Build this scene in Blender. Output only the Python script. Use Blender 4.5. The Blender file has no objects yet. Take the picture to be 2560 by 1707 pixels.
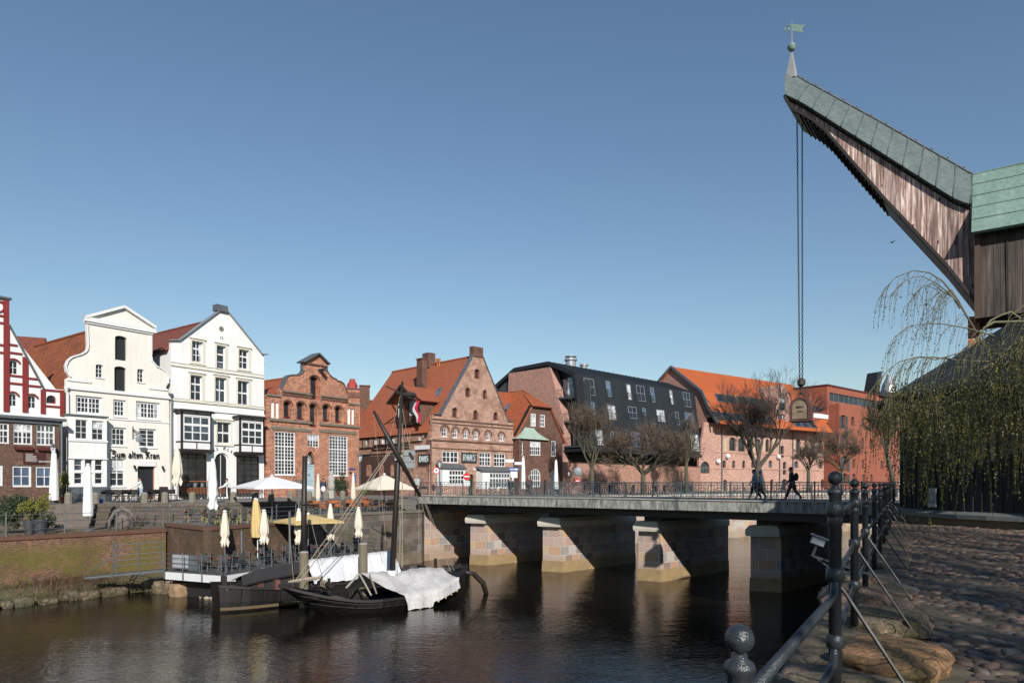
import bpy, bmesh, math, random
from mathutils import Vector, Matrix
from mathutils.geometry import tessellate_polygon
R = random.Random(7)
PI = math.pi
scene = bpy.context.scene
COL = scene.collection
F, CX, HY, EYE = 1707.0, 1280.0, 1206.0, 6.2
CAM = Vector((0, 0, EYE))
ZV = Vector((0, 0, 1))
def ray(px, py): return Vector(((px-CX)/F, 1.0, -(py-HY)/F))
def at(px, py, z):                      # where a sight line meets a level z
    D = (EYE-z)*F/(py-HY); return Vector(((px-CX)/F*D, D, z))
def atD(px, D, z=None, py=None):
    zz = z if z is not None else EYE-(py-HY)/F*D
    return Vector(((px-CX)/F*D, D, zz))
ZC = {1:(0,730,.33165),2:(360,730,.33165),3:(640,850,.2552),4:(880,830,.2678),5:(1200,850,.2551),6:(1600,850,.29762),
 7:(0,1180,.24236),8:(380,1150,.2615),9:(660,950,.41458),10:(1040,1180,.28061),11:(1500,1150,.35515),12:(1930,1150,.35513),
 13:(1930,30,.29971),14:(2060,380,.31888),15:(2100,660,.42711)}
def zp(n, x, y):
    a = ZC[n]; return a[0]+x*a[2], a[1]+y*a[2]
class Frame:
    def __init__(s, O, U, V=ZV):
        s.O = Vector(O); s.U = Vector((*U,0)[:3]).normalized(); s.V = Vector(V).normalized()
        s.N = s.V.cross(s.U).normalized()
        s.M = Matrix(((s.U.x, s.N.x, s.V.x, s.O.x), (s.U.y, s.N.y, s.V.y, s.O.y), (s.U.z, s.N.z, s.V.z, s.O.z), (0,0,0,1)))
    def m(s, px, py, off=0.0):
        r = ray(px, py); o = s.O+s.N*off
        t = (o-CAM).dot(s.N)/r.dot(s.N)
        p = CAM+r*t-o
        return p.dot(s.U), p.dot(s.V)
    def z(s, n, x, y, off=0.0): return s.m(*zp(n, x, y), off)
    def w(s, u, v, off=0.0): return s.O+s.U*u+s.V*v+s.N*off
    def rect(s, n, x0, y0, x1, y1, off=0.0):       # box seen in an enlargement -> u0,v0,u1,v1
        u0 = s.z(n, x0, (y0+y1)/2, off)[0]; u1 = s.z(n, x1, (y0+y1)/2, off)[0]
        xm = (x0+x1)/2
        return u0, s.z(n, xm, y1, off)[1], u1, s.z(n, xm, y0, off)[1]
    def sub(s, u=0, v=0, off=0): return Frame(s.w(u, v, off), s.U, s.V)
def frame_px(px, D, z, vpx, flip=False):           # a vertical plane through a point, vanishing towards vpx
    d = Vector(((vpx-CX)/F, 1, 0))
    return Frame(atD(px, D, z), -d if flip else d)
# ---------------------------------------------------------------- meshes
class MB:
    def __init__(s): s.v = []; s.f = []; s.mi = []; s.cur = 0
    def add(s, vs, fs):
        b = len(s.v); s.v += [tuple(v) for v in vs]
        for f in fs: s.f.append([b+i for i in f]); s.mi.append(s.cur)
        return s
    def box(s, x0, y0, z0, x1, y1, z1):
        return s.add([(x0,y0,z0),(x1,y0,z0),(x1,y1,z0),(x0,y1,z0),(x0,y0,z1),(x1,y0,z1),(x1,y1,z1),(x0,y1,z1)],
            [(0,3,2,1),(4,5,6,7),(0,1,5,4),(1,2,6,5),(2,3,7,6),(3,0,4,7)])
    def cbox(s, c, sx, sy, sz, rz=0.0):
        ca, sa = math.cos(rz), math.sin(rz); vs = []
        for k in (-1, 1):
            for a, b in ((-1,-1),(1,-1),(1,1),(-1,1)):
                x, y = a*sx/2, b*sy/2
                vs.append((c[0]+x*ca-y*sa, c[1]+x*sa+y*ca, c[2]+k*sz/2))
        return s.add(vs, [(0,3,2,1),(4,5,6,7),(0,1,5,4),(1,2,6,5),(2,3,7,6),(3,0,4,7)])
    def bar(s, p, q, w, h, up=ZV):                 # rectangular bar between two points
        p = Vector(p); q = Vector(q); d = (q-p).normalized()
        a = d.cross(up)
        if a.length < 1e-4: a = d.cross(Vector((0,1,0)))
        a.normalize(); b = a.cross(d).normalized(); vs = []
        for o in (p, q):
            for i, j in ((-1,-1),(1,-1),(1,1),(-1,1)): vs.append(o+a*(i*w/2)+b*(j*h/2))
        return s.add(vs, [(0,1,2,3),(7,6,5,4),(0,4,5,1),(1,5,6,2),(2,6,7,3),(3,7,4,0)])
    def tube(s, pts, r, n=6, cap=True):
        pts = [Vector(p) for p in pts]; m = len(pts)
        rr = r if isinstance(r, (list, tuple)) else [r]*m
        vs = []; prev = None
        for i, p in enumerate(pts):
            d = (pts[min(i+1, m-1)]-pts[max(i-1, 0)])
            d = d.normalized() if d.length > 1e-9 else ZV.copy()
            if prev is None:
                a = d.cross(ZV if abs(d.z) < .9 else Vector((1,0,0))).normalized()
            else:
                a = prev-d*prev.dot(d)
                a = a.normalized() if a.length > 1e-6 else d.cross(ZV if abs(d.z) < .9 else Vector((1,0,0))).normalized()
            prev = a; b = d.cross(a)
            for k in range(n):
                t = 2*PI*k/n; vs.append(p+a*(rr[i]*math.cos(t))+b*(rr[i]*math.sin(t)))
        fs = []
        for i in range(m-1):
            for k in range(n):
                k2 = (k+1) % n; fs.append((i*n+k, i*n+k2, (i+1)*n+k2, (i+1)*n+k))
        if cap and n > 2: fs += [tuple(range(n-1, -1, -1)), tuple((m-1)*n+k for k in range(n))]
        return s.add(vs, fs)
    def lathe(s, prof, c=(0,0,0), n=16, ax=None, sq=1.0):   # profile (r,z)
        vs = []; fs = []; m = len(prof)
        for r, z in prof:
            for k in range(n):
                t = 2*PI*k/n; vs.append((c[0]+max(r, 1e-4)*math.cos(t), c[1]+max(r, 1e-4)*math.sin(t)*sq, c[2]+z))
        for i in range(m-1):
            for k in range(n):
                k2 = (k+1) % n; fs.append((i*n+k, i*n+k2, (i+1)*n+k2, (i+1)*n+k))
        fs += [tuple(range(n-1, -1, -1)), tuple((m-1)*n+k for k in range(n))]
        return s.add(vs, fs)
    def plate(s, out, holes=(), t=.3, y0=0.0):     # outline (x,z) with holes, thickness towards +y
        loops = [out]+list(holes); flat = [p for l in loops for p in l]
        tris = tessellate_polygon([[Vector((p[0], p[1], 0)) for p in l] for l in loops]); n = len(flat)
        vs = [(p[0], y0, p[1]) for p in flat]+[(p[0], y0+t, p[1]) for p in flat]
        fs = []
        for a, b, c in tris:
            ar = (flat[b][0]-flat[a][0])*(flat[c][1]-flat[a][1])-(flat[c][0]-flat[a][0])*(flat[b][1]-flat[a][1])
            if abs(ar) < 1e-9: continue
            if ar < 0: a, c = c, a
            fs.append((a, b, c)); fs.append((c+n, b+n, a+n))
        k = 0
        for li, l in enumerate(loops):
            m = len(l); A = sum(l[i][0]*l[(i+1) % m][1]-l[(i+1) % m][0]*l[i][1] for i in range(m))
            ccw = A > 0
            for i in range(m):
                a, b = k+i, k+(i+1) % m
                if ccw == (li == 0): fs.append((a, a+n, b+n, b))
                else: fs.append((b, b+n, a+n, a))
            k += m
        return s.add(vs, fs)
    def sphere(s, c, r, n=10, m=7, sc=(1,1,1)):
        vs = []; fs = []
        for i in range(m+1):
            ph = PI*i/m
            for k in range(n):
                t = 2*PI*k/n
                vs.append((c[0]+r*sc[0]*math.sin(ph)*math.cos(t), c[1]+r*sc[1]*math.sin(ph)*math.sin(t), c[2]-r*sc[2]*math.cos(ph)))
        for i in range(m):
            for k in range(n): fs.append((i*n+k, i*n+(k+1) % n, (i+1)*n+(k+1) % n, (i+1)*n+k))
        return s.add(vs, fs)
    def grid(s, rows):                              # rows of points -> quads
        n = len(rows[0]); vs = [p for r in rows for p in r]; fs = []
        for i in range(len(rows)-1):
            for j in range(n-1): fs.append((i*n+j, i*n+j+1, (i+1)*n+j+1, (i+1)*n+j))
        return s.add(vs, fs)
    def mesh(s, name, mats, smooth=False, recalc=True, weld=False):
        me = bpy.data.meshes.new(name); me.from_pydata(s.v, [], s.f)
        if not isinstance(mats, (list, tuple)): mats = [mats]
        for m in mats: me.materials.append(m)
        if len(mats) > 1: me.polygons.foreach_set('material_index', s.mi)
        if recalc or weld:
            bm = bmesh.new(); bm.from_mesh(me)
            if weld: bmesh.ops.remove_doubles(bm, verts=bm.verts, dist=1e-4)
            if recalc: bmesh.ops.recalc_face_normals(bm, faces=bm.faces)
            bm.to_mesh(me); bm.free()
        if smooth:
            me.polygons.foreach_set('use_smooth', [True]*len(me.polygons))
        me.update(); return me
def link(name, data, parent=None, M=None):
    o = bpy.data.objects.new(name, data); COL.objects.link(o)
    if parent is not None:
        o.parent = parent
        if M is not None: o.matrix_basis = WM[parent.name].inverted() @ M
        WM[o.name] = M if M is not None else WM[parent.name].copy()
    else:
        M = M if M is not None else Matrix.Identity(4)
        o.matrix_basis = M; WM[o.name] = M.copy()
    return o
WM = {}
def tag(o, label=None, cat=None, group=None, kind=None):
    if label: o['label'] = label
    if cat: o['category'] = cat
    if group: o['group'] = group
    if kind: o['kind'] = kind
    return o
def thing(name, label, cat, M=None, group=None):
    if isinstance(M, (tuple, Vector)): M = Matrix.Translation(Vector(M))
    return tag(link(name, None, None, M), label, cat, group)
def part(name, mb, mat, parent, M=None, smooth=False, label=None, recalc=True, weld=False):
    if M is None: M = WM[parent.name]
    o = link(name, mb.mesh(name, mat, smooth, recalc, weld), parent, M)
    if label: o['label'] = label
    return o
def solo(name, mb, mat, label, cat, M=None, group=None, smooth=False, kind=None, recalc=True):
    if isinstance(M, (tuple, Vector)): M = Matrix.Translation(Vector(M))
    return tag(link(name, mb.mesh(name, mat, smooth, recalc), None, M), label, cat, group, kind)
def struct(name, mb, mat, M=None, smooth=False, recalc=True):
    o = link(name, mb.mesh(name, mat, smooth, recalc), None, M); o['kind'] = 'structure'; return o
KIDS = {}
def copy_tree(o, M=None, label=None, parent=None, group=None):
    c = o.copy(); COL.objects.link(c)
    if parent is None:
        if M is not None:
            if isinstance(M, (tuple, Vector)): M = Matrix.Translation(Vector(M))
            c.matrix_basis = M
        WM[c.name] = c.matrix_basis.copy()
        if label: c['label'] = label
        if group: c['group'] = group
    else: c.parent = parent; c.matrix_basis = o.matrix_basis.copy()
    for ch in [x for x in COL.objects if x.parent == o]: copy_tree(ch, parent=c)
    return c
def TR(x, y, z, rz=0.0, s=1.0): return Matrix.Translation((x, y, z)) @ Matrix.Rotation(rz, 4, 'Z') @ Matrix.Scale(s, 4)
def Tv(p, rz=0.0, s=1.0): return TR(p[0], p[1], p[2], rz, s)
# ---------------------------------------------------------------- materials
def lin(c): return tuple((x/12.92 if x <= .04045 else ((x+.055)/1.055)**2.4) for x in c)
MATS = {}
def newmat(name):
    m = bpy.data.materials.new(name); m.use_nodes = True
    nt = m.node_tree; return m, nt, nt.nodes['Principled BSDF']
def nd(nt, t, **kw):
    n = nt.nodes.new(t)
    for k, v in kw.items(): setattr(n, k, v)
    return n
def ramp(nt, fac, stops):
    r = nd(nt, 'ShaderNodeValToRGB'); e = r.color_ramp.elements
    while len(e) > len(stops): e.remove(e[-1])
    while len(e) < len(stops): e.new(.5)
    for i, (p, c) in enumerate(stops): e[i].position = p; e[i].color = (*c, 1) if len(c) == 3 else c
    nt.links.new(fac, r.inputs[0]); return r.outputs[0]
def mix(nt, fac, a, b, mode='MIX'):
    n = nd(nt, 'ShaderNodeMix', data_type='RGBA', blend_type=mode)
    for s, v in ((0, fac), (6, a), (7, b)):
        if isinstance(v, bpy.types.NodeSocket): nt.links.new(v, n.inputs[s])
        elif s == 0: n.inputs[s].default_value = v
        else: n.inputs[s].default_value = (*v, 1)
    return n.outputs[2]
def coords(nt, mode='obj', sc=(1,1,1)):
    tc = nd(nt, 'ShaderNodeTexCoord'); src = tc.outputs['Object']
    if mode == 'wall':      # (x+y, z)
        sp = nd(nt, 'ShaderNodeSeparateXYZ'); nt.links.new(src, sp.inputs[0])
        ad = nd(nt, 'ShaderNodeMath', operation='ADD'); nt.links.new(sp.outputs[0], ad.inputs[0]); nt.links.new(sp.outputs[1], ad.inputs[1])
        cb = nd(nt, 'ShaderNodeCombineXYZ'); nt.links.new(ad.outputs[0], cb.inputs[0]); nt.links.new(sp.outputs[2], cb.inputs[1]); src = cb.outputs[0]
    mp = nd(nt, 'ShaderNodeMapping'); mp.inputs['Scale'].default_value = sc; nt.links.new(src, mp.inputs[0])
    return mp.outputs[0]
def noise(nt, vec, scale, detail=4, rough=.6, dist=0):
    n = nd(nt, 'ShaderNodeTexNoise'); n.inputs['Scale'].default_value = scale; n.inputs['Detail'].default_value = detail
    n.inputs['Roughness'].default_value = rough; n.inputs['Distortion'].default_value = dist
    nt.links.new(vec, n.inputs['Vector']); return n.outputs['Fac']
def bump(nt, h, p, strength=.3, dist=.02):
    b = nd(nt, 'ShaderNodeBump'); b.inputs['Strength'].default_value = strength; b.inputs['Distance'].default_value = dist
    nt.links.new(h, b.inputs['Height']); nt.links.new(b.outputs[0], p.inputs['Normal'])
def simple(name, c, rough=.6, metal=0, var=.25, sc=3.0, bmp=.15, c2=None, aniso=(1,1,1), spec=.5, coat=0):
    if name in MATS: return MATS[name]
    m, nt, p = newmat(name); v = coords(nt, 'obj', aniso)
    f = noise(nt, v, sc, 6)
    c2 = c2 or tuple(x*(1-var) for x in c)
    col = ramp(nt, f, [(.32, c2), (.68, c)])
    f2 = noise(nt, v, sc*9, 3)
    col = mix(nt, .25, col, ramp(nt, f2, [(.3, tuple(x*.6 for x in c)), (.7, tuple(min(1, x*1.25) for x in c))]))
    nt.links.new(col, p.inputs['Base Color']); p.inputs['Roughness'].default_value = rough; p.inputs['Metallic'].default_value = metal
    p.inputs['Specular IOR Level'].default_value = spec
    if bmp: bump(nt, f2, p, bmp, .01)
    MATS[name] = m; return m
def brick(name, c1, c2, mortar, bw=.29, rh=.1, ms=.018, dark=None, dsc=.5, damt=(.45, .7), moss=None, bmp=.3, mzone=None):
    m, nt, p = newmat(name); v = coords(nt, 'wall')
    b = nd(nt, 'ShaderNodeTexBrick'); b.inputs['Scale'].default_value = 1
    b.inputs['Brick Width'].default_value = bw; b.inputs['Row Height'].default_value = rh; b.inputs['Mortar Size'].default_value = ms
    b.inputs['Color1'].default_value = (*c1, 1); b.inputs['Color2'].default_value = (*c2, 1); b.inputs['Mortar'].default_value = (*mortar, 1)
    b.inputs['Mortar Smooth'].default_value = .3
    nt.links.new(v, b.inputs['Vector']); col = b.outputs['Color']
    vo = nd(nt, 'ShaderNodeTexWhiteNoise', noise_dimensions='2D')
    # one random tone per brick
    sp = nd(nt, 'ShaderNodeSeparateXYZ'); nt.links.new(v, sp.inputs[0])
    fx = nd(nt, 'ShaderNodeMath', operation='DIVIDE'); nt.links.new(sp.outputs[0], fx.inputs[0]); fx.inputs[1].default_value = bw*.5
    fz = nd(nt, 'ShaderNodeMath', operation='DIVIDE'); nt.links.new(sp.outputs[1], fz.inputs[0]); fz.inputs[1].default_value = rh
    fx2 = nd(nt, 'ShaderNodeMath', operation='FLOOR'); nt.links.new(fx.outputs[0], fx2.inputs[0])
    fz2 = nd(nt, 'ShaderNodeMath', operation='FLOOR'); nt.links.new(fz.outputs[0], fz2.inputs[0])
    cb = nd(nt, 'ShaderNodeCombineXYZ'); nt.links.new(fx2.outputs[0], cb.inputs[0]); nt.links.new(fz2.outputs[0], cb.inputs[1])
    nt.links.new(cb.outputs[0], vo.inputs['Vector'])
    col = mix(nt, .55, col, ramp(nt, vo.outputs['Value'], [(0, (.35,.35,.38)), (.55, (.9,.9,.9)), (1, (1.45,1.4,1.35))]), 'MULTIPLY')
    n1 = noise(nt, v, dsc, 6, .65)
    if dark: col = mix(nt, ramp(nt, n1, [(damt[0], (0,0,0)), (damt[1], (1,1,1))]), col, mix(nt, .5, col, dark, 'MIX'))
    if moss:
        n2 = noise(nt, v, dsc*1.3, 5, .7, .6)
        fac = ramp(nt, n2, [(.36, (0,0,0)), (.52, (1,1,1))])
        if mzone:   # moss lower down only (growth zone above water)
            mp = nd(nt, 'ShaderNodeMapRange'); nt.links.new(sp.outputs[1], mp.inputs[0]); mp.inputs[1].default_value = mzone[0]; mp.inputs[2].default_value = mzone[1]
            fac = mix(nt, 1, fac, mp.outputs[0], 'MULTIPLY')
        col = mix(nt, fac, col, mix(nt, .72, col, moss, 'MIX'))
    nt.links.new(col, p.inputs['Base Color']); p.inputs['Roughness'].default_value = .85
    p.inputs['Specular IOR Level'].default_value = .25
    inv = nd(nt, 'ShaderNodeMath', operation='SUBTRACT'); inv.inputs[0].default_value = 1; nt.links.new(b.outputs['Fac'], inv.inputs[1])
    bump(nt, inv.outputs[0], p, bmp, .02)
    MATS[name] = m; return m
def tiles(name, c1, c2, dark, rw=.24, rh=.33, streak=.5):
    m, nt, p = newmat(name); v = coords(nt, 'wall')
    b = nd(nt, 'ShaderNodeTexBrick', offset=0.0); b.inputs['Scale'].default_value = 1
    b.inputs['Brick Width'].default_value = rw; b.inputs['Row Height'].default_value = rh; b.inputs['Mortar Size'].default_value = .018
    b.inputs['Mortar Smooth'].default_value = 1
    b.inputs['Color1'].default_value = (*c1, 1); b.inputs['Color2'].default_value = (*c2, 1); b.inputs['Mortar'].default_value = (*[x*.45 for x in c2], 1)
    nt.links.new(v, b.inputs['Vector'])
    n1 = noise(nt, v, .45, 7, .7)
    col = mix(nt, ramp(nt, n1, [(.5, (0,0,0)), (.72, (streak,)*3)]), b.outputs['Color'], dark)
    n2 = noise(nt, v, 6, 2)
    col = mix(nt, .5, col, ramp(nt, n2, [(.3, (.6,.6,.6)), (.7, (1.3,1.3,1.3))]), 'MULTIPLY')
    nt.links.new(col, p.inputs['Base Color']); p.inputs['Roughness'].default_value = .75; p.inputs['Specular IOR Level'].default_value = .3
    # rolled profile across the slope and the overlap of each course
    sp = nd(nt, 'ShaderNodeSeparateXYZ'); nt.links.new(v, sp.inputs[0])
    a = nd(nt, 'ShaderNodeMath', operation='MULTIPLY'); nt.links.new(sp.outputs[0], a.inputs[0]); a.inputs[1].default_value = 2*PI/rw
    s_ = nd(nt, 'ShaderNodeMath', operation='SINE'); nt.links.new(a.outputs[0], s_.inputs[0])
    d = nd(nt, 'ShaderNodeMath', operation='DIVIDE'); nt.links.new(sp.outputs[1], d.inputs[0]); d.inputs[1].default_value = rh
    fr = nd(nt, 'ShaderNodeMath', operation='FRACT'); nt.links.new(d.outputs[0], fr.inputs[0])
    mu = nd(nt, 'ShaderNodeMath', operation='MULTIPLY_ADD'); nt.links.new(fr.outputs[0], mu.inputs[0]); mu.inputs[1].default_value = -1.2; nt.links.new(s_.outputs[0], mu.inputs[2])
    bump(nt, mu.outputs[0], p, .8, .03)
    MATS[name] = m; return m
# ---------------------------------------------------------------- material set
def plaster(name, c, d):
    m, nt, p = newmat(name); v = coords(nt, 'wall'); vs = coords(nt, 'wall', (2.6,.28,1)); a = noise(nt, vs, 1.3, 6, .7, .3); b = noise(nt, v, .45, 5, .65)
    col = mix(nt, ramp(nt, a, [(.5, (0,0,0)), (.72, (.55,.55,.55))]), c, d); col = mix(nt, ramp(nt, b, [(.48, (0,0,0)), (.7, (.5,.5,.5))]), col, tuple(x*.86 for x in c))
    nt.links.new(col, p.inputs['Base Color']); p.inputs['Roughness'].default_value = .85; MATS[name] = m; return m
WHITE = plaster('plaster_white', (.84,.835,.82), (.66,.65,.61)); CREAM = plaster('plaster_cream', (.84,.80,.73), (.66,.61,.53))
TRIMW = simple('paint_white', (.82,.82,.82), .5, var=.05, sc=2, bmp=.05)
TRIMC = simple('paint_cream_stone', (.74,.70,.60), .7, var=.1, sc=2)
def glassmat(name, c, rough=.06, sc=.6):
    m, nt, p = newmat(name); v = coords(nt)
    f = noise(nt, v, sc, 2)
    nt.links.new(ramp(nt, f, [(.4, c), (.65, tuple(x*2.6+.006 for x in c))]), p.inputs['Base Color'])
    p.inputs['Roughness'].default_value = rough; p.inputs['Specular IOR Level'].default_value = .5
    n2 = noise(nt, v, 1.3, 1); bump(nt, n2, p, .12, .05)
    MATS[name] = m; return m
GLASS = glassmat('window_glass', (.012,.015,.02))
GLASSB = glassmat('window_glass_blue', (.05,.075,.12), .08)
GLASSM = glassmat('window_glass_sheen', (.035,.045,.055), .05, .9)
GLASSC = glassmat('window_glass_curtain_reflection', (.30,.31,.32), .12, 1.2)
BR_LUNE = brick('brick_orange', (.54,.145,.05), (.36,.085,.035), (.52,.44,.35), .34, .125, .02, dark=(.10,.04,.03), dsc=.5, damt=(.52,.72), bmp=.4)
BR_ROHS = brick('brick_old_patched', (.46,.135,.06), (.27,.075,.04), (.58,.50,.41), .34, .13, .028, dark=(.16,.06,.04), dsc=.55, damt=(.5,.62), bmp=.45)
BR_HOUSE = brick('brick_dark_red', (.17,.058,.035), (.12,.045,.03), (.22,.17,.14), .25, .08, .012, dark=(.06,.03,.022), dsc=.8)
BR_BROWN = brick('brick_brown', (.15,.07,.045), (.11,.055,.038), (.2,.15,.12), .25, .08, .012)
BR_PINK = brick('brick_pink_new', (.44,.15,.095), (.36,.13,.09), (.56,.42,.36), .26, .085, .02, dsc=1.0)
BR_WALL = brick('brick_garden_wall', (.42,.14,.075), (.36,.12,.07), (.52,.40,.33), .28, .09, .018, dark=(.22,.09,.06), dsc=.3, damt=(.5,.75))
BR_MILL = brick('brick_mill_pink', (.54,.235,.16), (.42,.165,.11), (.64,.50,.42), .28, .1, .02, dark=(.24,.13,.09), dsc=.22, damt=(.5,.7))
BR_OFFICE = brick('brick_office_red', (.38,.105,.06), (.31,.085,.05), (.34,.16,.11), .25, .08, .012, dark=(.22,.06,.04), dsc=.15, damt=(.5,.8))
BR_QUAY = brick('brick_quay_mossy', (.24,.085,.05), (.15,.06,.042), (.24,.20,.15), .27, .09, .015, dark=(.07,.045,.035), dsc=.35, damt=(.45,.6), moss=(.12,.115,.018), mzone=(3.1,2.3))
BR_TERR = brick('brick_terrace', (.22,.085,.052), (.16,.065,.045), (.26,.22,.18), .27, .09, .015, dark=(.08,.055,.04), dsc=.5, damt=(.4,.6), moss=(.07,.06,.035))
T_ORANGE = tiles('roof_tiles_orange', (.46,.125,.045), (.36,.095,.04), (.14,.06,.04), streak=.6)
T_BROWN = tiles('roof_tiles_weathered', (.34,.10,.035), (.24,.07,.03), (.085,.045,.03), streak=.85)
T_RED = tiles('roof_tiles_red', (.26,.075,.045), (.20,.06,.04), (.14,.07,.055), streak=.6)
T_ROHS = tiles('roof_tiles_sunburnt', (.42,.125,.055), (.35,.10,.05), (.30,.13,.10), streak=.75)
T_MILL = tiles('roof_tiles_bright', (.58,.135,.035), (.50,.115,.035), (.38,.10,.04), streak=.3)
RED = simple('timber_red', (.25,.022,.02), .6, var=.25, sc=2)
LEAD = simple('lead_grey', (.12,.135,.15), .5, var=.3, sc=1.5)
ZINC = simple('zinc_light', (.35,.38,.4), .45, .3, sc=2)
BLACKM = simple('zinc_anthracite', (.018,.021,.025), .55, .0, var=.35, sc=.6, aniso=(1,1,.25))
BLACKD = simple('zinc_anthracite_dark', (.012,.014,.017), .6, var=.3)
GREYM = simple('metal_panel_grey', (.06,.07,.078), .5, var=.2)
BLACK = simple('black_timber', (.02,.013,.01), .6, var=.3)
IRON = simple('iron_grey_paint', (.10,.125,.14), .5, .2, sc=2, var=.2)
GALV = simple('galvanised_steel', (.19,.21,.23), .45, .5, var=.3, sc=4)
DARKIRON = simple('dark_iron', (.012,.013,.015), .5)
STONE = simple('stone_grey_sand', (.22,.19,.15), .9, var=.4, sc=2, bmp=.4)
WOODB = simple('wood_red_brown', (.20,.045,.02), .6, var=.3)
ORANGEW = simple('wood_orange', (.42,.13,.035), .55, var=.2)
FABW = simple('canvas_white', (.80,.80,.80), .85, var=.04, sc=3)
FABC = simple('canvas_cream', (.76,.69,.56), .85, var=.08, sc=3)
FABY = simple('canvas_yellow', (.66,.48,.20), .85, var=.1, sc=3)
DARKRED = simple('dark_red_paint', (.10,.015,.015), .6)
def copper(name, c1, c2, c3, vert=True, seams=None):
    m, nt, p = newmat(name); v = coords(nt); v2 = coords(nt, 'obj', (1.6,1.6,.35))
    f = noise(nt, v2, 1.2, 6, .65); col = ramp(nt, f, [(.3, c1), (.55, c2), (.8, c3)])
    f2 = noise(nt, v, 7, 4); col = mix(nt, .35, col, ramp(nt, f2, [(.3, tuple(x*.6 for x in c2)), (.75, tuple(min(x*1.5,1) for x in c3))]))
    nt.links.new(col, p.inputs['Base Color']); p.inputs['Roughness'].default_value = .6; bump(nt, f2, p, .15, .01)
    MATS[name] = m; return m
COP_G = copper('copper_green', (.11,.19,.165), (.175,.275,.235), (.27,.37,.32))
COP_D = copper('copper_grey_green', (.06,.082,.082), (.095,.125,.12), (.15,.185,.17))
COP_L = copper('copper_pale', (.26,.36,.30), (.36,.47,.39), (.42,.52,.44))
def planks(name, c1, c2, c3, w=.16, rough=.8, knots=True, grain=1.0):
    m, nt, p = newmat(name); v = coords(nt, 'wall')
    sp = nd(nt, 'ShaderNodeSeparateXYZ'); nt.links.new(v, sp.inputs[0])
    d = nd(nt, 'ShaderNodeMath', operation='DIVIDE'); nt.links.new(sp.outputs[0], d.inputs[0]); d.inputs[1].default_value = w
    fl = nd(nt, 'ShaderNodeMath', operation='FLOOR'); nt.links.new(d.outputs[0], fl.inputs[0])
    wn = nd(nt, 'ShaderNodeTexWhiteNoise', noise_dimensions='1D'); nt.links.new(fl.outputs[0], wn.inputs['W'])
    mp = nd(nt, 'ShaderNodeMapping'); mp.inputs['Scale'].default_value = (9,.55,1); nt.links.new(v, mp.inputs[0])
    ad = nd(nt, 'ShaderNodeVectorMath', operation='ADD'); nt.links.new(mp.outputs[0], ad.inputs[0])
    cb = nd(nt, 'ShaderNodeCombineXYZ'); mu = nd(nt, 'ShaderNodeMath', operation='MULTIPLY'); nt.links.new(wn.outputs[0], mu.inputs[0]); mu.inputs[1].default_value = 37
    nt.links.new(mu.outputs[0], cb.inputs[1]); nt.links.new(cb.outputs[0], ad.inputs[1])
    g = noise(nt, ad.outputs[0], 1.1, 6, .7, .5)
    col = ramp(nt, g, [(.34, c1), (.5, c2), (.64, c3)])
    col = mix(nt, .6, col, ramp(nt, wn.outputs[0], [(0, (.45,.42,.42)), (1, (1.5,1.5,1.5))]), 'MULTIPLY')
    if knots:
        k = nd(nt, 'ShaderNodeTexVoronoi'); k.inputs['Scale'].default_value = 1; mk = nd(nt, 'ShaderNodeMapping'); mk.inputs['Scale'].default_value = (1/w*.5, 1.3, 1)
        nt.links.new(v, mk.inputs[0]); nt.links.new(mk.outputs[0], k.inputs['Vector'])
        col = mix(nt, ramp(nt, k.outputs['Distance'], [(.07, (1,1,1)), (.14, (0,0,0))]), col, tuple(x*.25 for x in c1))
    fr = nd(nt, 'ShaderNodeMath', operation='FRACT'); nt.links.new(d.outputs[0], fr.inputs[0])
    gap = ramp(nt, fr.outputs[0], [(0, (0,0,0)), (.07, (1,1,1)), (.93, (1,1,1)), (1, (0,0,0))])
    col = mix(nt, gap, tuple(x*.25 for x in c1), col)
    nt.links.new(col, p.inputs['Base Color']); p.inputs['Roughness'].default_value = rough; bump(nt, gap, p, .5, .02)
    MATS[name] = m; return m
PL_JIB = planks('planks_weathered_pink', (.10,.055,.045), (.40,.26,.22), (.86,.72,.66), .17)
PL_DARK = planks('planks_dark_grey', (.028,.022,.018), (.062,.047,.038), (.13,.10,.085), .21, knots=False)
PL_BLACK = planks('planks_black', (.006,.006,.006), (.013,.012,.011), (.028,.026,.024), .25, .7, knots=False)
TAR = planks('planks_tarred_hull', (.004,.0035,.0035), (.008,.007,.0065), (.02,.018,.016), .9, .5, knots=False)
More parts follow.
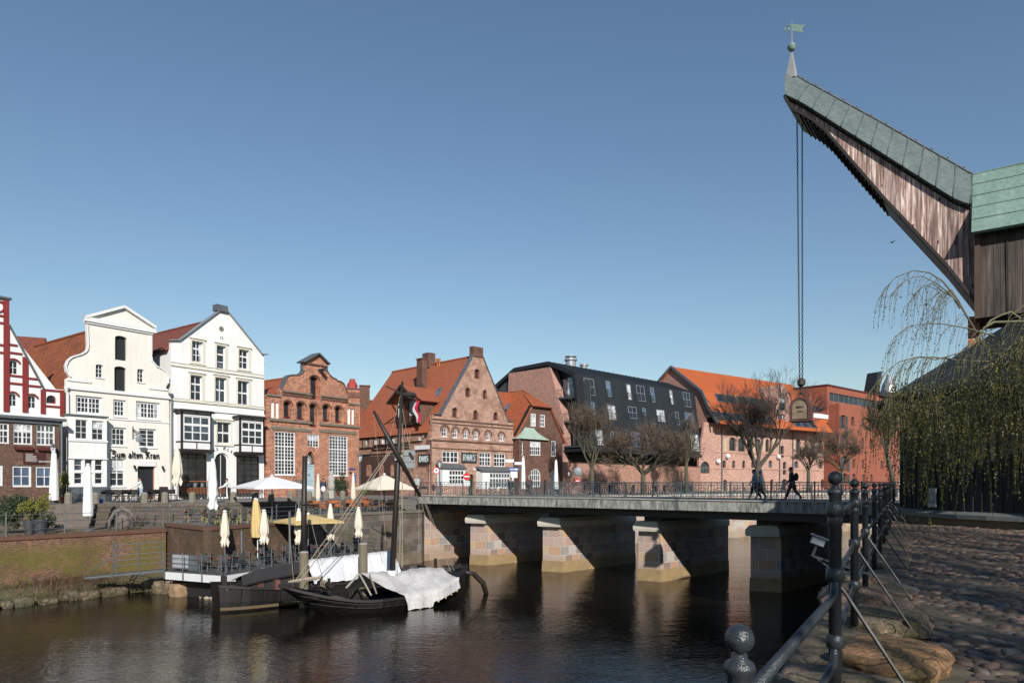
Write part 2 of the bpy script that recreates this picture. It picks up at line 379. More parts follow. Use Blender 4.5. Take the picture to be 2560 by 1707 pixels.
def blocks(name, bw, rh, ms, cols, mortar, moss=None, mossz=None, tan=None):
    m, nt, p = newmat(name); v0 = coords(nt, 'wall')
    nz = nd(nt, 'ShaderNodeTexNoise'); nz.inputs['Scale'].default_value = .9; nt.links.new(v0, nz.inputs['Vector'])
    v = nd(nt, 'ShaderNodeVectorMath', operation='MULTIPLY_ADD'); nt.links.new(nz.outputs['Color'], v.inputs[0]); v.inputs[1].default_value = (.12,.1,0); nt.links.new(v0, v.inputs[2]); v = v.outputs[0]
    b = nd(nt, 'ShaderNodeTexBrick'); b.inputs['Scale'].default_value = 1; b.inputs['Brick Width'].default_value = bw; b.inputs['Row Height'].default_value = rh
    b.inputs['Mortar Size'].default_value = ms; b.inputs['Mortar Smooth'].default_value = .4
    b.inputs['Color1'].default_value = (0,0,0,1); b.inputs['Color2'].default_value = (1,1,1,1); b.inputs['Mortar'].default_value = (.5,.5,.5,1)
    nt.links.new(v, b.inputs['Vector'])
    n = len(cols); col = ramp(nt, b.outputs['Color'], [(i/(n-1), c) for i, c in enumerate(cols)])
    nn = noise(nt, v0, 9, 6, .7); col = mix(nt, .6, col, ramp(nt, nn, [(.3, (.55,.55,.55)), (.7, (1.4,1.4,1.4))]), 'MULTIPLY')
    col = mix(nt, b.outputs['Fac'], col, mortar)
    if moss:
        n2 = noise(nt, v0, .6, 5, .7); col = mix(nt, ramp(nt, n2, [(.48, (0,0,0)), (.62, (.8,.8,.8))]), col, moss)
    if tan:    # silt left by the tide just above the water
        sp = nd(nt, 'ShaderNodeSeparateXYZ'); nt.links.new(v, sp.inputs[0])
        mp = nd(nt, 'ShaderNodeMapRange'); nt.links.new(sp.outputs[1], mp.inputs[0]); mp.inputs[1].default_value = tan[0]; mp.inputs[2].default_value = tan[1]; mp.inputs[3].default_value = 0; mp.inputs[4].default_value = .85
        col = mix(nt, mp.outputs[0], col, mix(nt, .45, tan[2], col))
    nt.links.new(col, p.inputs['Base Color']); p.inputs['Roughness'].default_value = .85
    inv = nd(nt, 'ShaderNodeMath', operation='SUBTRACT'); inv.inputs[0].default_value = 1; nt.links.new(b.outputs['Fac'], inv.inputs[1])
    ad = nd(nt, 'ShaderNodeMath', operation='MULTIPLY_ADD'); nt.links.new(nn, ad.inputs[0]); ad.inputs[1].default_value = .5; nt.links.new(inv.outputs[0], ad.inputs[2])
    bump(nt, ad.outputs[0], p, .7, .05); MATS[name] = m; return m
GRAN = [(.34,.21,.18),(.50,.38,.32),(.24,.17,.155),(.46,.42,.38),(.42,.22,.17),(.54,.38,.22),(.29,.28,.28),(.44,.31,.26)]
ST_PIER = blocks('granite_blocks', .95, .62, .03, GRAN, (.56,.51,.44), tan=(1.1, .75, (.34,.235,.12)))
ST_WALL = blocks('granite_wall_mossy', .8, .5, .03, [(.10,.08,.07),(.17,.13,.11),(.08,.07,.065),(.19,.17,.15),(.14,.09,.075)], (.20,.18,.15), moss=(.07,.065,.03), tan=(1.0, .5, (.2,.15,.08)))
ST_STEP = blocks('stone_courses', 1.1, .27, .03, [(.11,.085,.075),(.15,.105,.09),(.08,.065,.058),(.14,.12,.10)], (.045,.04,.032), moss=(.09,.075,.04))
def concrete():
    m, nt, p = newmat('concrete_streaked'); v = coords(nt, 'wall'); v2 = coords(nt, 'wall', (3,.7,1))
    a = noise(nt, v2, 1.6, 7, .75, .3); b = noise(nt, v, .6, 4)
    col = ramp(nt, a, [(.38, (.06,.065,.055)), (.5, (.24,.245,.225)), (.6, (.42,.42,.385))])
    col = mix(nt, ramp(nt, b, [(.4, (0,0,0)), (.6, (.5,.5,.5))]), col, (.30,.30,.28))
    nt.links.new(col, p.inputs['Base Color']); p.inputs['Roughness'].default_value = .85; bump(nt, a, p, .3, .02)
    MATS['conc'] = m; return m
CONC = concrete()
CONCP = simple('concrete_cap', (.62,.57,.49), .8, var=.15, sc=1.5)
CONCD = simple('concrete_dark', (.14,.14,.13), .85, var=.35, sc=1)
PAVE = simple('street_paving', (.20,.185,.17), .9, var=.3, sc=.8, bmp=.3)
EARTH = simple('gravel_earth', (.15,.115,.08), .95, var=.4, sc=1.2, bmp=.5, c2=(.085,.08,.045))
BANKM = simple('bank_earth_grass', (.13,.10,.055), .95, sc=1.3, bmp=.6, c2=(.06,.07,.022))
BARK = simple('bark', (.105,.09,.07), .9, var=.5, sc=4, bmp=.4)
BARKG = simple('bark_mossy', (.10,.095,.055), .9, var=.5, sc=4, bmp=.4)
TWIG = simple('twigs_brown', (.11,.085,.062), .8, var=.4, sc=3)
BUD = simple('buds_russet', (.17,.10,.06), .8, var=.4, sc=3)
def leafmat(name, a, b, c):
    m, nt, p = newmat(name); v = coords(nt); f = noise(nt, v, 2.2, 4, .7)
    nt.links.new(ramp(nt, f, [(.3, a), (.5, b), (.7, c)]), p.inputs['Base Color']); p.inputs['Roughness'].default_value = .6
    try: p.inputs['Transmission Weight'].default_value = 0
    except Exception: pass
    MATS[name] = m; return m
LEAFD = leafmat('leaves_dark', (.015,.03,.012), (.03,.055,.02), (.06,.09,.03))
LEAFY = leafmat('leaves_yellow_green', (.10,.13,.02), (.20,.20,.03), (.33,.27,.05))
LEAFG = leafmat('leaves_green', (.04,.07,.02), (.08,.13,.03), (.14,.18,.05))
WILLOW = leafmat('willow_catkins', (.05,.052,.009), (.125,.12,.015), (.26,.225,.025))
WILLOWD = leafmat('willow_shoots', (.025,.026,.01), (.045,.045,.012), (.075,.07,.016))
DRY = leafmat('dry_brush', (.07,.035,.022), (.13,.068,.042), (.20,.12,.075))
# ---------------------------------------------------------------- camera, sun, sky
cam = bpy.data.cameras.new('camera'); cam.sensor_width = 36; cam.lens = 36*F/2560
cam.shift_y = (HY-853.5)/2560; cam.clip_end = 6000; cam.clip_start = .1
co = bpy.data.objects.new('camera', cam); COL.objects.link(co); co.location = CAM; co.rotation_euler = (PI/2, 0, 0); scene.camera = co
SUN_EL = math.radians(29.0); SUN_H = Vector((.25, -.968, 0)).normalized()
sd = (SUN_H*math.cos(SUN_EL)+ZV*math.sin(SUN_EL)).normalized()
sl = bpy.data.lights.new('sun', 'SUN'); sl.energy = 5.0; sl.angle = math.radians(.53); sl.color = (1, .95, .88)
so = bpy.data.objects.new('sun', sl); COL.objects.link(so); so.rotation_euler = sd.to_track_quat('Z', 'Y').to_euler(); so.location = (20, -40, 60)
w = bpy.data.worlds.new('World'); scene.world = w; w.use_nodes = True; nt = w.node_tree
sky = nt.nodes.new('ShaderNodeTexSky'); sky.sky_type = 'NISHITA'; sky.sun_disc = False
sky.sun_elevation = SUN_EL; sky.sun_rotation = math.atan2(SUN_H.x, SUN_H.y)
sky.altitude = 20; sky.air_density = 1.35; sky.dust_density = 0.0; sky.ozone_density = 3.6
nt.links.new(sky.outputs[0], nt.nodes['Background'].inputs['Color']); nt.nodes['Background'].inputs['Strength'].default_value = .078
scene.view_settings.view_transform = 'Standard'; scene.view_settings.look = 'None'; scene.view_settings.exposure = 0.4; scene.view_settings.gamma = 1
scene.render.engine = 'CYCLES'
# ---------------------------------------------------------------- water and land
def water():
    m, nt, p = newmat('river_water')
    p.inputs['Base Color'].default_value = (.007,.006,.004,1); p.inputs['Roughness'].default_value = .03
    p.inputs['IOR'].default_value = 1.33; p.inputs['Specular IOR Level'].default_value = .5
    v = coords(nt, 'obj', (1.0,1.6,1)); a = noise(nt, v, 3.4, 3, .6, .4); v2 = coords(nt, 'obj', (.5,1,1)); b = noise(nt, v2, .55, 3, .55, .6)
    mk = noise(nt, v2, .16, 3, .6)
    ad = nd(nt, 'ShaderNodeMath', operation='MULTIPLY'); nt.links.new(a, ad.inputs[0]); nt.links.new(ramp(nt, mk, [(.35, (.35,)*3), (.65, (1,1,1))]), ad.inputs[1])
    a2 = nd(nt, 'ShaderNodeMath', operation='MULTIPLY_ADD'); nt.links.new(b, a2.inputs[0]); a2.inputs[1].default_value = .9; nt.links.new(ad.outputs[0], a2.inputs[2])
    bump(nt, a2.outputs[0], p, .27, .08); return m
def hprism(mb, poly, z0, z1):
    t = MB().plate([(p[0], p[1]) for p in poly], t=1)
    n = len(poly)
    return mb.add([(x, z, (z1 if y < .5 else z0)) for x, y, z in t.v], t.f)
struct('water', MB().add([(-160,-90,0),(160,-90,0),(160,260,0),(-160,260,0)], [(0,1,2,3)]), water(), recalc=False)
struct('ground', MB().add([(-3000,-3000,-3),(3000,-3000,-3),(3000,3000,-3),(-3000,3000,-3)], [(0,1,2,3)]), EARTH, recalc=False)
ZS = 4.8
def P2(px, D): return ((px-CX)/F*D, D)
E = [P2(-900,38), P2(-300,42), P2(300,46), P2(641,49.2), P2(900,57), (-7.3,54.4), (2.2,64.2), (26.4,78.2), (62,98), (140,128), (700,300)]
struct('street', hprism(MB(), E+[(2500,2500),(-2500,2500),(-900,40)], -2, ZS), PAVE)
T1a, T1b = Vector(P2(0,35.6)), Vector(P2(410,42.3))
T1d = (T1b-T1a).normalized()
t1s = T1a-T1d*22
struct('lower_terrace', hprism(MB(), [tuple(t1s), tuple(T1b), P2(430,44.5), P2(641,49.0), P2(300,45.8), P2(-300,41.8), (t1s.x-20, t1s.y+4)], -2, 3.3), EARTH)
T2 = [P2(423,42.9), P2(520,39.0), P2(694,43.9), P2(742,45.3)]
struct('middle_terrace', hprism(MB(), T2+[P2(900,56.8), P2(641,49.1), P2(440,48)], -2, 3.6), PAVE)
struct('upper_terrace', hprism(MB(), [P2(742,45.35), P2(1043,53.2), P2(985,55.5), P2(900,56.9), P2(735,50.5)], -2, 4.0), PAVE)
# right bank and the cobbles
QA, QD = Vector((2.07, 5.0)), Vector((.5, .865)).normalized()
def qp(t): return tuple(QA+QD*t)
struct('quay_ground', hprism(MB(), [qp(-2.2), qp(33), (31,52), (80,84), (200,120), (900,300), (900,-60), (60,-60), (2.4,-60), (2.4,2.9)], -2, ZS-.05), EARTH)
struct('quay_landing', hprism(MB(), [qp(-9), qp(-2.2), (2.38,2.9), (2.38,-20), (-8,-20)], -2, 4.3), PAVE)
def island(name, stops, rough=.7, sc=9, bmp=.5, amp=.5):
    m, nt, p = newmat(name); g = nd(nt, 'ShaderNodeNewGeometry'); v = coords(nt)
    c = ramp(nt, g.outputs['Random Per Island'], stops); f = noise(nt, v, sc, 6, .7)
    c = mix(nt, amp, c, ramp(nt, f, [(.3, (.45,.45,.45)), (.7, (1.5,1.5,1.5))]), 'MULTIPLY')
    nt.links.new(c, p.inputs['Base Color']); p.inputs['Roughness'].default_value = rough; bump(nt, f, p, bmp, .01); MATS[name] = m; return m
COB = island('cobble_stone', [(0,(.07,.05,.038)),(.25,(.14,.09,.06)),(.45,(.10,.09,.085)),(.6,(.19,.115,.08)),(.8,(.105,.078,.052)),(1,(.19,.15,.12))], sc=25)
mb = MB(); N_ = 0
BOUL = [(3.02,5.45,.75),(3.75,6.85,.68),(4.15,8.3,.62),(2.15,4.35,.6),(5.15,9.9,.55),(6.0,11.6,.5)]
def in_q(x, y):
    s_ = (Vector((x, y))-QA)
    return s_.dot(Vector((QD.y, -QD.x))) > .72 and all((x-a)**2+(y-b_)**2 > (c*.8)**2 for a, b_, c in BOUL)
y = 3.3
while y < 27:
    st = .15 if y < 12 else .2
    x = 1.5+(R.random()*st); row = R.uniform(.85,1.15)
    while x < min(y*.82+1.2, 21.5):
        wv = R.uniform(.65,1.35)
        if in_q(x, y) and (Vector((x, y))-Vector((20,24))).length > 5.6:
            cx_, cy_ = x+R.uniform(-.02,.02), y+R.uniform(-.03,.03)+.05*math.sin(x*1.9+y*.4); a = st*wv*.5; b_ = st*row*R.uniform(.40,.5); h = R.uniform(.010,.026); rz = R.uniform(-.5,.5)
            tz = R.uniform(-.012,.012); ti = R.uniform(-.13,.13); tj = R.uniform(-.13,.13); ph = R.uniform(0,6); e1 = R.uniform(.05,.2)
            vs = []; n = 8
            for (rr, hh) in ((1,-.03), (.9,.6*h), (.55,h)):
                for k in range(n):
                    t = 2*PI*k/n+rz; q = 1+e1*math.sin(2*t+ph)+.08*math.sin(3*t+ph*2)
                    dx, dy = a*rr*q*math.cos(t), b_*rr*q*math.sin(t)
                    vs.append((cx_+dx, cy_+dy, ZS-.045+hh+tz+ti*dx+tj*dy+.02*math.sin(x*1.7)*math.cos(y*1.3)))
            fs = [(i*n+k, i*n+(k+1) % n, (i+1)*n+(k+1) % n, (i+1)*n+k) for i in range(2) for k in range(n)]+[tuple(2*n+k for k in range(n))]
            mb.add(vs, fs)
        x += st*wv*R.uniform(.97,1.08)
    y += st*.93*row
struct('cobbles', mb, COB, smooth=True, recalc=False)
# foreshore under the brick wall on the left
mb = MB(); rows = []
nx = 60
for j in range(9):
    r = []
    for i in range(nx+1):
        f = i/nx; base = T1a+T1d*(-14+f*24.5)
        nrm = Vector((T1d.y, -T1d.x)); wdt = 3.3-1.2*f+.35*math.sin(f*17)+.25*math.sin(f*41)
        o = j/8*wdt; p = base+nrm*(o-.1)
        h = .95*(1-(j/8)**1.3)-.12+R.uniform(-.05,.05)+.1*math.sin(f*30+j)
        r.append((p.x, p.y, h if j < 8 else -.3))
    rows.append(r)
mb.grid(rows); struct('river_bank', mb, BANKM, smooth=True)
# ---------------------------------------------------------------- buildings
def opening(u0, v0, u1, v1, arch=0, point=False, n=8):
    arch = min(arch, (v1-v0)*.9)
    if arch <= 0: return [(u0,v0),(u1,v0),(u1,v1),(u0,v1)]
    uc = (u0+u1)/2; hw = (u1-u0)/2; pts = [(u0,v0),(u1,v0)]
    for k in range(n+1):
        if point:
            f = k/n; 
            if f <= .5: a = f*2; x = u1-hw*(1-math.cos(a*PI/2))*1.0; x = uc+hw*(1-a)**.75; z = v1-arch+arch*math.sin(a*PI/2)**1.15
            else: a = (1-f)*2; x = uc-hw*(1-a)**.75; z = v1-arch+arch*math.sin(a*PI/2)**1.15
        else:
            t = PI*k/n; x = uc+hw*math.cos(t); z = v1-arch+arch*math.sin(t)
        pts.append((x, z))
    return pts
RW = random.Random(3)
class Bld:
    def __init__(s, name, label, fr, cat='building', group=None):
        s.fr = fr; s.root = thing(name, label, cat, fr.M, group); s.holes = []
    def box(s, name, u0, v0, u1, v1, proud, mat, back=0.0, label=None):
        return part(name, MB().box(u0, -proud, v0, u1, back, v1), mat, s.root, s.fr.M, label=label)
    def win(s, r, cols=2, rows=2, arch=0, rec=.14, fw=.07, mw=.035, frame=None, pane=None, tr=(), mu=(), hole=True, fr=None, point=False, sill=None, name='window', root=None, holes=None, label=None):
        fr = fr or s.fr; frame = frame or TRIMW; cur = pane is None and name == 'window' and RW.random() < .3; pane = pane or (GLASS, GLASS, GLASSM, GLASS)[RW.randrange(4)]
        u0, v0, u1, v1 = r; P = opening(u0, v0, u1, v1, arch, point)
        if hole: (s.holes if holes is None else holes).append(P)
        uc = (u0+u1)/2; hw = (u1-u0)/2-fw
        I = opening(u0+fw, v0+fw, u1-fw, v1-fw, max(0, arch-fw) if arch else 0, point)
        mb = MB().plate(P, [I], .07, rec)
        def top(u):
            if not arch: return v1-fw
            q = max(0, 1-((u-uc)/max(hw, .01))**2); return v1-fw-(arch-fw)*(1-math.sqrt(q))
        for k in range(1, cols):
            u = u0+fw+(u1-u0-2*fw)*k/cols; ww = mw*(2.2 if k in mu else 1)
            mb.box(u-ww/2, rec+.012, v0+fw, u+ww/2, rec+.05, top(u))
        for k in range(1, rows):
            v = v0+fw+(v1-v0-2*fw)*k/rows; ww = mw*(2.2 if k in tr else 1)
            mb.box(u0+fw, rec+.014, v-ww/2, u1-fw, rec+.052, v+ww/2)
        o = part(name, mb, frame, root or s.root, fr.M, label=label)
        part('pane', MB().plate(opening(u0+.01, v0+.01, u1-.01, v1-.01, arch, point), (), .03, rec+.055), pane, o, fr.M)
        if cur and v1-v0 > .7 and not arch:
            k_ = RW.choice((0, 1)); hh = (v1-v0)*RW.uniform(.25,.5); cw = (u1-u0)*.26
            if k_: part('blind', MB().box(u0+.03, rec+.046, v1-hh, u1-.03, rec+.053, v1-.02), GLASSC, o, fr.M)
            else: part('curtain', MB().box(u0+.03, rec+.046, v0+.02, u0+cw, rec+.053, v1-.02).box(u1-cw, rec+.046, v0+.02, u1-.03, rec+.053, v1-.02), GLASSC, o, fr.M)
        if sill: part('sill', MB().box(u0-.06, -.07, v0-.07, u1+.06, rec-.002, v0-.003), sill, o, fr.M)
        return o
    def wall(s, out, mat, thick=.36, body=None, depth=10, name='wall', extra=()):
        mb = MB().plate(out, s.holes, thick)
        for e in extra: mb.plate(e[0], (), e[2]-e[1], e[1])
        if body: mb.plate(body, (), depth-thick-.004, thick+.004)
        return part(name, mb, mat, s.root, s.fr.M)
    def slab(s, q, mat, t=.14, name='roof', root=None, label=None):      # q: (u,off,v) corners bl, br, tr, tl seen from outside
        W_ = [s.fr.w(a, c, b) for a, b, c in q]
        return slabw(name, W_, mat, root or s.root, t, label)
    def roof(s, ul, vl, ur, vr, u2, v2, y0, y1, mat, t=.14, ov=.25):
        # gable-front pair of slopes; ov is how far they run past the eaves
        fl = (vr-vl)/(ur-ul); f2 = (vr-v2)/(u2-ur)
        s.slab([(ul-ov, y1, vl-ov*fl), (ul-ov, y0, vl-ov*fl), (ur, y0, vr), (ur, y1, vr)], mat, t)
        s.slab([(u2+ov, y0, v2-ov*f2), (u2+ov, y1, v2-ov*f2), (ur, y1, vr), (ur, y0, vr)], mat, t)
        W_ = [s.fr.w(ur, vr+.03, y) for y in (y0, y1)]
        n = int((y1-y0)/.35)
        mb = MB()
        for k in range(n):
            ya, yb = y0+(y1-y0)*k/n, y0+(y1-y0)*(k+1)/n-.01
            mb.tube([(ur, ya, vr+.02), (ur, yb, vr+.045)], .11, 6)
        part('ridge_tiles', mb, mat, s.root, s.fr.M)
def slabw(name, W_, mat, root, t=.14, label=None):
    fr = Frame(W_[0], W_[1]-W_[0], ZV)
    U = (W_[1]-W_[0]).normalized(); V = (W_[3]-W_[0]); V = (V-U*V.dot(U)).normalized()
    f = Frame(W_[0], U, V)
    out = [((p-W_[0]).dot(f.U), (p-W_[0]).dot(f.V)) for p in W_]
    return part(name, MB().plate(out, (), t), mat, root, f.M, label=label)
def zpoly(fr, n, pts, off=0.0): return [fr.z(n, x, y, off) for x, y in pts]
def text_part(name, s, size, mat, root, fr, u, v, off=-.04, ext=.02, align='CENTER', sx=1.0, bold=.0, label=None):
    cu = bpy.data.curves.new('t', 'FONT'); cu.body = s; cu.size = size; cu.extrude = ext; cu.align_x = align; cu.align_y = 'CENTER'; cu.offset = bold
    cu.resolution_u = 2
    ob = bpy.data.objects.new('t', cu); COL.objects.link(ob)
    dg = bpy.context.evaluated_depsgraph_get(); dg.update()
    me = bpy.data.meshes.new_from_object(ob.evaluated_get(dg)); bpy.data.objects.remove(ob)
    me.name = name; me.materials.clear(); me.materials.append(mat)
    L = Matrix.Translation((u, off, v)) @ Matrix(((sx,0,0,0),(0,0,-1,0),(0,1,0,0),(0,0,0,1)))
    o = link(name, me, root, fr.M @ L)
    if label: o['label'] = label
    return o
def wall_lamp(B, u, v, off=-.25):
    mb = MB().box(u-.02, off, v+.12, u+.02, 0, v+.16).lathe([(.05,-.16),(.11,.04),(.12,.06),(.02,.16)], (u, off, v), 6)
    return part('wall_lamp', mb, DARKIRON, B.root, B.fr.M)
FA = Frame(atD(430, 56.6, ZS), Vector((.58, .815, 0)))
def fu(px): return FA.m(px, HY)[0]
# ---- white gabled inn (second house)
fw_ = FA.sub(fu(166))
B = Bld('white_inn', 'white inn with a curved gable and black lettering over its door', fw_, 'house')
z = lambda x0, y0, x1, y1, off=0.0: fw_.rect(1, x0, y0, x1, y1, off)
B.win(z(867,330,957,515), 1, 1, arch=.2, rec=.22, fw=.04, frame=LEAD, pane=BLACKD, name='loading_hatch')
B.win(z(862,560,952,745), 1, 1, arch=.2, rec=.22, fw=.04, frame=LEAD, pane=BLACKD, name='loading_hatch')
B.win(z(722,545,778,645), 2, 3, arch=.1, fw=.05, sill=TRIMW); B.win(z(1035,580,1085,680), 2, 3, arch=.1, fw=.05, sill=TRIMW)
B.win(z(572,785,770,920), 6, 3, mu=(3,), fw=.16, mw=.05, sill=TRIMW); B.win(z(855,812,950,940), 3, 3, fw=.15, mw=.045, sill=TRIMW); B.win(z(1026,828,1207,958), 6, 3, mu=(3,), fw=.16, mw=.05, sill=TRIMW)
B.win(z(838,1020,952,1160), 3, 3, fw=.14, sill=TRIMW); B.win(z(1048,1030,1178,1172), 2, 4, mu=(1,), fw=.14, sill=TRIMW)
B.win(z(828,1255,945,1465), 2, 4, mu=(1,), tr=(2,), fw=.1, sill=TRIMW)
dr = z(1038,1312,1168,1530); dr = (dr[0], .02, dr[2], dr[3])
B.win(dr, 1, 1, rec=.2, fw=.08, frame=WOODB, pane=BLACKD, name='door')
B.box('door_lintel', dr[0]-.02, dr[3]+.003, dr[2]+.04, dr[3]+.42, .1, TRIMW)
out = zpoly(fw_, 1, [(500,1560),(1284,1560),(1275,800),(1262,730),(1250,722),(1265,690),(1268,640),(1250,600),(1215,575),(1180,560),(1145,520),(1135,470),(1135,300),(1160,290),(1165,268),(930,110),(640,188),(645,225),(655,245),(662,400),(658,430),(645,450),(612,468),(575,478),(540,490),(510,515),(494,555),(502,600),(528,640),(500,655),(500,745)])
out[0] = (out[0][0], -.6); out[1] = (out[1][0], -.6)
uL, uR = out[0][0], out[1][0]
ve = fw_.z(1, 505, 740)[1]; vR = fw_.z(1, 930, 150)[1]; uC = fw_.z(1, 905, 740)[0]
frr = Frame(fw_.w(uC, 0), -fw_.N); vr_ = frr.z(1, 650, 236)[1]; Lr_ = max(8, -frr.z(1, 275, 300)[0])
vr_ = min(vr_, vR-.9)
B.wall(out, CREAM, .34, [(uL+.02,-.6),(uR-.02,-.6),(uR-.02,ve-.4),(uC,vr_-.3),(uL+.02,ve-.4)], Lr_)
B.roof(uL-.15, ve-.35, uC, vr_, uR+.1, ve-.35, .345, Lr_+.4, T_BROWN)
def molding(B, fr, n, pts, r=.07, mat=TRIMW, off=-.03, name='coping', sz=(.2,.14)):
    mb = MB(); P = zpoly(fr, n, pts)
    for a, b in zip(P[:-1], P[1:]): mb.bar((a[0], off+.05, a[1]), (b[0], off+.05, b[1]), sz[0]*1.3, sz[1])
    return part(name, mb, mat, B.root, fr.M)
molding(B, fw_, 1, [(528,640),(502,600),(494,555),(510,515),(540,490),(575,478),(612,468),(645,450),(658,430),(662,400),(655,245)], mat=TRIMW, sz=(.2,.1))
molding(B, fw_, 1, [(1135,300),(1135,470),(1145,520),(1180,560),(1215,575),(1250,600),(1268,640),(1265,690)], mat=TRIMW, sz=(.2,.1))
a, b = fw_.z(1, 640, 232), fw_.z(1, 1165, 232)
vv = fw_.z(1, 900, 250)[1]
B.box('cornice', a[0]-.05, vv-.16, fw_.z(1,1165,280)[0]+.05, vv+.17, .22, TRIMW); B.box('cornice', a[0]+.05, vv-.3, fw_.z(1,1155,280)[0]-.05, vv-.17, .12, TRIMW)
molding(B, fw_, 1, [(636,190),(930,112)], sz=(.42,.2), name='pediment_edge'); molding(B, fw_, 1, [(930,112),(1168,268)], sz=(.42,.2), name='pediment_edge')
vv = fw_.z(1, 900, 758)[1]; B.box('cornice', uL-.02, vv-.12, uR+.02, vv+.12, .14, TRIMW)
vv = fw_.z(1, 1000, 968)[1]; B.box('cornice', fw_.z(1,812,960)[0], vv-.03, uR-.1, vv+.05, .06, TRIMW)
a = fw_.z(1, 505, 662); b = fw_.z(1, 685, 672); B.box('cornice', a[0], a[1]-.05, b[0], a[1]+.06, .08, TRIMW)
a = fw_.z(1, 1122, 725); b = fw_.z(1, 1268, 735); B.box('cornice', a[0], a[1]-.05, b[0], a[1]+.06, .08, TRIMW)
# bay on the left, one storey over a broad shop window
pb = .75
fb = fw_.sub(0, 0, -pb); r1 = fb.rect(1, 512, 955, 808, 1105); rb = fb.rect(1, 512, 1252, 800, 1460)
bh = []
bu0, bu1 = fb.z(1, 512, 1250)[0], fb.z(1, 806, 1250)[0]
w1 = fb.rect(1, 570, 962, 660, 1108); w2 = fb.rect(1, 694, 970, 782, 1115)
B.win(w1, 2, 3, fr=fb, fw=.06, rec=.08, holes=bh, sill=TRIMW); B.win(w2, 2, 3, fr=fb, fw=.06, rec=.08, holes=bh, sill=TRIMW)
for x0, x1 in ((560,622),(640,700),(716,775)):
    B.win(fb.rect(1, x0, 1260, x1, 1345), 1, 2, fr=fb, fw=.05, rec=.08, holes=bh); B.win(fb.rect(1, x0, 1362, x1, 1445), 1, 2, fr=fb, fw=.05, rec=.08, holes=bh)
vt = fb.z(1, 650, 938)[1]
mbb = MB().plate([(bu0,-.4),(bu1,-.4),(bu1,vt),(bu0,vt)], bh, .12)
mbb.box(bu0, .124, -.4, bu0+.12, pb+.02, vt).box(bu1-.12, .124, -.4, bu1, pb+.02, vt)
bay = part('bay_window_front', mbb, WHITE, B.root, fb.M)
part('bay_roof', MB().box(bu0-.1, -.1, vt+.002, bu1+.1, pb, vt+.12), LEAD, bay, fb.M)
vv = fb.z(1, 650, 1112)[1]; part('ledge', MB().box(bu0-.05, -.07, vv-.16, bu1+.05, -.002, vv-.03), TRIMW, bay, fb.M)
vv = fb.z(1, 650, 1250)[1]; part('ledge', MB().box(bu0-.05, -.09, vv-.08, bu1+.05, -.002, vv), TRIMW, bay, fb.M)
part('plinth', MB().box(bu0-.03, -.05, -.4, bu1+.03, -.002, fb.z(1,650,1462)[1]-.05), LEAD, bay, fb.M)
wall_lamp(B, *fw_.z(1, 1005, 1320)); wall_lamp(B, *fw_.z(1, 1217, 1325))
# blackletter sign, drawn with a broad nib
NIB = {'Z':[[(0,9),(3,10),(5.5,9)],[(5.5,9),(1.5,5.5)],[(1,5.6),(5,5.2)],[(4,5.2),(5.5,3),(3.8,.2),(.5,.8)]],
 'u':[[(0,6),(.9,5.4),(.9,1),(2,0)],[(2,0),(3.6,1)],[(2.8,6),(3.6,5.4),(3.6,.8),(4.6,.2)]],
 'm':[[(0,6),(.9,5.2),(.9,.4)],[(.9,5),(2.5,6),(3.1,5.2),(3.1,.4)],[(3.1,5),(4.7,6),(5.3,5.2),(5.3,.6),(6.1,.2)]],
 'a':[[(.6,5.6),(2.4,6),(3.4,5.2),(3.4,.8),(4.3,.2)],[(3.4,3.6),(.8,3),(.6,1),(1.8,.1),(3.4,1)]],
 'l':[[(0,9.6),(.9,9),(.9,.9),(2,.1)]],
 't':[[(.9,8.4),(.9,1),(2,.1),(2.8,.6)],[(-.3,6),(2.6,6)]],
 'e':[[(3,3.4),(.6,3)],[(3,3.4),(3,5.2),(1.8,6),(.6,4.8),(.6,1.2),(1.8,.1),(3.2,1)]],
 'n':[[(0,6),(.9,5.2),(.9,.4)],[(.9,5),(2.7,6),(3.5,5.2),(3.5,.6),(4.4,.1)]],
 'K':[[(3,10),(.6,9.4),(0,7.4),(1.6,6.6),(2,8)],[(2,8.6),(2,1),(.4,.4)],[(2,5.6),(4.4,8.6),(5.6,9.6)],[(2,5.4),(4,4.6),(4.4,1.4),(5.8,.2)],[(.6,5.4),(4.6,5.4)]],
 'r':[[(0,6),(.9,5.2),(.9,.6),(1.6,.1)],[(.9,4.8),(2,6),(3,5.4)]]}
ADV = {'Z':6.6,'u':5.2,'m':6.8,'a':4.9,'l':2.6,'t':3.3,'e':4.0,'n':5.0,'K':6.6,'r':3.4,' ':3.2}
word = 'Zum alten Kran'; tot = sum(ADV[c] for c in word)
a = fw_.z(1, 835, 1245); b = fw_.z(1, 1200, 1252); sc = (b[0]-a[0])/tot
mb = MB(); x = 0
for c in word:
    for st in NIB.get(c, []):
        for p, q in zip(st[:-1], st[1:]):
            mb.bar((a[0]+(x+p[0])*sc, -.09, a[1]+p[1]*sc*.95), (a[0]+(x+q[0])*sc, -.09, a[1]+q[1]*sc*.95), .04, 1.15*sc, up=Vector((.6,0,.8)))
    x += ADV[c]
part('lettering', mb, DARKIRON, B.root, fw_.M)
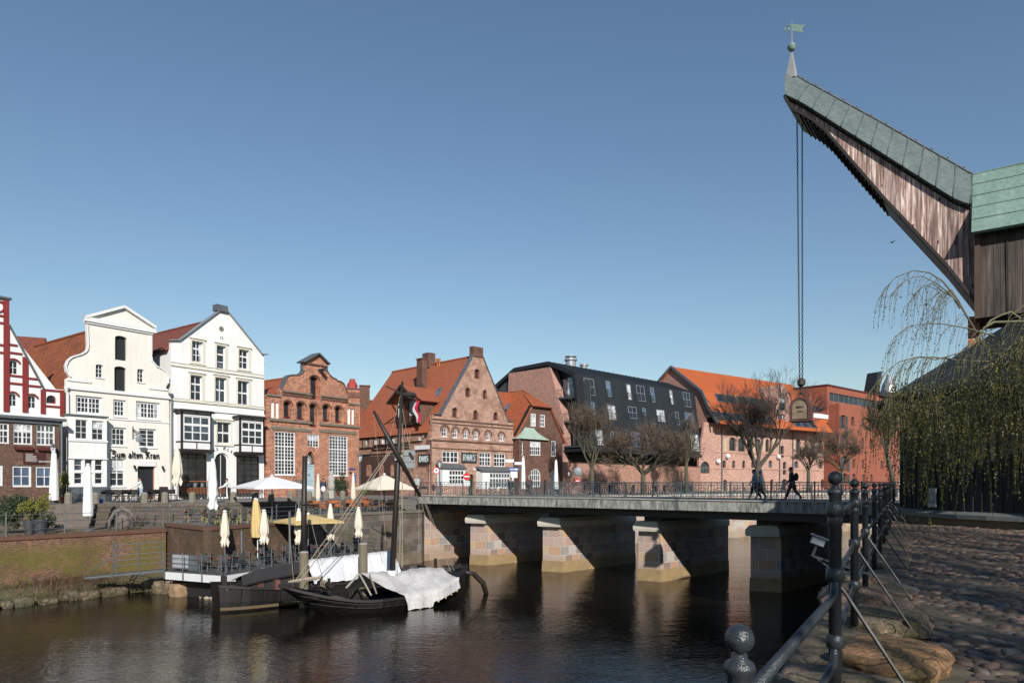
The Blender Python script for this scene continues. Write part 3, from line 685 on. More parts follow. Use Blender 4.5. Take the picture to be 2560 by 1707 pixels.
# wrought hanging sign
u, v = fw_.z(1, 1000, 1060); mb = MB(); mb.bar((u,-.03,v-.5),(u,-.03,v+.5),.05,.05); mb.bar((u,-.05,v+.3),(u,-1.1,v-.1),.04,.04); mb.bar((u,-.05,v-.3),(u,-.9,v-.1),.03,.03)
for k in range(5): mb.tube([(u, -.25-.17*k+.09*math.cos(t), v+.1-.04*k+.09*math.sin(t)) for t in [i*PI/4 for i in range(9)]], .016, 4)
hs = part('sign_bracket', mb, DARKIRON, B.root, fw_.M)
part('sign_board', MB().lathe([(.02,-.3),(.26,-.22),(.3,0),(.2,.2),(.02,.28)], (u, -1.05, v-.5), 4, sq=.2), ZINC, hs, fw_.M)
# downpipes at both corners
for px_, y0_, y1_, m_ in ((505, 745, 960, TRIMW), (1290, 790, 1500, LEAD)):
    a, b = fw_.z(1, px_, y0_), fw_.z(1, px_+(0 if px_ < 600 else 14), y1_)
    mb = MB().tube([(a[0]-.1,-.08,a[1]+.15),(a[0],-.14,a[1]-.2),(a[0]+.02,-.14,max(.1, b[1]))], .07, 6); mb.lathe([(.05,-.2),(.17,.1),(.17,.16)], (a[0]-.08,-.14,a[1]+.1), 8)
    part('downpipe', mb, m_, B.root, fw_.M)
# ---- tall white house (third)
fh = FA.sub(0); z = lambda x0, y0, x1, y1, off=0.0: fh.rect(2, x0, y0, x1, y1, off)
B = Bld('white_gabled_house', 'tall white house with a plain steep gable and two dark timbered bay windows', fh, 'house')
sur = []
for r, c, rw, t_ in (((360,372,445,528),2,3,(2,)), ((547,405,615,590),1,3,(2,)), ((715,435,790,578),2,3,(2,)), ((350,628,440,815),2,3,(2,)), ((536,645,622,830),2,2,(1,)), ((706,670,792,850),2,2,(1,)), ((551,980,655,1140),2,2,(1,))):
    q = z(*r); sur.append(q); B.win(q, c, rw, tr=t_, fw=.08, mw=.06, rec=.2)
mb = MB()
for q in sur:
    i = (q[0]-.002, q[1]-.002, q[2]+.002, q[3]+.002)
    mb.plate([(q[0]-.16,q[1]-.14),(q[2]+.16,q[1]-.14),(q[2]+.16,q[3]+.18),(q[0]-.16,q[3]+.18)], [[(i[0],i[1]),(i[2],i[1]),(i[2],i[3]),(i[0],i[3])]], .06, -.06)
    mb.box(q[0]-.24, -.14, q[3]+.182, q[2]+.24, 0, q[3]+.27); mb.box(q[0]-.24, -.12, q[1]-.22, q[2]+.24, 0, q[1]-.142)
    part('window_surround', mb, TRIMC, B.root, fh.M); mb = MB()
# door niche
dr = z(535,1210,640,1500); dr = (dr[0], .02, dr[2], dr[3]); dw = dr[2]-dr[0]
B.win(dr, 2, 1, arch=dw/2, rec=.2, fw=.1, frame=WHITE, pane=BLACKD, name='door')
out = zpoly(fh, 2, [(200,1540),(905,1540),(925,480),(880,465),(620,145),(565,142),(265,365),(190,372)]); out[0] = (out[0][0]+.05, -.6); out[1] = (out[1][0], -.6)
uL, uR = out[0][0], out[1][0]; out[-1] = (uL, out[-1][1]); out[2] = (uR, out[2][1])
ve = fh.z(2, 225, 372)[1]-.4; vR = fh.z(2, 592, 140)[1]; uC = fh.z(2, 590, 600)[0]
B.wall(out, WHITE, .34, [(uL+.02,-.6),(uR-.02,-.6),(uR-.02,ve-.1),(uC,vR-1.0),(uL+.02,ve-.1)], 12)
B.roof(uL-.1, ve-.1, uC, vR-.65, uR+.05, ve-.1, .345, 12.5, T_RED)
molding(B, fh, 2, [(190,362),(262,362),(565,138),(622,138)], mat=ZINC, sz=(.36,.08)); molding(B, fh, 2, [(620,140),(885,468),(930,470)], mat=ZINC, sz=(.36,.08))
a, b = fh.z(2, 538, 135), fh.z(2, 622, 142); B.box('gable_cap', a[0], a[1]-.05, b[0], a[1]+.5, .25, LEAD, .45)
for y_, h_, p_ in ((600,.13,.1), (578,.08,.06), (848,.12,.1), (832,.06,.06), (902,.14,.12)):
    vv = fh.z(2, 570, y_)[1]; B.box('cornice', uL-.04, vv-h_/2, uR+.03, vv+h_/2, p_, TRIMC if h_ < .14 else TRIMW)
u, v = fh.z(2, 583, 278); part('round_vent', MB().tube([(u,-.03,v),(u,.02,v)], .22, 14), STONE, B.root, fh.M)
text_part('date_numerals', '12', .3, STONE, B.root, fh, fh.z(2,583,345)[0], fh.z(2,583,345)[1], -.02)
# arched lettering
c = fh.z(2, 590, 1300)
s_ = 'DAS KLEINE'; a0 = 128; 
for i, ch in enumerate(s_):
    if ch == ' ': continue
    an = math.radians(a0-10.6*i*1.05); rr = 1.72
    cu = bpy.data.curves.new('t', 'FONT'); cu.body = ch; cu.size = .42 if i in (0,4) else .34; cu.extrude = .02; cu.align_x = 'CENTER'; cu.resolution_u = 2
    ob = bpy.data.objects.new('t', cu); COL.objects.link(ob); dg = bpy.context.evaluated_depsgraph_get(); dg.update()
    me = bpy.data.meshes.new_from_object(ob.evaluated_get(dg)); bpy.data.objects.remove(ob); me.materials.clear(); me.materials.append(DARKIRON)
    L = Matrix.Translation((c[0]+rr*math.cos(an), -.03, c[1]-.42+rr*math.sin(an))) @ Matrix.Rotation(-(an-PI/2), 4, 'Y') @ Matrix(((1,0,0,0),(0,0,-1,0),(0,1,0,0),(0,0,0,1)))
    link('letter', me, B.root, fh.M @ L)
def timber_bay(B, fr, n, x0, x1, ytop, ysill, ybot, yground, panes, pb=.9):
    fb = fr.sub(0, 0, -pb); bh = []
    u0, u1 = fb.z(n, x0, ysill)[0], fb.z(n, x1, ysill)[0]; xm = (x0+x1)/2
    vt, vs, vb = fb.z(n, xm, ytop)[1], fb.z(n, xm, ysill)[1], fb.z(n, xm, ybot)[1]
    B.win((u0+.15, vs+.08, u1-.1, vt-.42), 3, 3, tr=(2,), fw=.1, mw=.09, rec=.04, fr=fb, holes=bh)
    mb = MB(); mb.plate([(u0,vb+.12),(u1,vb+.12),(u1,vt-.1),(u0,vt-.1)], bh, .1); mb.box(u0, .1, vb+.12, u0+.1, pb-.002, vt-.1).box(u1-.1, .1, vb+.12, u1, pb-.002, vt-.1)
    bay = part('bay_window', mb, TRIMW, B.root, fb.M)
    mb = MB(); t = .1
    for (a, b, c_, d) in ((u0-.04,vt-.3,u1+.04,vt-.22),(u0-.04,vs-.04,u1+.04,vs+.06),(u0-.04,vb+.02,u1+.04,vb+.14)): mb.box(a, -.04, b, c_, -.001, d)
    for u in (u0, u1-.06): mb.box(u-.02, -.045, vb+.1, u+.08, -.0015, vt-.1)
    um = (u0+u1)/2; mb.box(um-.04, -.035, vb+.1, um+.04, -.001, vs); mb.box(um-.04, -.035, vt-.3, um+.04, -.001, vt-.1)
    for u in (u0-.045, u1+.001): 
        for v in (vb+.06, vs, vt-.26): mb.box(u, 0, v-.05, u+.044, pb-.002, v+.05)
        mb.box(u, 0, vb+.1, u+.042, .12, vt-.1)
    part('bay_timber', mb, BLACK, bay, fb.M)
    part('bay_roof', MB().box(u0-.25, -.25, vt-.098, u1+.25, pb-.002, vt).box(u0-.15, -.15, vt+.002, u1+.15, pb-.002, vt+.1), BLACK, bay, fb.M)
    part('bay_underside', MB().box(u0-.12, -.12, vb-.12, u1+.12, pb-.002, vb+.018), BLACK, bay, fb.M)
    # glazed shopfront below
    fs = fr.sub(0, 0, -.25); sh = []
    vt2 = vb-.14
    s1 = (u0+.1, .25, u1-.05, vt2-.1)
    o = B.win(s1, 3, 6, tr=(5,), fw=.09, mw=.04, rec=.02, fr=fs, hole=False, frame=BLACK, pane=GLASS, name='shop_window')
    return fb
timber_bay(B, fh, 2, 285, 505, 898, 1130, 1195, 1480, 3); timber_bay(B, fh, 2, 725, 902, 945, 1155, 1215, 1480, 3)
mb = MB().tube([fh_ for fh_ in [(uL+.15,-.1,ve-5.6),(uL-.2,-.2,ve-6.3),(uL-.22,-.15,.1)]], .07, 6)
# ---- brick curved-gable house (fourth)
fl = FA.sub(fu(667)); z = lambda x0, y0, x1, y1, off=0.0: fl.rect(3, x0, y0, x1, y1, off)
B = Bld('brick_gabled_house', 'orange brick house with scrolled gable, tall white lattice windows and pale blue door', fl, 'house')
B.win(z(183,895,385,1320), 6, 12, tr=(4,8), mu=(3,), fw=.11, mw=.05, rec=.08, sill=TRIMW); B.win(z(716,935,900,1328), 6, 12, tr=(4,8), mu=(3,), fw=.11, mw=.05, rec=.08, sill=TRIMW)
B.win(z(503,922,620,1048), 4, 4, mu=(2,), fw=.08, mw=.04, rec=.08)
for x0, x1, y0, y1 in ((272,345,600,770),(402,475,610,785),(528,598,625,850),(655,722,635,800),(776,840,650,810)):
    B.win(z(x0,y0,x1,y1), 1, 1, arch=.32, rec=.42, fw=.05, frame=BR_HOUSE, pane=GLASS, name='niche_window')
B.win(z(532,355,612,580), 1, 1, arch=.35, rec=.42, fw=.05, frame=WOODB, pane=GLASS, name='loading_hatch')
for x0, x1, y0, y1 in ((147,180,600,760),(193,225,605,765),(897,925,665,822),(937,962,670,826)):
    B.win(z(x0,y0,x1,y1), 1, 1, arch=.12, rec=.1, fw=.02, frame=WHITE, pane=WHITE, name='blind_niche')
d = z(478,1085,590,1500); d = (d[0], 0.05, d[2], d[3])
dm = fl.z(3, 540, 1225)[1]
P = opening(*d, 1.5, True); B.holes.append(P)
door = part('door', MB().box(d[0], .3, 0, d[2], .36, dm), simple('paint_pale_blue', (.42,.55,.60), .5, var=.12), B.root, fl.M)
mbp = MB(); um = (d[0]+d[2])/2
for s_ in (-1,): 
    mbp.plate(opening(d[0]+.14, dm-1.55, d[2]-.14, dm-.18, .3), [opening(d[0]+.24, dm-1.45, d[2]-.24, dm-.3, .25)], .03, .27); mbp.plate(opening(d[0]+.14, .3, d[2]-.14, dm-1.7, .0), [opening(d[0]+.24, .4, d[2]-.24, dm-1.8, 0)], .03, .27)
mbp.box(d[0], .24, dm-.07, d[2], .36, dm+.1)
part('panel_moulding', mbp, simple('paint_pale_blue', (0,0,0)), door, fl.M)
part('knob', MB().sphere((um, .25, dm-.95), .07, 8, 6), DARKIRON, door, fl.M)
fan = part('fanlight', MB().plate(opening(d[0]+.02, dm+.1, d[2]-.02, d[3]-.02, 1.3, True), (), .03, .33), GLASS, B.root, fl.M)
mb = MB()
for k in range(7):
    t = math.radians(20+k*23.3); mb.bar((um,.31,dm+.12),(um+.5*math.cos(t),.31,dm+.12+.85*math.sin(t)),.03,.03)
part('glazing_bars', mb, TRIMW, fan, fl.M)
mb = MB()
for k in range(3):
    o1 = opening(d[0]-.10*(k+1), -.2, d[2]+.10*(k+1), d[3]+.16*(k+1), 1.6+.1*k, True, 12); i1 = opening(d[0]-.10*k-.001, -.3, d[2]+.10*k+.001, d[3]+.16*k+.001, 1.5+.1*k, True, 12)
    arch_pts = o1[2:]; in_pts = i1[2:]
    ring = [(o1[1][0], .05)]+arch_pts+[(o1[0][0], .05)]+[(i1[0][0], .05)]+in_pts[::-1]+[(i1[1][0], .05)]
    mb.plate(ring, (), .02+.03*k+.02, -.07-.001*k+.0) if k == 2 else None
part('portal_arch', mb, BR_LUNE, B.root, fl.M)
out = zpoly(fl, 3, [(105,1560),(1010,1560),(1015,630),(905,615),(895,545),(895,520),(880,470),(860,430),(830,405),(795,398),(785,382),(755,370),(720,340),(695,300),(690,262),(703,240),(600,132),(452,215),(470,235),(472,290),(450,322),(410,342),(350,340),(310,352),(285,385),(272,430),(240,470),(232,490),(240,550),(105,530)])
out[0] = (out[0][0], -.6); out[1] = (out[1][0], -.6); uL, uR = out[0][0], out[1][0]; out[-1] = (uL, out[-1][1]); out[2] = (uR, out[2][1])
ve = fl.z(3, 170, 540)[1]; vR = fl.z(3, 590, 250)[1]; uC = fl.z(3, 575, 600)[0]
B.wall(out, BR_LUNE, .5, [(uL+.02,-.6),(uR-.02,-.6),(uR-.02,ve-.5),(uC,vR-1.3),(uL+.02,ve-.5)], 13)
B.roof(uL-.05, ve-.35, uC, vR-.9, uR+.05, ve-.35, .505, 13.5, T_ORANGE)
for pts in ([(240,480),(272,430),(285,385),(310,352),(350,340),(410,342),(450,322),(472,290),(472,240)], [(690,262),(695,300),(720,340),(755,370),(785,382),(795,398),(830,405),(860,430),(880,470),(895,520)]):
    molding(B, fl, 3, pts, mat=LEAD if pts[0][0] < 300 else BR_HOUSE, sz=(.45,.1), off=.15)
molding(B, fl, 3, [(448,216),(600,132)], mat=LEAD, sz=(.9,.14), off=.15, name='pediment_edge'); molding(B, fl, 3, [(600,132),(706,240)], mat=LEAD, sz=(.9,.14), off=.15, name='pediment_edge')
v = fl.z(3, 580, 240)[1]; B.box('cornice', fl.z(3,455,230)[0], v-.1, fl.z(3,700,230)[0], v+.06, .14, BR_HOUSE)
for x0, x1, yy, h_, p_, mt in ((255,545,515,.16,.14,STONE),(628,905,560,.16,.14,STONE),(255,545,545,.22,.08,BR_HOUSE),(640,900,588,.22,.08,BR_HOUSE),(105,240,540,.2,.14,STONE),(905,1018,628,.2,.14,STONE),
    (130,545,795,.22,.16,STONE),(620,1020,838,.22,.16,STONE),(150,545,872,.3,.08,STONE),(620,985,900,.3,.08,STONE)):
    xm = (x0+x1)/2; v = fl.z(3, xm, yy)[1]; B.box('string_course', fl.z(3,x0,yy)[0], v-h_/2, fl.z(3,x1,yy)[0], v+h_/2, p_, mt)
# brick pilasters and arch heads between the niches
mb = MB()
for x_ in (122, 250, 375, 503, 630, 745, 872, 990):
    u = fl.z(3, x_, 700)[0]; v0 = fl.z(3, x_, 770+ (x_-250)*.07)[1]; v1 = fl.z(3, x_, 585+(x_-250)*.08)[1]; mb.box(u-.1, -.1, v0, u+.1, -.002, v1); part('pilaster', mb, BR_LUNE, B.root, fl.M); mb = MB()
for x_ in (505, 628):
    u = fl.z(3, x_, 400)[0]; part('pilaster', MB().box(u-.12, -.08, fl.z(3,x_,575)[1], u+.12, -.002, fl.z(3,x_,260)[1]), BR_LUNE, B.root, fl.M)
mb = MB()
for x0, x1, y0, y1 in ((272,345,600,770),(402,475,610,785),(528,598,625,850),(655,722,635,800),(776,840,650,810),(532,612,355,580)):
    q = z(x0,y0,x1,y1); uc = (q[0]+q[2])/2; hw = (q[2]-q[0])/2+.14
    mb.tube([(uc+hw*math.cos(t), -.03, q[3]-.34+.46*math.sin(t)) for t in [i*PI/8 for i in range(9)]], .075, 5)
    part('arch_moulding', mb, BR_HOUSE, B.root, fl.M); mb = MB()
u, v = fl.z(3, 620, 320); mb = MB(); mb.bar((u-.1,.1,v+.25),(u+.05,-1.0,v+.15),.16,.2); mb.box(u-.28,-1.0,v+.27,u+.28,-.1,v+.33); part('hoist_beam', mb, LEAD, B.root, fl.M)
v = fl.z(3, 330, 785)[1]
mb = MB()
for x0, x1, y0, y1 in ((272,345,600,770),(402,475,610,785),(528,598,625,850),(655,722,635,800),(776,840,650,810)):
    q = z(x0,y0,x1,y1); mb.box(q[0]+.1, .08, q[1]+.001, q[2]-.1, .3, q[1]+.22)
    part('flower_box', mb, DARKRED, B.root, fl.M); mb = MB()
u, v = fl.z(3, 940, 1262); B.box('street_sign', u-.42, v-.09, u+.42, v+.09, .04, simple('enamel_blue', (.03,.07,.25), .4, var=.05))
u, v = fl.z(3, 925, 1300); part('medallion', MB().tube([(u,-.05,v),(u,-.005,v)], .15, 12), DARKIRON, B.root, fl.M)
def plane_hit(P0, N3, px, py):
    r = ray(px, py); t = (P0-CAM).dot(N3)/r.dot(N3); return CAM+r*t
# ---- red timbered house at the left edge
fr_ = FA.sub(fu(158)); z = lambda x0, y0, x1, y1, off=0.0: fr_.rect(1, x0, y0, x1, y1, off)
B = Bld('red_timbered_house', 'red and white stepped gable house above a brown brick front with white windows', fr_, 'house')
um = fr_.z(1, -95, 500)[0]
half = zpoly(fr_, 1, [(480,1000),(480,735),(325,728),(65,250),(65,60),(-60,40)])
half[0] = (half[0][0], -.6)
out = [(half[0][0], -.6)]+half[1:]+[(2*um-u, v) for u, v in half[:0:-1]]+[(2*um-half[0][0], -.6)]
for r, c_, a_ in (((65,515,140,622),1,.14),((62,765,132,862),1,.14),((207,780,277,878),1,.14),((-140,515,-65,622),1,.14)):
    q = z(*r); B.win(q, 2, 2, arch=a_, rec=.12, fw=.07)
q = z(350,778,424,840); B.win(q, 1, 1, arch=(q[3]-q[1])*.48, rec=.12, fw=.08, frame=RED)
uR = half[0][0]
B.wall(out, WHITE, .3, [(2*um-uR+.02,-.6),(uR-.02,-.6),(uR-.02,half[1][1]-.5),(um+.3,half[4][1]-.6),(um-.3,half[4][1]-.6),(2*um-uR+.02,half[1][1]-.5)], 10)
mb = MB()
def vb(x, y0, y1, w_=.14):
    a = fr_.z(1, x, y0); b = fr_.z(1, x, y1); mb.box(a[0]-w_, -.1, b[1], a[0]+w_, -.001, a[1])
def hb(x0, x1, y, t=.07):
    a = fr_.z(1, x0, y+0); b = fr_.z(1, x1, y); v = fr_.z(1, (x0+x1)/2, y)[1]; mb.box(a[0], -.07, v-t, b[0], -.002, v+t)
vb(46, 65, 900, .16); vb(188, 490, 905, .16); vb(322, 735, 915, .14); vb(467, 740, 935, .14); vb(-60, 65, 900, .16)
for x0, x1, y in ((46,65,185),(46,65,240),(46,130,398),(46,165,460),(46,190,632),(46,190,690),(190,280,652),(190,305,708),(330,460,742),(330,460,862),(-40,40,75),(-40,40,178),(-40,40,232),(-40,40,398),(-40,40,455)): hb(x0, x1, y)
for x0, x1, y in ((58,148,510),(55,140,758),(200,284,775)):
    a = fr_.z(1, x0, y); b = fr_.z(1, x1, y); uc = (a[0]+b[0])/2; hw = (b[0]-a[0])/2; v = fr_.z(1, (x0+x1)/2, y+14)[1]
    mb.tube([(uc+hw*math.cos(t), -.03, v-.1+.28*math.sin(t)) for t in [i*PI/6 for i in range(7)]], .07, 5)
part('timber_frame', mb, RED, B.root, fr_.M)
mb = MB(); a = fr_.z(1, -20, 108)
mb.tube([(a[0]+.38*math.cos(t), -.04, a[1]+.38*math.sin(t)) for t in [i*PI/8 for i in range(17)]], .06, 5); part('red_ring', mb, RED, B.root, fr_.M)
mb = MB()
for p, q in (((65,245),(325,728)),):
    a, b = fr_.z(1, *p), fr_.z(1, *q); mb.bar((a[0],.1,a[1]),(b[0],.1,b[1]),.5,.1)
    mb.bar((2*um-a[0],.1,a[1]),(2*um-b[0],.1,b[1]),.5,.1)
a, b = fr_.z(1, -125, 48), fr_.z(1, 82, 56); mb.box(2*um-b[0], -.2, b[1]-.06, b[0], .4, b[1]+.08); part('coping', mb, LEAD, B.root, fr_.M)
# brown brick front block
fb = fr_.sub(0, 0, -1.5); bh = []
q0 = fb.z(1, 448, 960); vt = fb.z(1, 240, 962)[1]; u1 = q0[0]; u0 = u1-9
for r in ((98,992,245,1148),(272,1000,415,1155),(-75,985,70,1140)):
    B.win(fb.rect(1, *r), 4, 3, tr=(2,), mu=(2,), fw=.09, mw=.05, rec=.08, fr=fb, holes=bh)
for r in ((90,1308,238,1468),(266,1312,410,1470),(-90,1300,22,1460)):
    B.win(fb.rect(1, *r), 2, 2, fw=.12, mw=.05, rec=.08, fr=fb, holes=bh, pane=GLASSB)
mb = MB().plate([(u0,-.6),(u1,-.6),(u1,vt),(u0,vt)], bh, .2); mb.box(u0, .204, -.6, u1, 1.49, vt-.01)
ft = part('brick_front_block', mb, BR_BROWN, B.root, fb.M)
part('front_roof', MB().box(u0-.2, -.3, vt+.005, u1+.35, 1.45, vt+.2).box(u0-.2, -.1, vt-.25, u1+.12, -.003, vt+.003), LEAD, ft, fb.M)
for r in ((108,1165,240,1190),(282,1172,378,1195)):
    q = fb.rect(1, *r); part('awning_box', MB().box(q[0], -.25, q[1], q[2], -.002, q[3]), DARKRED, ft, fb.M)
q = fb.rect(1, 175, 1205, 342, 1295); sb = part('menu_board', MB().box(q[0], -.06, q[1], q[2], -.002, q[3]), simple('board_maroon', (.07,.015,.012), .6), ft, fb.M)
for k in range(8):
    v = q[3]-.15-k*(q[3]-q[1]-.25)/8; part('text_line', MB().box(q[0]+.12, -.068, v, q[0]+.12+R.uniform(.4,.7), -.061, v+.02), TRIMW, sb, fb.M)
text_part('board_text', 'BRASSERIE', .16, TRIMW, sb, fb, (q[0]+q[2])/2+.6, q[1]+.18, -.07, .004)
mb = MB()
for k in range(14): mb.lathe([(.07,0),(.1,.03),(.02,.1)], (u0+.3+k*.3, -.05, .0), 4) if False else None
a = fb.z(1, 462, 960); part('downpipe', MB().tube([(a[0],-.05,a[1]),(a[0],-.05,.2)], .07, 6), LEAD, ft, fb.M)
# rear tiled house glimpsed between the two first gables
fq = Frame(atD(20, 62, ZS), (.92,.39,0)); a = fq.z(1, 70, 268); b = fq.z(1, 300, 305)
B = Bld('rear_tiled_house', 'dark red tiled house roof just showing between the red gable and white inn', fq, 'house')
L_ = b[0]-.5; vr = a[1]
B.wall([(-6,0),(L_,0),(L_,vr-4.2),(-6,vr-4.2)], WHITE, .3, [(-6,0),(L_,0),(L_,vr-4.2),(-6,vr-4.2)], 8)
B.slab([(-6.2,-.3,vr-4.4),(L_+.2,-.3,vr-4.4),(L_+.2,4,vr),(-6.2,4,vr)], T_RED); B.slab([(L_+.2,8.3,vr-4.4),(-6.2,8.3,vr-4.4),(-6.2,4,vr),(L_+.2,4,vr)], T_RED)
# ---- small houses seen in the alley
fq = Frame(atD(862, 88, ZS), (.97,.24,0))
B = Bld('alley_house', 'red tiled house with a square brick chimney in the alley behind the brick gable', fq, 'house')
q = fq.rect(3, 985, 545, 1215, 935); vr = q[3]; ve = vr-5.2
B.wall([(q[0],0),(q[2]+2,0),(q[2]+2,ve),(q[0],ve)], BR_HOUSE, .3, [(q[0],0),(q[2]+2,0),(q[2]+2,ve),(q[0],ve)], 9)
B.slab([(q[0]-.2,-.3,ve-.2),(q[2]+2.2,-.3,ve-.2),(q[2]+2.2,4.5,vr),(q[0]-.2,4.5,vr)], T_RED); B.slab([(q[2]+2.2,9.3,ve-.2),(q[0]-.2,9.3,ve-.2),(q[0]-.2,4.5,vr),(q[2]+2.2,4.5,vr)], T_RED)
q2 = fq.rect(3, 1020, 455, 1113, 550, 3.6); part('chimney', MB().box(q2[0], 3.2, q2[1]-2, q2[2], 4.6, q2[3]).box(q2[0]-.1, 3.1, q2[3]+.002, q2[2]+.1, 4.7, q2[3]+.15), BR_HOUSE, B.root, fq.M)
fq = Frame(atD(850, 80, ZS), (.97,.24,0))
B = Bld('flat_roofed_annex', 'flat roofed brick annex with a red vent cowl behind the scrolled gable', fq, 'house')
q = fq.rect(3, 860, 470, 1018, 700); B.wall([(q[0],0),(q[2],0),(q[2],q[3]),(q[0],q[3])], BR_LUNE, .3, [(q[0],0),(q[2],0),(q[2],q[3]-.2),(q[0],q[3]-.2)], 6)
B.box('string_course', q[0], q[3]-.15, q[2]+.1, q[3]+.02, .12, DARKRED); 
mb = MB(); n_ = 7
for k in range(n_): u = q[0]+(q[2]-q[0])*(k+.5)/n_; mb.box(u-.12, -.1, q[3]-1.1, u+.12, -.001, q[3]-.5)
part('corbel_frieze', mb, BR_HOUSE, B.root, fq.M)
u, v = fq.z(3, 945, 440); part('vent_cowl', MB().lathe([(.4,-1.6),(.4,-.6),(.62,-.3),(.62,.35),(.35,.75),(.33,1.0),(.1,1.05)], (u, 1.5, v-.1), 12), simple('cowl_red', (.40,.05,.035), .45, var=.1), B.root, fq.M)
# ---- large old brick house with the painted boards
fo = frame_px(1081, 70, ZS, 2967); z = lambda x0, y0, x1, y1, off=0.0: fo.rect(4, x0, y0, x1, y1, off)
B = Bld('old_brick_gable_house', 'large old brick house with steep triangular gable and huge orange side roof', fo, 'house')
SH = simple('shutter_red_brown', (.09,.028,.02), .7)
for r in ((1143,345,1192,435),(1058,518,1107,605),(1220,538,1262,625),(937,703,985,795),(1132,728,1178,820),(1320,747,1365,825)):
    q = z(*r); B.win(q, 1, 1, arch=.42, rec=.26, fw=.05, frame=SH, pane=SH, name='loft_hatch')
sm = ((840,885,890,975),(942,900,985,985),(1040,910,1082,990),(1135,920,1178,998),(1250,932,1290,1008),(1375,945,1415,1015))
for r in sm: B.win(z(*r), 2, 2, arch=.4, rec=.12, fw=.09, mw=.05, sill=TRIMW)
B.win(z(843,1112,995,1220), 4, 2, mu=(2,), fw=.1, mw=.06, rec=.06); B.win(z(1188,1125,1297,1250), 4, 3, mu=(2,), tr=(2,), fw=.08, rec=.06, mw=.05); B.win(z(1325,1135,1432,1255), 4, 3, mu=(2,), tr=(2,), fw=.08, rec=.06, mw=.05)
q = z(1090,1325,1138,1540); B.win((q[0],.02,q[2],q[3]), 1, 1, arch=.5, rec=.22, fw=.06, frame=simple('door_green', (.01,.05,.03), .5), pane=simple('door_green', (0,0,0)), name='door')
out = zpoly(fo, 4, [(752,1570),(1508,1570),(1505,840),(1455,830),(1218,220),(1125,220),(830,765),(762,765)])
out[0] = (0,-.6); out[1] = (out[2][0],-.6); out[-1] = (0, out[-1][1]); uR = out[2][0]; ve = out[-1][1]; uC = (fo.z(4,1171,220)[0]); vR = out[4][1]
B.wall(out, BR_ROHS, .4, [(.02,-.6),(uR-.02,-.6),(uR-.02,ve-1.8),(uC,vR-1.2),(.02,ve-1.8)], 15.6)
q = z(1125,140,1218,222); B.box('gable_cap', q[0], q[1]-.1, q[2], q[3], .12, BR_HOUSE, .5)
mb = MB()
molding(B, fo, 4, [(760,765),(830,765)], mat=LEAD, sz=(.4,.08)); molding(B, fo, 4, [(828,765),(1130,215)], mat=LEAD, sz=(.42,.1), off=.1); molding(B, fo, 4, [(1215,220),(1458,832),(1508,838)], mat=LEAD, sz=(.42,.1), off=.1)
for y_, h_, p_ in ((842,.14,.1),(875,.1,.08),(1028,.14,.1),(1098,.1,.07)):
    v = fo.z(4, 1145, y_)[1]; B.box('string_course', .0, v-h_/2, uR, v+h_/2, p_, BR_HOUSE)
for r in sm:
    q = z(*r); uc = (q[0]+q[2])/2; hw = (q[2]-q[0])/2+.2; mb = MB()
    mb.tube([(uc+hw*math.cos(t), -.03, q[3]-.42+.62*math.sin(t)) for t in [i*PI/8 for i in range(9)]], .08, 5); part('arch_moulding', mb, BR_HOUSE, B.root, fo.M)
BOARD = simple('board_slate', (.05,.065,.075), .6, var=.3)
def sign(B, fr, r, s, off=0):
    q = fr.rect(4, *r, off); o = part('painted_board', MB().box(q[0], off-.08, q[1], q[2], off-.003, q[3]), BOARD, B.root, fr.M)
    part('board_frame', MB().plate([(q[0]-.06,q[1]-.06),(q[2]+.06,q[1]-.06),(q[2]+.06,q[3]+.06),(q[0]-.06,q[3]+.06)], [[(q[0],q[1]),(q[2],q[1]),(q[2],q[3]),(q[0],q[3])]], .1, off-.1), BLACK, o, fr.M)
    H_ = q[3]-q[1]; W_ = q[2]-q[0]
    GL = {'R':[[(.1,0),(.2,1)],[(.2,1),(.7,.95),(.75,.65),(.25,.5),(.8,0)]],'O':[[(.45,.05),(.1,.3),(.1,.7),(.45,.95),(.8,.7),(.8,.3),(.45,.05)],[(.45,.35),(.35,.5),(.45,.65),(.55,.5),(.45,.35)]],
      'H':[[(.1,0),(.25,1)],[(.75,0),(.7,1)],[(.2,.4),(.72,.65)]],'S':[[(.85,.9),(.4,1),(.2,.75),(.7,.45),(.75,.15),(.3,0),(.1,.15)]]}
    mb = MB(); n = len(s)
    for i, ch in enumerate(s):
        for st in GL[ch]:
            mb.tube([(q[0]+W_*(.06+.9*(i+x*.95)/n), off-.1, q[1]+H_*(.15+.7*y)) for x, y in st], .055, 5)
    part('lettering', mb, simple('letter_pale', (.5,.56,.55), .6, var=.1), o, fr.M)
sign(B, fo, (1024,1130,1156,1214), 'ROHS')
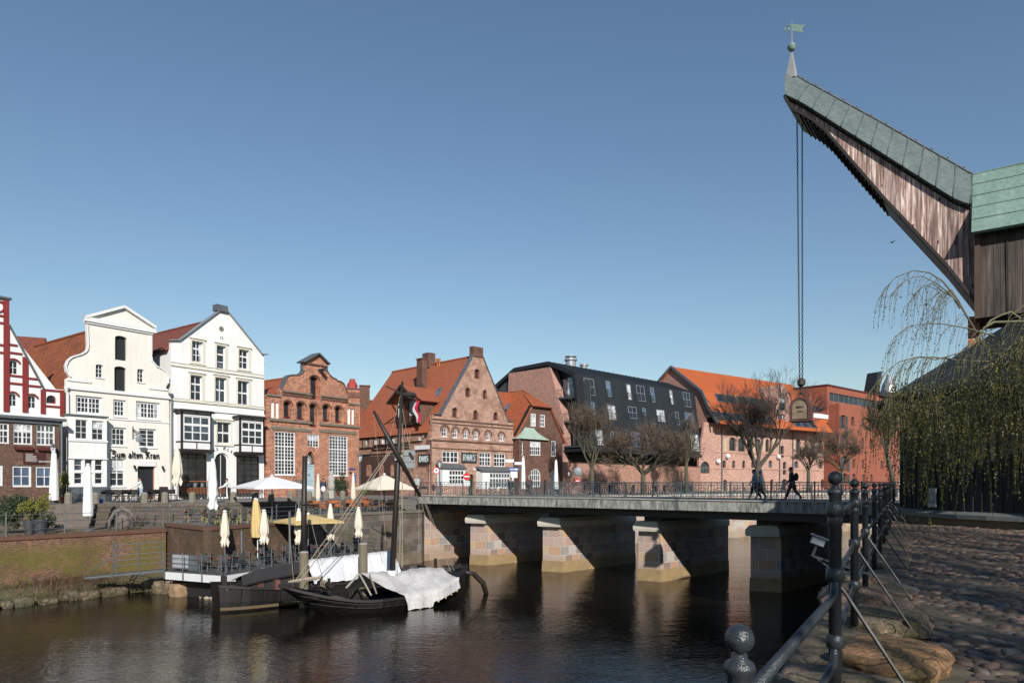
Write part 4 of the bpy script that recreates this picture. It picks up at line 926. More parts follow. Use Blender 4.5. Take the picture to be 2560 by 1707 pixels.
# ground floor bays with lean-to roofs
def lean_bay(B, fr, n, x0, x1, yr0, yr1, yb, pb, cols, ch):
    fb = fr.sub(0, 0, -pb); bh = []
    u0, u1 = fb.z(n, x0, yb)[0], fb.z(n, x1, yb)[0]; xm = (x0+x1)/2; v1 = fb.z(n, xm, yr1)[1]; vr = fr.z(n, xm, yr0)[1]; v0 = fb.z(n, xm, yb)[1]
    B.win((u0+ch, v0+.15, u1-.12, v1-.22), cols, 3, tr=(2,), fw=.08, mw=.07, rec=.06, fr=fb, holes=bh)
    mb = MB().plate([(u0,v0),(u1,v0),(u1,v1),(u0,v1)], bh, .12); mb.box(u0, .122, v0, u0+.12, pb-.003, v1); mb.box(u1-.12, .122, v0, u1, pb-.003, v1)
    o = part('bay_window', mb, TRIMW, B.root, fb.M)
    W_ = [fb.w(u0-.15, v1, -.2), fb.w(u1+.15, v1, -.2), fr.w(u1+.15, vr, -.01), fr.w(u0-.15, vr, -.01)]
    slabw('bay_roof', W_, LEAD, o, .08)
    part('bay_plinth', MB().box(u0, 0.01, -.4, u1, pb-.003, v0-.002), BR_ROHS, o, fb.M)
lean_bay(B, fo, 4, 845, 1058, 1228, 1270, 1432, 1.0, 5, .9); lean_bay(B, fo, 4, 1218, 1512, 1258, 1298, 1462, 1.0, 8, 1.1)
# side wall facing the alley
U_ = -fo.N; fs = Frame(fo.O, U_)     # N of fs == fo.U
hs_ = []
fsw = fs.sub(0, 0, -.202)
zz = lambda *r: fs.rect(4, *r)
B.win(zz(620,1300,712,1440), 4, 3, tr=(2,), fr=fsw, holes=hs_, fw=.08, rec=.06)
for r in ((635,935,665,1012),(712,935,742,1008)): B.win(zz(*r), 2, 3, fr=fsw, holes=hs_, fw=.08, rec=.06)
for r in ((140,1000,175,1055),(218,995,250,1052),(290,985,340,1045),(385,980,415,1040)): B.win(zz(*r), 3, 1, fr=fsw, holes=hs_, fw=.08, rec=.06)
for r in ((150,1230,200,1345),(268,1230,315,1345),(375,1230,408,1345)): B.win(zz(*r), 2, 3, arch=.3, fr=fsw, holes=hs_, fw=.08, rec=.06)
L0 = -15.4; vs_ = fs.z(4, 600, 925)[1]
part('side_wall', MB().plate([(L0,-.6),(-.42,-.6),(-.42,vs_-.1),(L0,vs_-.1)], hs_, .2, -.202), BR_ROHS, B.root, fs.M)
q = zz(500,1150,600,1540); 
mb = MB()
for y_ in (1140, 1075): 
    v = fs.z(4, 300, y_)[1]; mb.box(L0+.1, -.26, v-.1, -3.4, -.205, v+.1)
for k in range(10): u = L0+.6+k*1.15; mb.box(u-.07, -.25, fs.z(4,300,1075)[1], u+.07, -.206, vs_-.2)
part('side_timbers', mb, BLACK, B.root, fs.M)
q = zz(90,1155,430,1535); part('rendered_ground_floor', MB().plate([(L0+.1,-.4),(q[2],-.4),(q[2],q[3]),(L0+.1,q[3])], hs_[-3:], .03, -.236), simple('render_dark_brown', (.085,.04,.032), .85, var=.4), B.root, fs.M)
q = zz(600,1057,740,1095); part('white_panel', MB().box(q[0], -.24, q[1], q[2], -.204, q[3]), TRIMW, B.root, fs.M)
sign(B, fs, (627,1145,725,1222), 'ROHS', -.204)
# main roof
vE = fs.z(4, 740, 912)[1]
B.roof(0, vE+.3, uC, vR-.1, uR, vE+.3, .405, 15.8, T_ROHS, .16, .45)
nrm = (fo.w(uC, vR-.1)-fo.w(0, vE+.3)).cross(fo.N).normalized(); P0 = fo.w(0, vE+.3)
def on_roof(n, x, y):
    p = plane_hit(P0, nrm, *zp(n, x, y)); d = p-fo.O; return d.dot(fo.U), d.dot(fo.N), d.z
a = on_roof(4, 652, 545); tp = fo.sub(0, 0, a[1]).z(4, 652, 258)[1]
part('chimney', MB().box(a[0]-.35, a[1]-.5, a[2]-1.2, a[0]+.35, a[1]+.5, tp).box(a[0]-.42, a[1]-.57, tp+.002, a[0]+.42, a[1]+.57, tp+.12), BR_HOUSE, B.root, fo.M)
f2 = Frame(fo.w(uC, 0, 0), -fo.N); a = f2.z(4, 717, 262); tp = f2.z(4, 717, 200)[1]
part('chimney', MB().box(uC-.5, -a[0]-.6, a[1]-1, uC+.5, -a[0]+.6, tp), BR_HOUSE, B.root, fo.M)
for x_, y_ in ((808, 565), (795, 320), (815, 320)):
    a = on_roof(4, x_, y_)
    if y_ > 500:
        e1 = fo.w(a[0]-.35, a[2]-.6, a[1]); up = (fo.w(uC, vR-.1)-fo.w(0, vE+.3)).normalized(); c_ = fo.w(a[0], a[2], a[1]); f_ = Frame(c_, -fo.N, up)
        o = part('skylight', MB().box(-.35,-.12,-.6,.35,.05,.6), LEAD, B.root, f_.M); part('pane', MB().box(-.27,-.13,-.52,.27,-.121,.52), GLASSB, o, f_.M)
    else: part('vent_tile', MB().lathe([(.12,-.4),(.12,.5),(.16,.52),(.16,.9)], fo.M.inverted() @ fo.w(a[0], a[2], a[1]), 8), ORANGEW, B.root, fo.M)
# crane dormer
q = fs.rect(4, 432, 625, 640, 870); hd = []; dm = (q[0]+q[2])/2; fd_ = fs.sub(0,0,-.1)
B.win(fs.rect(4, 436, 665, 470, 795), 2, 4, fr=fd_, holes=hd, fw=.06, rec=.05); B.win(fs.rect(4, 541, 652, 580, 778), 3, 5, fr=fd_, holes=hd, fw=.06, rec=.05)
r_ = fs.rect(4, 484, 700, 536, 870); B.win((r_[0], q[1]+.06, r_[2], r_[3]), 1, 1, fr=fd_, holes=hd, fw=.05, rec=.05, frame=SH, pane=SH, name='hatch')
ap = fs.z(4, 482, 492, -1.0)[1]
dw_ = [(q[0],q[1]),(q[2],q[1]),(q[2],q[3]),(dm,ap-.35),(q[0],q[3])]
mb = MB().plate(dw_, hd, .2, -.1); mb.plate(dw_, (), 5.0, .102)
dor = part('dormer', mb, BR_HOUSE, B.root, fs.M)
mb = MB()
for u in (q[0]+.08, r_[0]-.08, r_[2]+.08, q[2]-.08): mb.box(u-.07, -.16, q[1], u+.07, -.102, q[3])
for v in (q[1]+.08, q[3]-.1): mb.box(q[0], -.15, v-.07, q[2], -.1015, v+.07)
mb.bar((r_[2]+.1,-.13,q[1]+.1),(q[2]-.1,-.13,q[1]+1.2),.05,.12); part('timber_frame', mb, BLACK, dor, fs.M)
for s_ in (-1, 1):
    e = q[0]-.5 if s_ < 0 else q[2]+.5; ev = q[3]-.35
    W_ = [(e,5.2,ev),(e,-1.1,ev),(dm,-1.1,ap),(dm,5.2,ap)] if s_ < 0 else [(e,-1.1,ev),(e,5.2,ev),(dm,5.2,ap),(dm,-1.1,ap)]
    slabw('dormer_roof', [fs.w(a, c, b) for a, b, c in W_], T_ROHS, dor, .12)
    mbx = MB().bar((e,-1.12,ev-.05),(dm,-1.12,ap-.05),.1,.25); mbx.bar((e-s_*.45,-1.0,ev+.1),(e-s_*.45,-.1,ev-1.0),.12,.12)
    part('barge_board', mbx, BLACK, dor, fs.M)
part('hoist_beam', MB().box(dm-.1, -1.6, ap-1.0, dm+.1, 0, ap-.8), BLACK, dor, fs.M)
# banner on the dormer
a = fs.z(4, 590, 628, -.9); b = fs.z(4, 625, 845, -.9)
rws = []
for k in range(13):
    t = k/12; rws.append([(a[0]+.62*t*t+(w_-.5)*(.95-.35*t)+.05*math.sin(k), -.9+.12*math.sin(k*.8+w_*2), a[1]+(b[1]-a[1])*t+.0) for w_ in (0,.25,.5)])
rr2 = [[(r[2][0]+j*.24*(1-.35*k/12)*1.0, r[2][1]+.03*j, r[2][2]) for j in (0,1,2)] for k, r in enumerate(rws)]
bn = thing('banner', 'white and red cloth banner hanging from the timber crane dormer', 'flag', fs.M)
m1 = MB().grid(rws); part('white_stripe', m1, FABW, bn, fs.M, True, recalc=False); part('red_stripe', MB().grid(rr2), simple('cloth_red', (.55,.02,.06), .7, var=.05), bn, fs.M, True, recalc=False)
part('banner_pole', MB().tube([(a[0]-.6,-.9,a[1]+.03),(a[0]+.6,-.9,a[1]+.03)], .03, 5), BLACK, bn, fs.M)
# ---- dark brick house with the copper bay roof
f8 = fo.sub(fo.m(1286, HY)[0]+.03); z = lambda x0, y0, x1, y1, off=0.0: f8.rect(4, x0, y0, x1, y1, off)
B = Bld('copper_bay_house', 'dark red brick house with clipped gable and pale green copper roof over its bay', f8, 'house')
B.win(z(1668,758,1718,880), 2, 3, fw=.12, mw=.08, rec=.06, pane=GLASSC); B.win(z(1755,768,1803,885), 2, 3, fw=.12, mw=.08, rec=.06)
B.win(z(1860,1012,1905,1160), 2, 4, fw=.12, rec=.06)
out = zpoly(f8, 4, [(1515,1570),(1968,1570),(1965,955),(1838,702),(1668,690),(1522,970)]); out[0] = (0,-.6); out[1] = (out[2][0],-.6); out[-1] = (0, out[-1][1]); uR = out[2][0]
vj = out[4][1]; ve = out[-1][1]
B.wall(out, BR_HOUSE, .35, [(a, b-.3 if b > 0 else b) for a, b in out], 9)
a = z(1853,1290,1892,1560); B.win((a[0],.02,a[2],a[3]), 1, 1, arch=.6, rec=-.1, fw=.07, hole=False, frame=LEAD, pane=simple('door_blue_grey', (.05,.09,.14), .5), name='door')
ap = f8.sub(0,0,2.6).z(4, 1668, 556)[1]; uc = (out[3][0]+out[4][0])/2; sl = (vj-ve)/(out[4][0])
B.slab([(-.3,9.5,ve-.6),(-.3,-.25,ve-.6),(out[4][0]-.05,-.25,vj+.1),(uc,3.0,ap)][:4], T_ORANGE) if False else None
def tri_roof(B, pts, mat, name='roof'):
    W_ = [B.fr.w(a, c, b) for a, b, c in pts]; U = (W_[1]-W_[0]).normalized(); V = W_[-1]-W_[0]; V = (V-U*V.dot(U)).normalized(); f = Frame(W_[0], U, V)
    return part(name, MB().plate([((p-W_[0]).dot(f.U), (p-W_[0]).dot(f.V)) for p in W_], (), .12), mat, B.root, f.M)
lu, ru = out[4][0]-.1, out[3][0]+.1
tri_roof(B, [(-.35,9.5,ve-.5),(-.35,-.3,ve-.5),(lu,-.3,vj+.12),(uc,3.0,ap),(uc,9.5,ap)], T_ORANGE)
tri_roof(B, [(uR+.35,-.3,ve-.5),(uR+.35,9.5,ve-.5),(uc,9.5,ap),(uc,3.0,ap),(ru,-.3,vj+.12)], T_ORANGE)
tri_roof(B, [(lu-.1,-.45,vj+.02),(ru+.1,-.45,vj+.02),(uc,3.0,ap+.02)], T_ORANGE)
molding(B, f8, 4, [(1522,972),(1664,688)], mat=BLACK, sz=(.3,.16)); molding(B, f8, 4, [(1840,702),(1968,950)], mat=GREYM, sz=(.3,.16)); molding(B, f8, 4, [(1660,686),(1844,700)], mat=BLACK, sz=(.3,.14))
W_ = [f8.w(-6.5,6.4,7.5), f8.w(-.1,6.2,2.0), f8.w(-.1,ap-.6,6), f8.w(-5,ap-.6,6)]
sr = [f8.sub(0,0,4).z(4, x, y) for x, y in ((1505,832),(1545,720),(1475,566),(1360,556))]
part('side_roof', MB().plate([sr[0], sr[1], sr[2], sr[3], (sr[3][0]+.2, sr[0][1]+1.2)], (), .2, 4.0), T_ORANGE, B.root, f8.M)
# polygonal bay
pb = .9; fb = f8.sub(0,0,-pb); bh = []
u0, u1 = fb.z(4,1560,1100)[0], fb.z(4,1832,1100)[0]; vt = fb.z(4,1700,1002)[1]
B.win(fb.rect(4,1662,1018,1762,1150), 5, 3, tr=(2,), fw=.1, mw=.06, rec=.08, fr=fb, holes=bh); B.win(fb.rect(4,1660,1272,1762,1445), 5, 3, arch=.8, fw=.1, mw=.07, rec=.08, fr=fb, holes=bh)
B.win(fb.rect(4,1578,1022,1598,1145), 1, 3, fw=.06, rec=.08, fr=fb, holes=bh)
bay = part('bay', MB().plate([(u0,-.6),(u1,-.6),(u1,vt),(u0,vt)], bh, pb-.01), BR_HOUSE, B.root, fb.M)
mb = MB(); rows = []
vtop = f8.z(4, 1660, 893)[1]; ul, ur = u0-.3, u1+.35; tl, tr_ = f8.z(4,1612,893)[0], f8.z(4,1700,893)[0]
for k in range(7):
    t = k/6; s_ = t**.6; v = vtop+(vt-vtop)*t; a_ = tl+(ul-tl)*(t**1.5); b_ = tr_+(ur-tr_)*(t**1.5); yy = -.01-(pb+.3)*(t**1.3)
    rows.append([(a_,.0,v),(a_,yy*.55,v),(a_+.25*(b_-a_)*.3,yy,v),(b_-.25*(b_-a_)*.3,yy,v),(b_,yy*.55,v),(b_,.0,v)])
mb.grid(rows); mb.add([rows[-1][i] for i in range(6)], [tuple(range(6))]); part('copper_bay_roof', mb, COP_L, B.root, f8.M, label='pale green copper roof curving out over the bay', smooth=False)
a = on_roof(4, 1606, 600)
f_ = Frame(f8.w(uc-1.6, ap-2.1, 4.0), -f8.N, (f8.U+ZV*1.3).normalized()); o = part('skylight', MB().box(-.4,-.25,-.5,.4,0,.5), LEAD, B.root, f_.M); part('pane', MB().box(-.3,-.26,-.4,.3,-.251,.4), GLASSB, o, f_.M)
H8R = f8.O+f8.U*uR
# ---- black zinc-clad building with a slab of new brick in its end
ok = atD(1458, 90, ZS)
fk = Frame(ok, ((3050-CX)/F, 1, 0)); fe = Frame(ok, -fk.N)        # fe.N runs along the building
B = Bld('black_clad_building', 'long black metal clad building with slanted sides and a pink brick end wall', fk, 'building')
e = lambda x, y: fe.z(5, x, y)
bot = e(1000, 1090); bot = (0.0, bot[1])
eave, apex, kl, ll = e(925, 318), e(660, 208), e(330, 272), e(140, 442)
bl = (ll[0]-1.5, bot[1])
shell = [bl, bot, eave, apex, kl, ll]
ring_in = [(bl[0]+.3, bot[1]+.4), (bot[0]-.45, bot[1]+.4), (eave[0]-.42, eave[1]-.35), (apex[0], apex[1]-.5), (kl[0]+.1, kl[1]-.55), (ll[0]+.4, ll[1]-.4)]
Lk = fk.m(1757, 1145)[0]
part('rim', MB().plate(shell, [ring_in], 1.8), BLACKD, B.root, fe.M)
part('shell', MB().plate(shell, (), Lk-1.8, 1.8), BLACKM, B.root, fe.M)
part('grey_gable_panel', MB().plate([(ll[0]+.4, bot[1]+.41), e(290,520), e(285,322), e(690,262), (apex[0],apex[1]-.51), (kl[0]+.1,kl[1]-.56), (ll[0]+.42,ll[1]-.42)], (), .3, .5), GREYM, B.root, fe.M)
bw = [(e(820,1000)[0]-9, 0), (e(820,1000)[0], 0), e(820,778), e(688,266), e(285,325), (e(250,520)[0], 4)]
bw[0] = (bw[5][0]-.5, 0)
part('brick_end_wall', MB().plate(bw[:5]+[bw[5]], (), 1.6, -.06), BR_PINK, B.root, fe.M)
# balconies in the recess between brick and shell
def bx(x0, y0, x1, y1): 
    a = e((x0+x1)/2, y1); b = e((x0+x1)/2, y0); return e(x0,(y0+y1)/2)[0], a[1], e(x1,(y0+y1)/2)[0], b[1]
for i, (xl, xr, yt, yb) in enumerate(((735,900,360,550),(790,945,590,785),(830,985,830,1025))):
    q = bx(xl, yt, xr, yb)
    um_ = (q[0]+q[2])/2
    for (a, b) in ((q[0], um_-.1), (um_+.1, q[2])):
        B.win((a, q[1], b, q[3]), 1, 2, rec=1.5-.9*(a > um_), fr=fe, frame=BLACKD, pane=GLASSC if i != 1 else GLASS, fw=.08, hole=False, name='balcony_window')
    mb = MB(); mb.box(q[0]-.3, .0, q[1]-.35, q[2]+.35, 1.7, q[1]-.1)
    part('balcony_floor', mb, GREYM, B.root, fe.M)
    mb = MB(); mb.bar((q[0]-.1,.05,q[1]+.95),(q[2]+.15,.05,q[1]+.95),.05,.05)
    for k in range(14): u = q[0]+(q[2]-q[0])*k/13; mb.bar((u,.05,q[1]-.1),(u,.05,q[1]+.95),.02,.02)
    part('balcony_railing', mb, DARKIRON, B.root, fe.M)
a = bx(825,780,985,1085); part('recess_wall', MB().box(a[0]-.2, 1.63, a[1], a[2]+.3, 1.79, eave[1]-1.0), GREYM, B.root, fe.M)
Vl = fe.w(*eave)-fe.w(*bot); fL = Frame(fe.w(*bot), fk.U, Vl)
for i, r in enumerate(((1020,380,1115,540),(1235,405,1275,555),(1437,437,1475,585),(1533,450,1610,600),(1670,467,1705,610),(1858,493,1885,630),(1990,515,2055,655),(1080,610,1120,740),(1250,640,1325,780),(1452,655,1530,770),(1590,668,1620,740),(1730,685,1805,800),(1915,705,1945,830),(2010,715,2085,850),(1130,880,1200,1030),(1280,900,1310,1030),(1485,905,1560,1050),(1625,920,1650,1050),(1765,925,1790,1060),(1955,920,1985,1070),(2055,925,2140,1090))):
    q = fL.rect(5, *r); wd = (r[2]-r[0]) > 50; hh = q[3]-q[1]
    o = B.win((q[0], q[1], q[2], q[3]), 2 if wd else 1, 2 if wd else 1, rec=-.11, fr=fL, frame=ZINC, pane=(GLASS, GLASSB, GLASSC)[i % 3], fw=.07, mw=.06, hole=False)  # palest panes have bright reflections painted into their colour
    mb = MB(); 
    for k in range(3): mb.box(q[0], -.19, q[1]+hh*(.14+.14*k), q[2], -.16, q[1]+hh*(.14+.14*k)+.04)
    mb.box(q[0]-.03, -.2, q[1], q[0]+.02, -.115, q[1]+hh*.46).box(q[2]-.02, -.2, q[1], q[2]+.03, -.115, q[1]+hh*.46)
    part('guard_rail', mb, GREYM, o, fL.M)
# standing seams of the roof slope
Vr = fe.w(*apex)-fe.w(*eave); fR = Frame(fe.w(*eave), fk.U, Vr); hr = Vr.length
mb = MB()
for k in range(int(Lk/1.1)): mb.box(.2+k*1.1, -.06, .05, .25+k*1.1, -.001, hr-.05)
part('standing_seams', mb, BLACKD, B.root, fR.M)
u, v = fR.z(5, 1290, 290); mb = MB().lathe([(.8,-.9),(.8,.35),(.95,.4),(.95,.55)], (u, 1.0, v+.3), 12).lathe([(.6,-.9),(.6,.15),(.7,.2),(.7,.3)], (u+2.2, 1.0, v+.2), 12)
rv = fR.sub(0,0,0); 
pp = fe.w(apex[0]-1.0, apex[1], fk.z(5,1290,290)[0])
part('roof_vent', MB().lathe([(.75,-1),(.75,.9),(.95,.95),(.95,1.2),(.6,1.25),(.6,1.5),(.85,1.5),(.85,1.6)], fk.M.inverted() @ pp, 12), ZINC, B.root, fk.M)
part('roof_vent', MB().lathe([(.5,-1),(.5,.5),(.65,.55),(.65,.8)], fk.M.inverted() @ (pp+fk.U*3), 12), ZINC, B.root, fk.M)
part('undercroft_shade', MB().plate([(bl[0]+1, 0), (bot[0]-3, 0), (bot[0]-3, bot[1]-.01), (bl[0]+1, bot[1]-.01)], (), Lk-2, 1.0), BLACKD, B.root, fe.M)  # black block paints the shade of the open void below the overhang
# ---- brick garden wall in front of it
fg = Frame(Vector((H8R.x, H8R.y, ZS)), fo.U)
B = Bld('brick_boundary_wall', 'long orange brick wall with small arched openings below the black building', fg, 'wall')
q = fg.z(5, 1410, 1218); Lg = fg.m(1752, HY)[0]
for x0, x1, y0 in ((1120,1195,1405),(1250,1290,1410),(1480,1522,1418),(1600,1640,1410),(1710,1745,1425),(1790,1825,1420),(1975,2015,1430),(2050,2090,1430),(1010,1040,1420)):
    r_ = fg.rect(5, x0, y0, x1, 1560); B.win((r_[0], .02, r_[2], r_[3]), 1, 1, arch=.35 if x1-x0 < 60 else 0, rec=.2, fw=.06, frame=BLACK, pane=GLASS, name='opening')
vtop = fg.z(5, 1200, 1213)[1]
B.wall([(.01,-.5),(Lg,-.5),(Lg,vtop),(.01,vtop)], BR_WALL, .3, [(.01,-.5),(Lg,-.5),(Lg,vtop),(.01,vtop)], .6)
B.box('coping', .01, vtop+.002, Lg, vtop+.1, .05, BR_HOUSE, .65)
a = fg.rect(5, 1115, 1376, 1215, 1395); text_part('lettering', 'CAL & CABEZA', .55, DARKIRON, B.root, fg, (a[0]+a[2])/2, (a[1]+a[3])/2, -.04, sx=.8)
# ---- great mill building with bright orange roof
fm = frame_px(1766, 112, ZS, 3600); fme = Frame(fm.O, -fm.N)
B = Bld('red_roofed_mill', 'big pale brick mill with bright orange tiled roof and slanting skylight bands', fm, 'building')
z = lambda *r: fm.rect(6, *r)
e = lambda x, y: fme.z(6, x, y)
apx, k1, k2 = e(272,224), e(530,432), e(600,598); wt = fm.z(6, 640, 700)[1]; lip = e(668,700)
Lm = fm.z(6, 1690, 900)[0]; Lr = fm.z(6, 1520, 770)[0]
for x0, x1, y0, y1 in ((750,805,815,930),(825,885,818,935),(900,940,825,932),(975,1015,828,935),(1055,1085,830,940),(1310,1350,832,942),(1380,1405,838,945),(1435,1475,838,945),(1500,1535,842,948),(1560,1600,842,950)):
    q = z(x0,y0,x1,y1); B.win(q, 2, 3, arch=.7, rec=.25, fw=.1, mw=.06, frame=GREYM)
    q2 = z(x0-12, y0-14, x1+12, y1+4)
for x0, x1, y0, y1 in ((695,722,1008,1075),(775,800,1010,1073),(860,885,1010,1075),(935,960,1012,1075),(1080,1110,1010,1070),(1200,1228,1020,1130),(1295,1330,1015,1073),(1507,1532,1022,1078),(1602,1630,1025,1080),(1180,1210,885,985),(1095,1120,1168,1260),(1520,1545,1168,1240),(700,730,1170,1290),(860,885,1230,1290),(1420,1450,1235,1290)):
    B.win(z(x0,y0,x1,y1), 1, 2, arch=.4, rec=.25, fw=.08, mw=.05, frame=GREYM)
q = z(1190,1165,1240,1290); B.win(q, 1, 1, arch=.8, rec=.3, fw=.1, frame=BR_MILL, pane=BLACKD, name='gateway')
B.win(z(505,1018,585,1118) if False else z(566,815,584,915), 1, 1, arch=.3, rec=.2, fw=.05, frame=BR_HOUSE)
uL0 = fm.z(6, 502, 1060)[0]
B.wall([(.0,-.5),(Lm,-.5),(Lm,wt),(.0,wt)], BR_MILL, .5, [(.02,-.5),(Lm-.02,-.5),(Lm-.02,wt-.1),(.02,wt-.1)], 18)
# niches of paler brick
BRP = simple('limewashed_brick', (.58,.44,.31), .9, var=.15, sc=3)
for x0, x1 in ((705,728),(1032,1048),(1120,1140),(1290,1302),(1625,1645),(952,966)):
    q = z(x0,825,x1,935); part('blind_niche', MB().plate(opening(q[0],q[1],q[2],q[3],.3), (), .02, -.022), BRP, B.root, fm.M)
for y_ in (960, 1085): 
    v = fm.z(6, 1150, y_)[1]; B.box('string_course', .1, v-.1, Lm-.1, v+.1, .1, BR_MILL)
# link wall at the left with a round arch
f5 = fm.sub(0,0,-.4); r5 = f5.rect(6,505,1018,586,1118); l5 = []
B.win(r5, 3, 3, arch=(r5[2]-r5[0])*.48, rec=.25, fw=.08, frame=BLACK, fr=f5, holes=l5)
u5 = f5.z(6, 495, 1000)[0]; v5 = f5.z(6, 570, 690)[1]
part('link_wall', MB().plate([(u5,-.5),(f5.z(6,625,1000)[0],-.5),(f5.z(6,625,1000)[0],v5),(f5.z(6,545,1000)[0],v5),(u5,f5.z(6,500,1000)[1])], l5, .39), BR_MILL, B.root, f5.M)
# end gable
wdt = -apx[0]
gl = [(-2*wdt-1, wt-.2), (0, wt-.2), (0.0, k2[1]), k2 if k2[0] < .5 else (.5, k2[1]), k1, apx, (2*apx[0]-k1[0], k1[1]), (2*apx[0], k2[1]-2)]
part('end_gable', MB().plate([(2*apx[0], wt-.2), (-.02, wt-.2), (-.02, k2[1]), (k1[0], k1[1]-.1), (apx[0], apx[1]-.15), (2*apx[0]-k1[0], k1[1]-.1)], (), .5, -.02), BR_PINK, B.root, fme.M)
part('roof_body', MB().plate([(2*apx[0], wt-.15), (-.3, wt-.15), (-.3, k2[1]), (k1[0]-.2, k1[1]-.3), (apx[0], apx[1]-.35), (2*apx[0]-k1[0], k1[1]-.3)], (), Lr-1, .5), BLACKD, B.root, fme.M)
def ms(name, p, q, u0, u1, mat, t=.16): return slabw(name, [fme.w(*p, u0), fme.w(*p, u1), fme.w(*q, u1), fme.w(*q, u0)], mat, B.root, t)
Lt = fm.sub(0,0,-apx[0]).z(6, 1290, 356)[0]
Lk1 = fm.sub(0,0,-k1[0]).z(6, 1525, 535)[0]
ms('roof', k1, apx, -.3, Lk1, T_MILL); bk = (2*apx[0]-k1[0], k1[1]-1); slabw('roof', [fme.w(*bk, Lk1), fme.w(*bk, -.3), fme.w(*apx, -.3), fme.w(*apx, Lk1)], T_MILL, B.root, .16)
ms('roof', k2, k1, -.3, Lk1+.3, T_MILL)
ms('roof', lip, k2, .4, Lr, T_MILL)
f1 = Frame(fme.w(*k2), fm.U, fme.w(*k1)-fme.w(*k2)); f2_ = Frame(fme.w(*lip), fm.U, fme.w(*k2)-fme.w(*lip))
h1 = (fme.w(*k1)-fme.w(*k2)).length; h2 = (fme.w(*k2)-fme.w(*lip)).length
for f_, hh, xs, yy, lo, hi in ((f1, h1, (630,712,800,885,975,1055,1125), 470, .55, .96), (f1, h1, (1420,1460,1535), 560, .55, .96), (f2_, h2, (612,690,780,870,955,1040,1100), 640, .3, .97), (f2_, h2, (1290,1350,1410,1465), 700, .3, .97), (f1, h1, (1270,1300), 540, .55, .96)):
    for a_, b_ in zip(xs[:-1], xs[1:]):
        a = f_.z(6, a_, yy)[0]; b = f_.z(6, b_, yy)[0]
        o = part('skylight', MB().plate([(a+.05,hh*lo),(b-.25,hh*lo),(b-.25,hh*hi),(a+.05,hh*hi)], [[(a+.2,hh*lo+.12),(b-.4,hh*lo+.12),(b-.4,hh*hi-.1),(a+.2,hh*hi-.1)]], .12, -.12), LEAD, B.root, f_.M)
        part('pane', MB().box(a+.1,-.06,hh*lo+.05,b-.3,-.002,hh*hi-.05), GLASS, o, f_.M)
mb = MB(); mb.bar((k1[0],.0-.4,k1[1]),(apx[0],-.4,apx[1]+.1),.4,.2) if False else None
for p, q_ in ((lip,k2),(k2,k1),(k1,apx),(apx,(2*apx[0]-k1[0],k1[1]))):
    mb.bar(fme.w(*p,-.35)-fme.O, fme.w(*q_,-.35)-fme.O, .25, .4)
part('verge_board', mb, LEAD, B.root, Matrix.Translation(fme.O))
# white strip and small flat part at the far right end
q = z(1425,625,1580,662); part('white_band', MB().box(q[0], -.9, q[1], q[2], -.0, q[3]), TRIMW, B.root, fm.M)
q = fm.rect(6, 1440, 665, 1665, 790); cc = []
for x0, x1 in ((1498,1535),(1558,1595),(1612,1648)): B.win(z(x0,702,x1,780), 1, 2, arch=.6, rec=.3, fw=.08, frame=BR_OFFICE, holes=cc)
part('loggia', MB().plate([(q[0],q[1]-.2),(q[2]+1.5,q[1]-.2),(q[2]+1.5,q[3]),(q[0],q[3])], cc, .5, -.1).box(q[0], .41, wt+.01, q[2]+1.5, 6, q[3]), BR_OFFICE, B.root, fm.M)
# brick hoist dormer
fd = fm.sub(0,0,-1.4); hd = []
a = fd.rect(6,1172,480,1225,590); b = fd.rect(6,1175,622,1215,720)
B.win(a, 2, 3, rec=.2, fw=.1, frame=GREYM, fr=fd, holes=hd); B.win(b, 1, 3, rec=.2, fw=.1, frame=GREYM, fr=fd, holes=hd)
dl, dr_ = fd.z(6,1143,600)[0], fd.z(6,1263,600)[0]; dt = fd.z(6,1203,368)[1]; de = fd.z(6,1200,475)[1]; db = fd.z(6,1200,770)[1]
dmr = part('hoist_dormer', MB().plate([(dl,db),(dr_,db),(dr_,de),((dl+dr_)/2,dt),(dl,de)], hd, .4).plate([(dl,db),(dr_,db),(dr_,de),((dl+dr_)/2,dt-.1),(dl,de)], (), 7, .404), BR_PINK, B.root, fd.M)
dm_ = (dl+dr_)/2
for s_, W_ in ((-1, [(dl-.3,7,de-.3),(dl-.3,-.3,de-.3),(dm_,-.3,dt+.1),(dm_,7,dt+.1)]), (1, [(dr_+.3,-.3,de-.3),(dr_+.3,7,de-.3),(dm_,7,dt+.1),(dm_,-.3,dt+.1)])):
    slabw('dormer_roof', [fd.w(x, c, y) for x, c, y in W_], LEAD, dmr, .18)
for x_, y_ in ((645,1018),(725,975),(1152,980),(1650,998),(1210,740)):
    u, v = fm.z(6, x_, y_); part('facade_lamp', MB().sphere((u,-.3,v), .42, 8, 6), TRIMW, B.root, fm.M)
for x_ in (683, 1168, 1280): 
    u = fm.z(6, x_, 1000)[0]; part('downpipe', MB().tube([(u,-.15,.2),(u,-.15,wt-.5)], .09, 5), LEAD, B.root, fm.M)
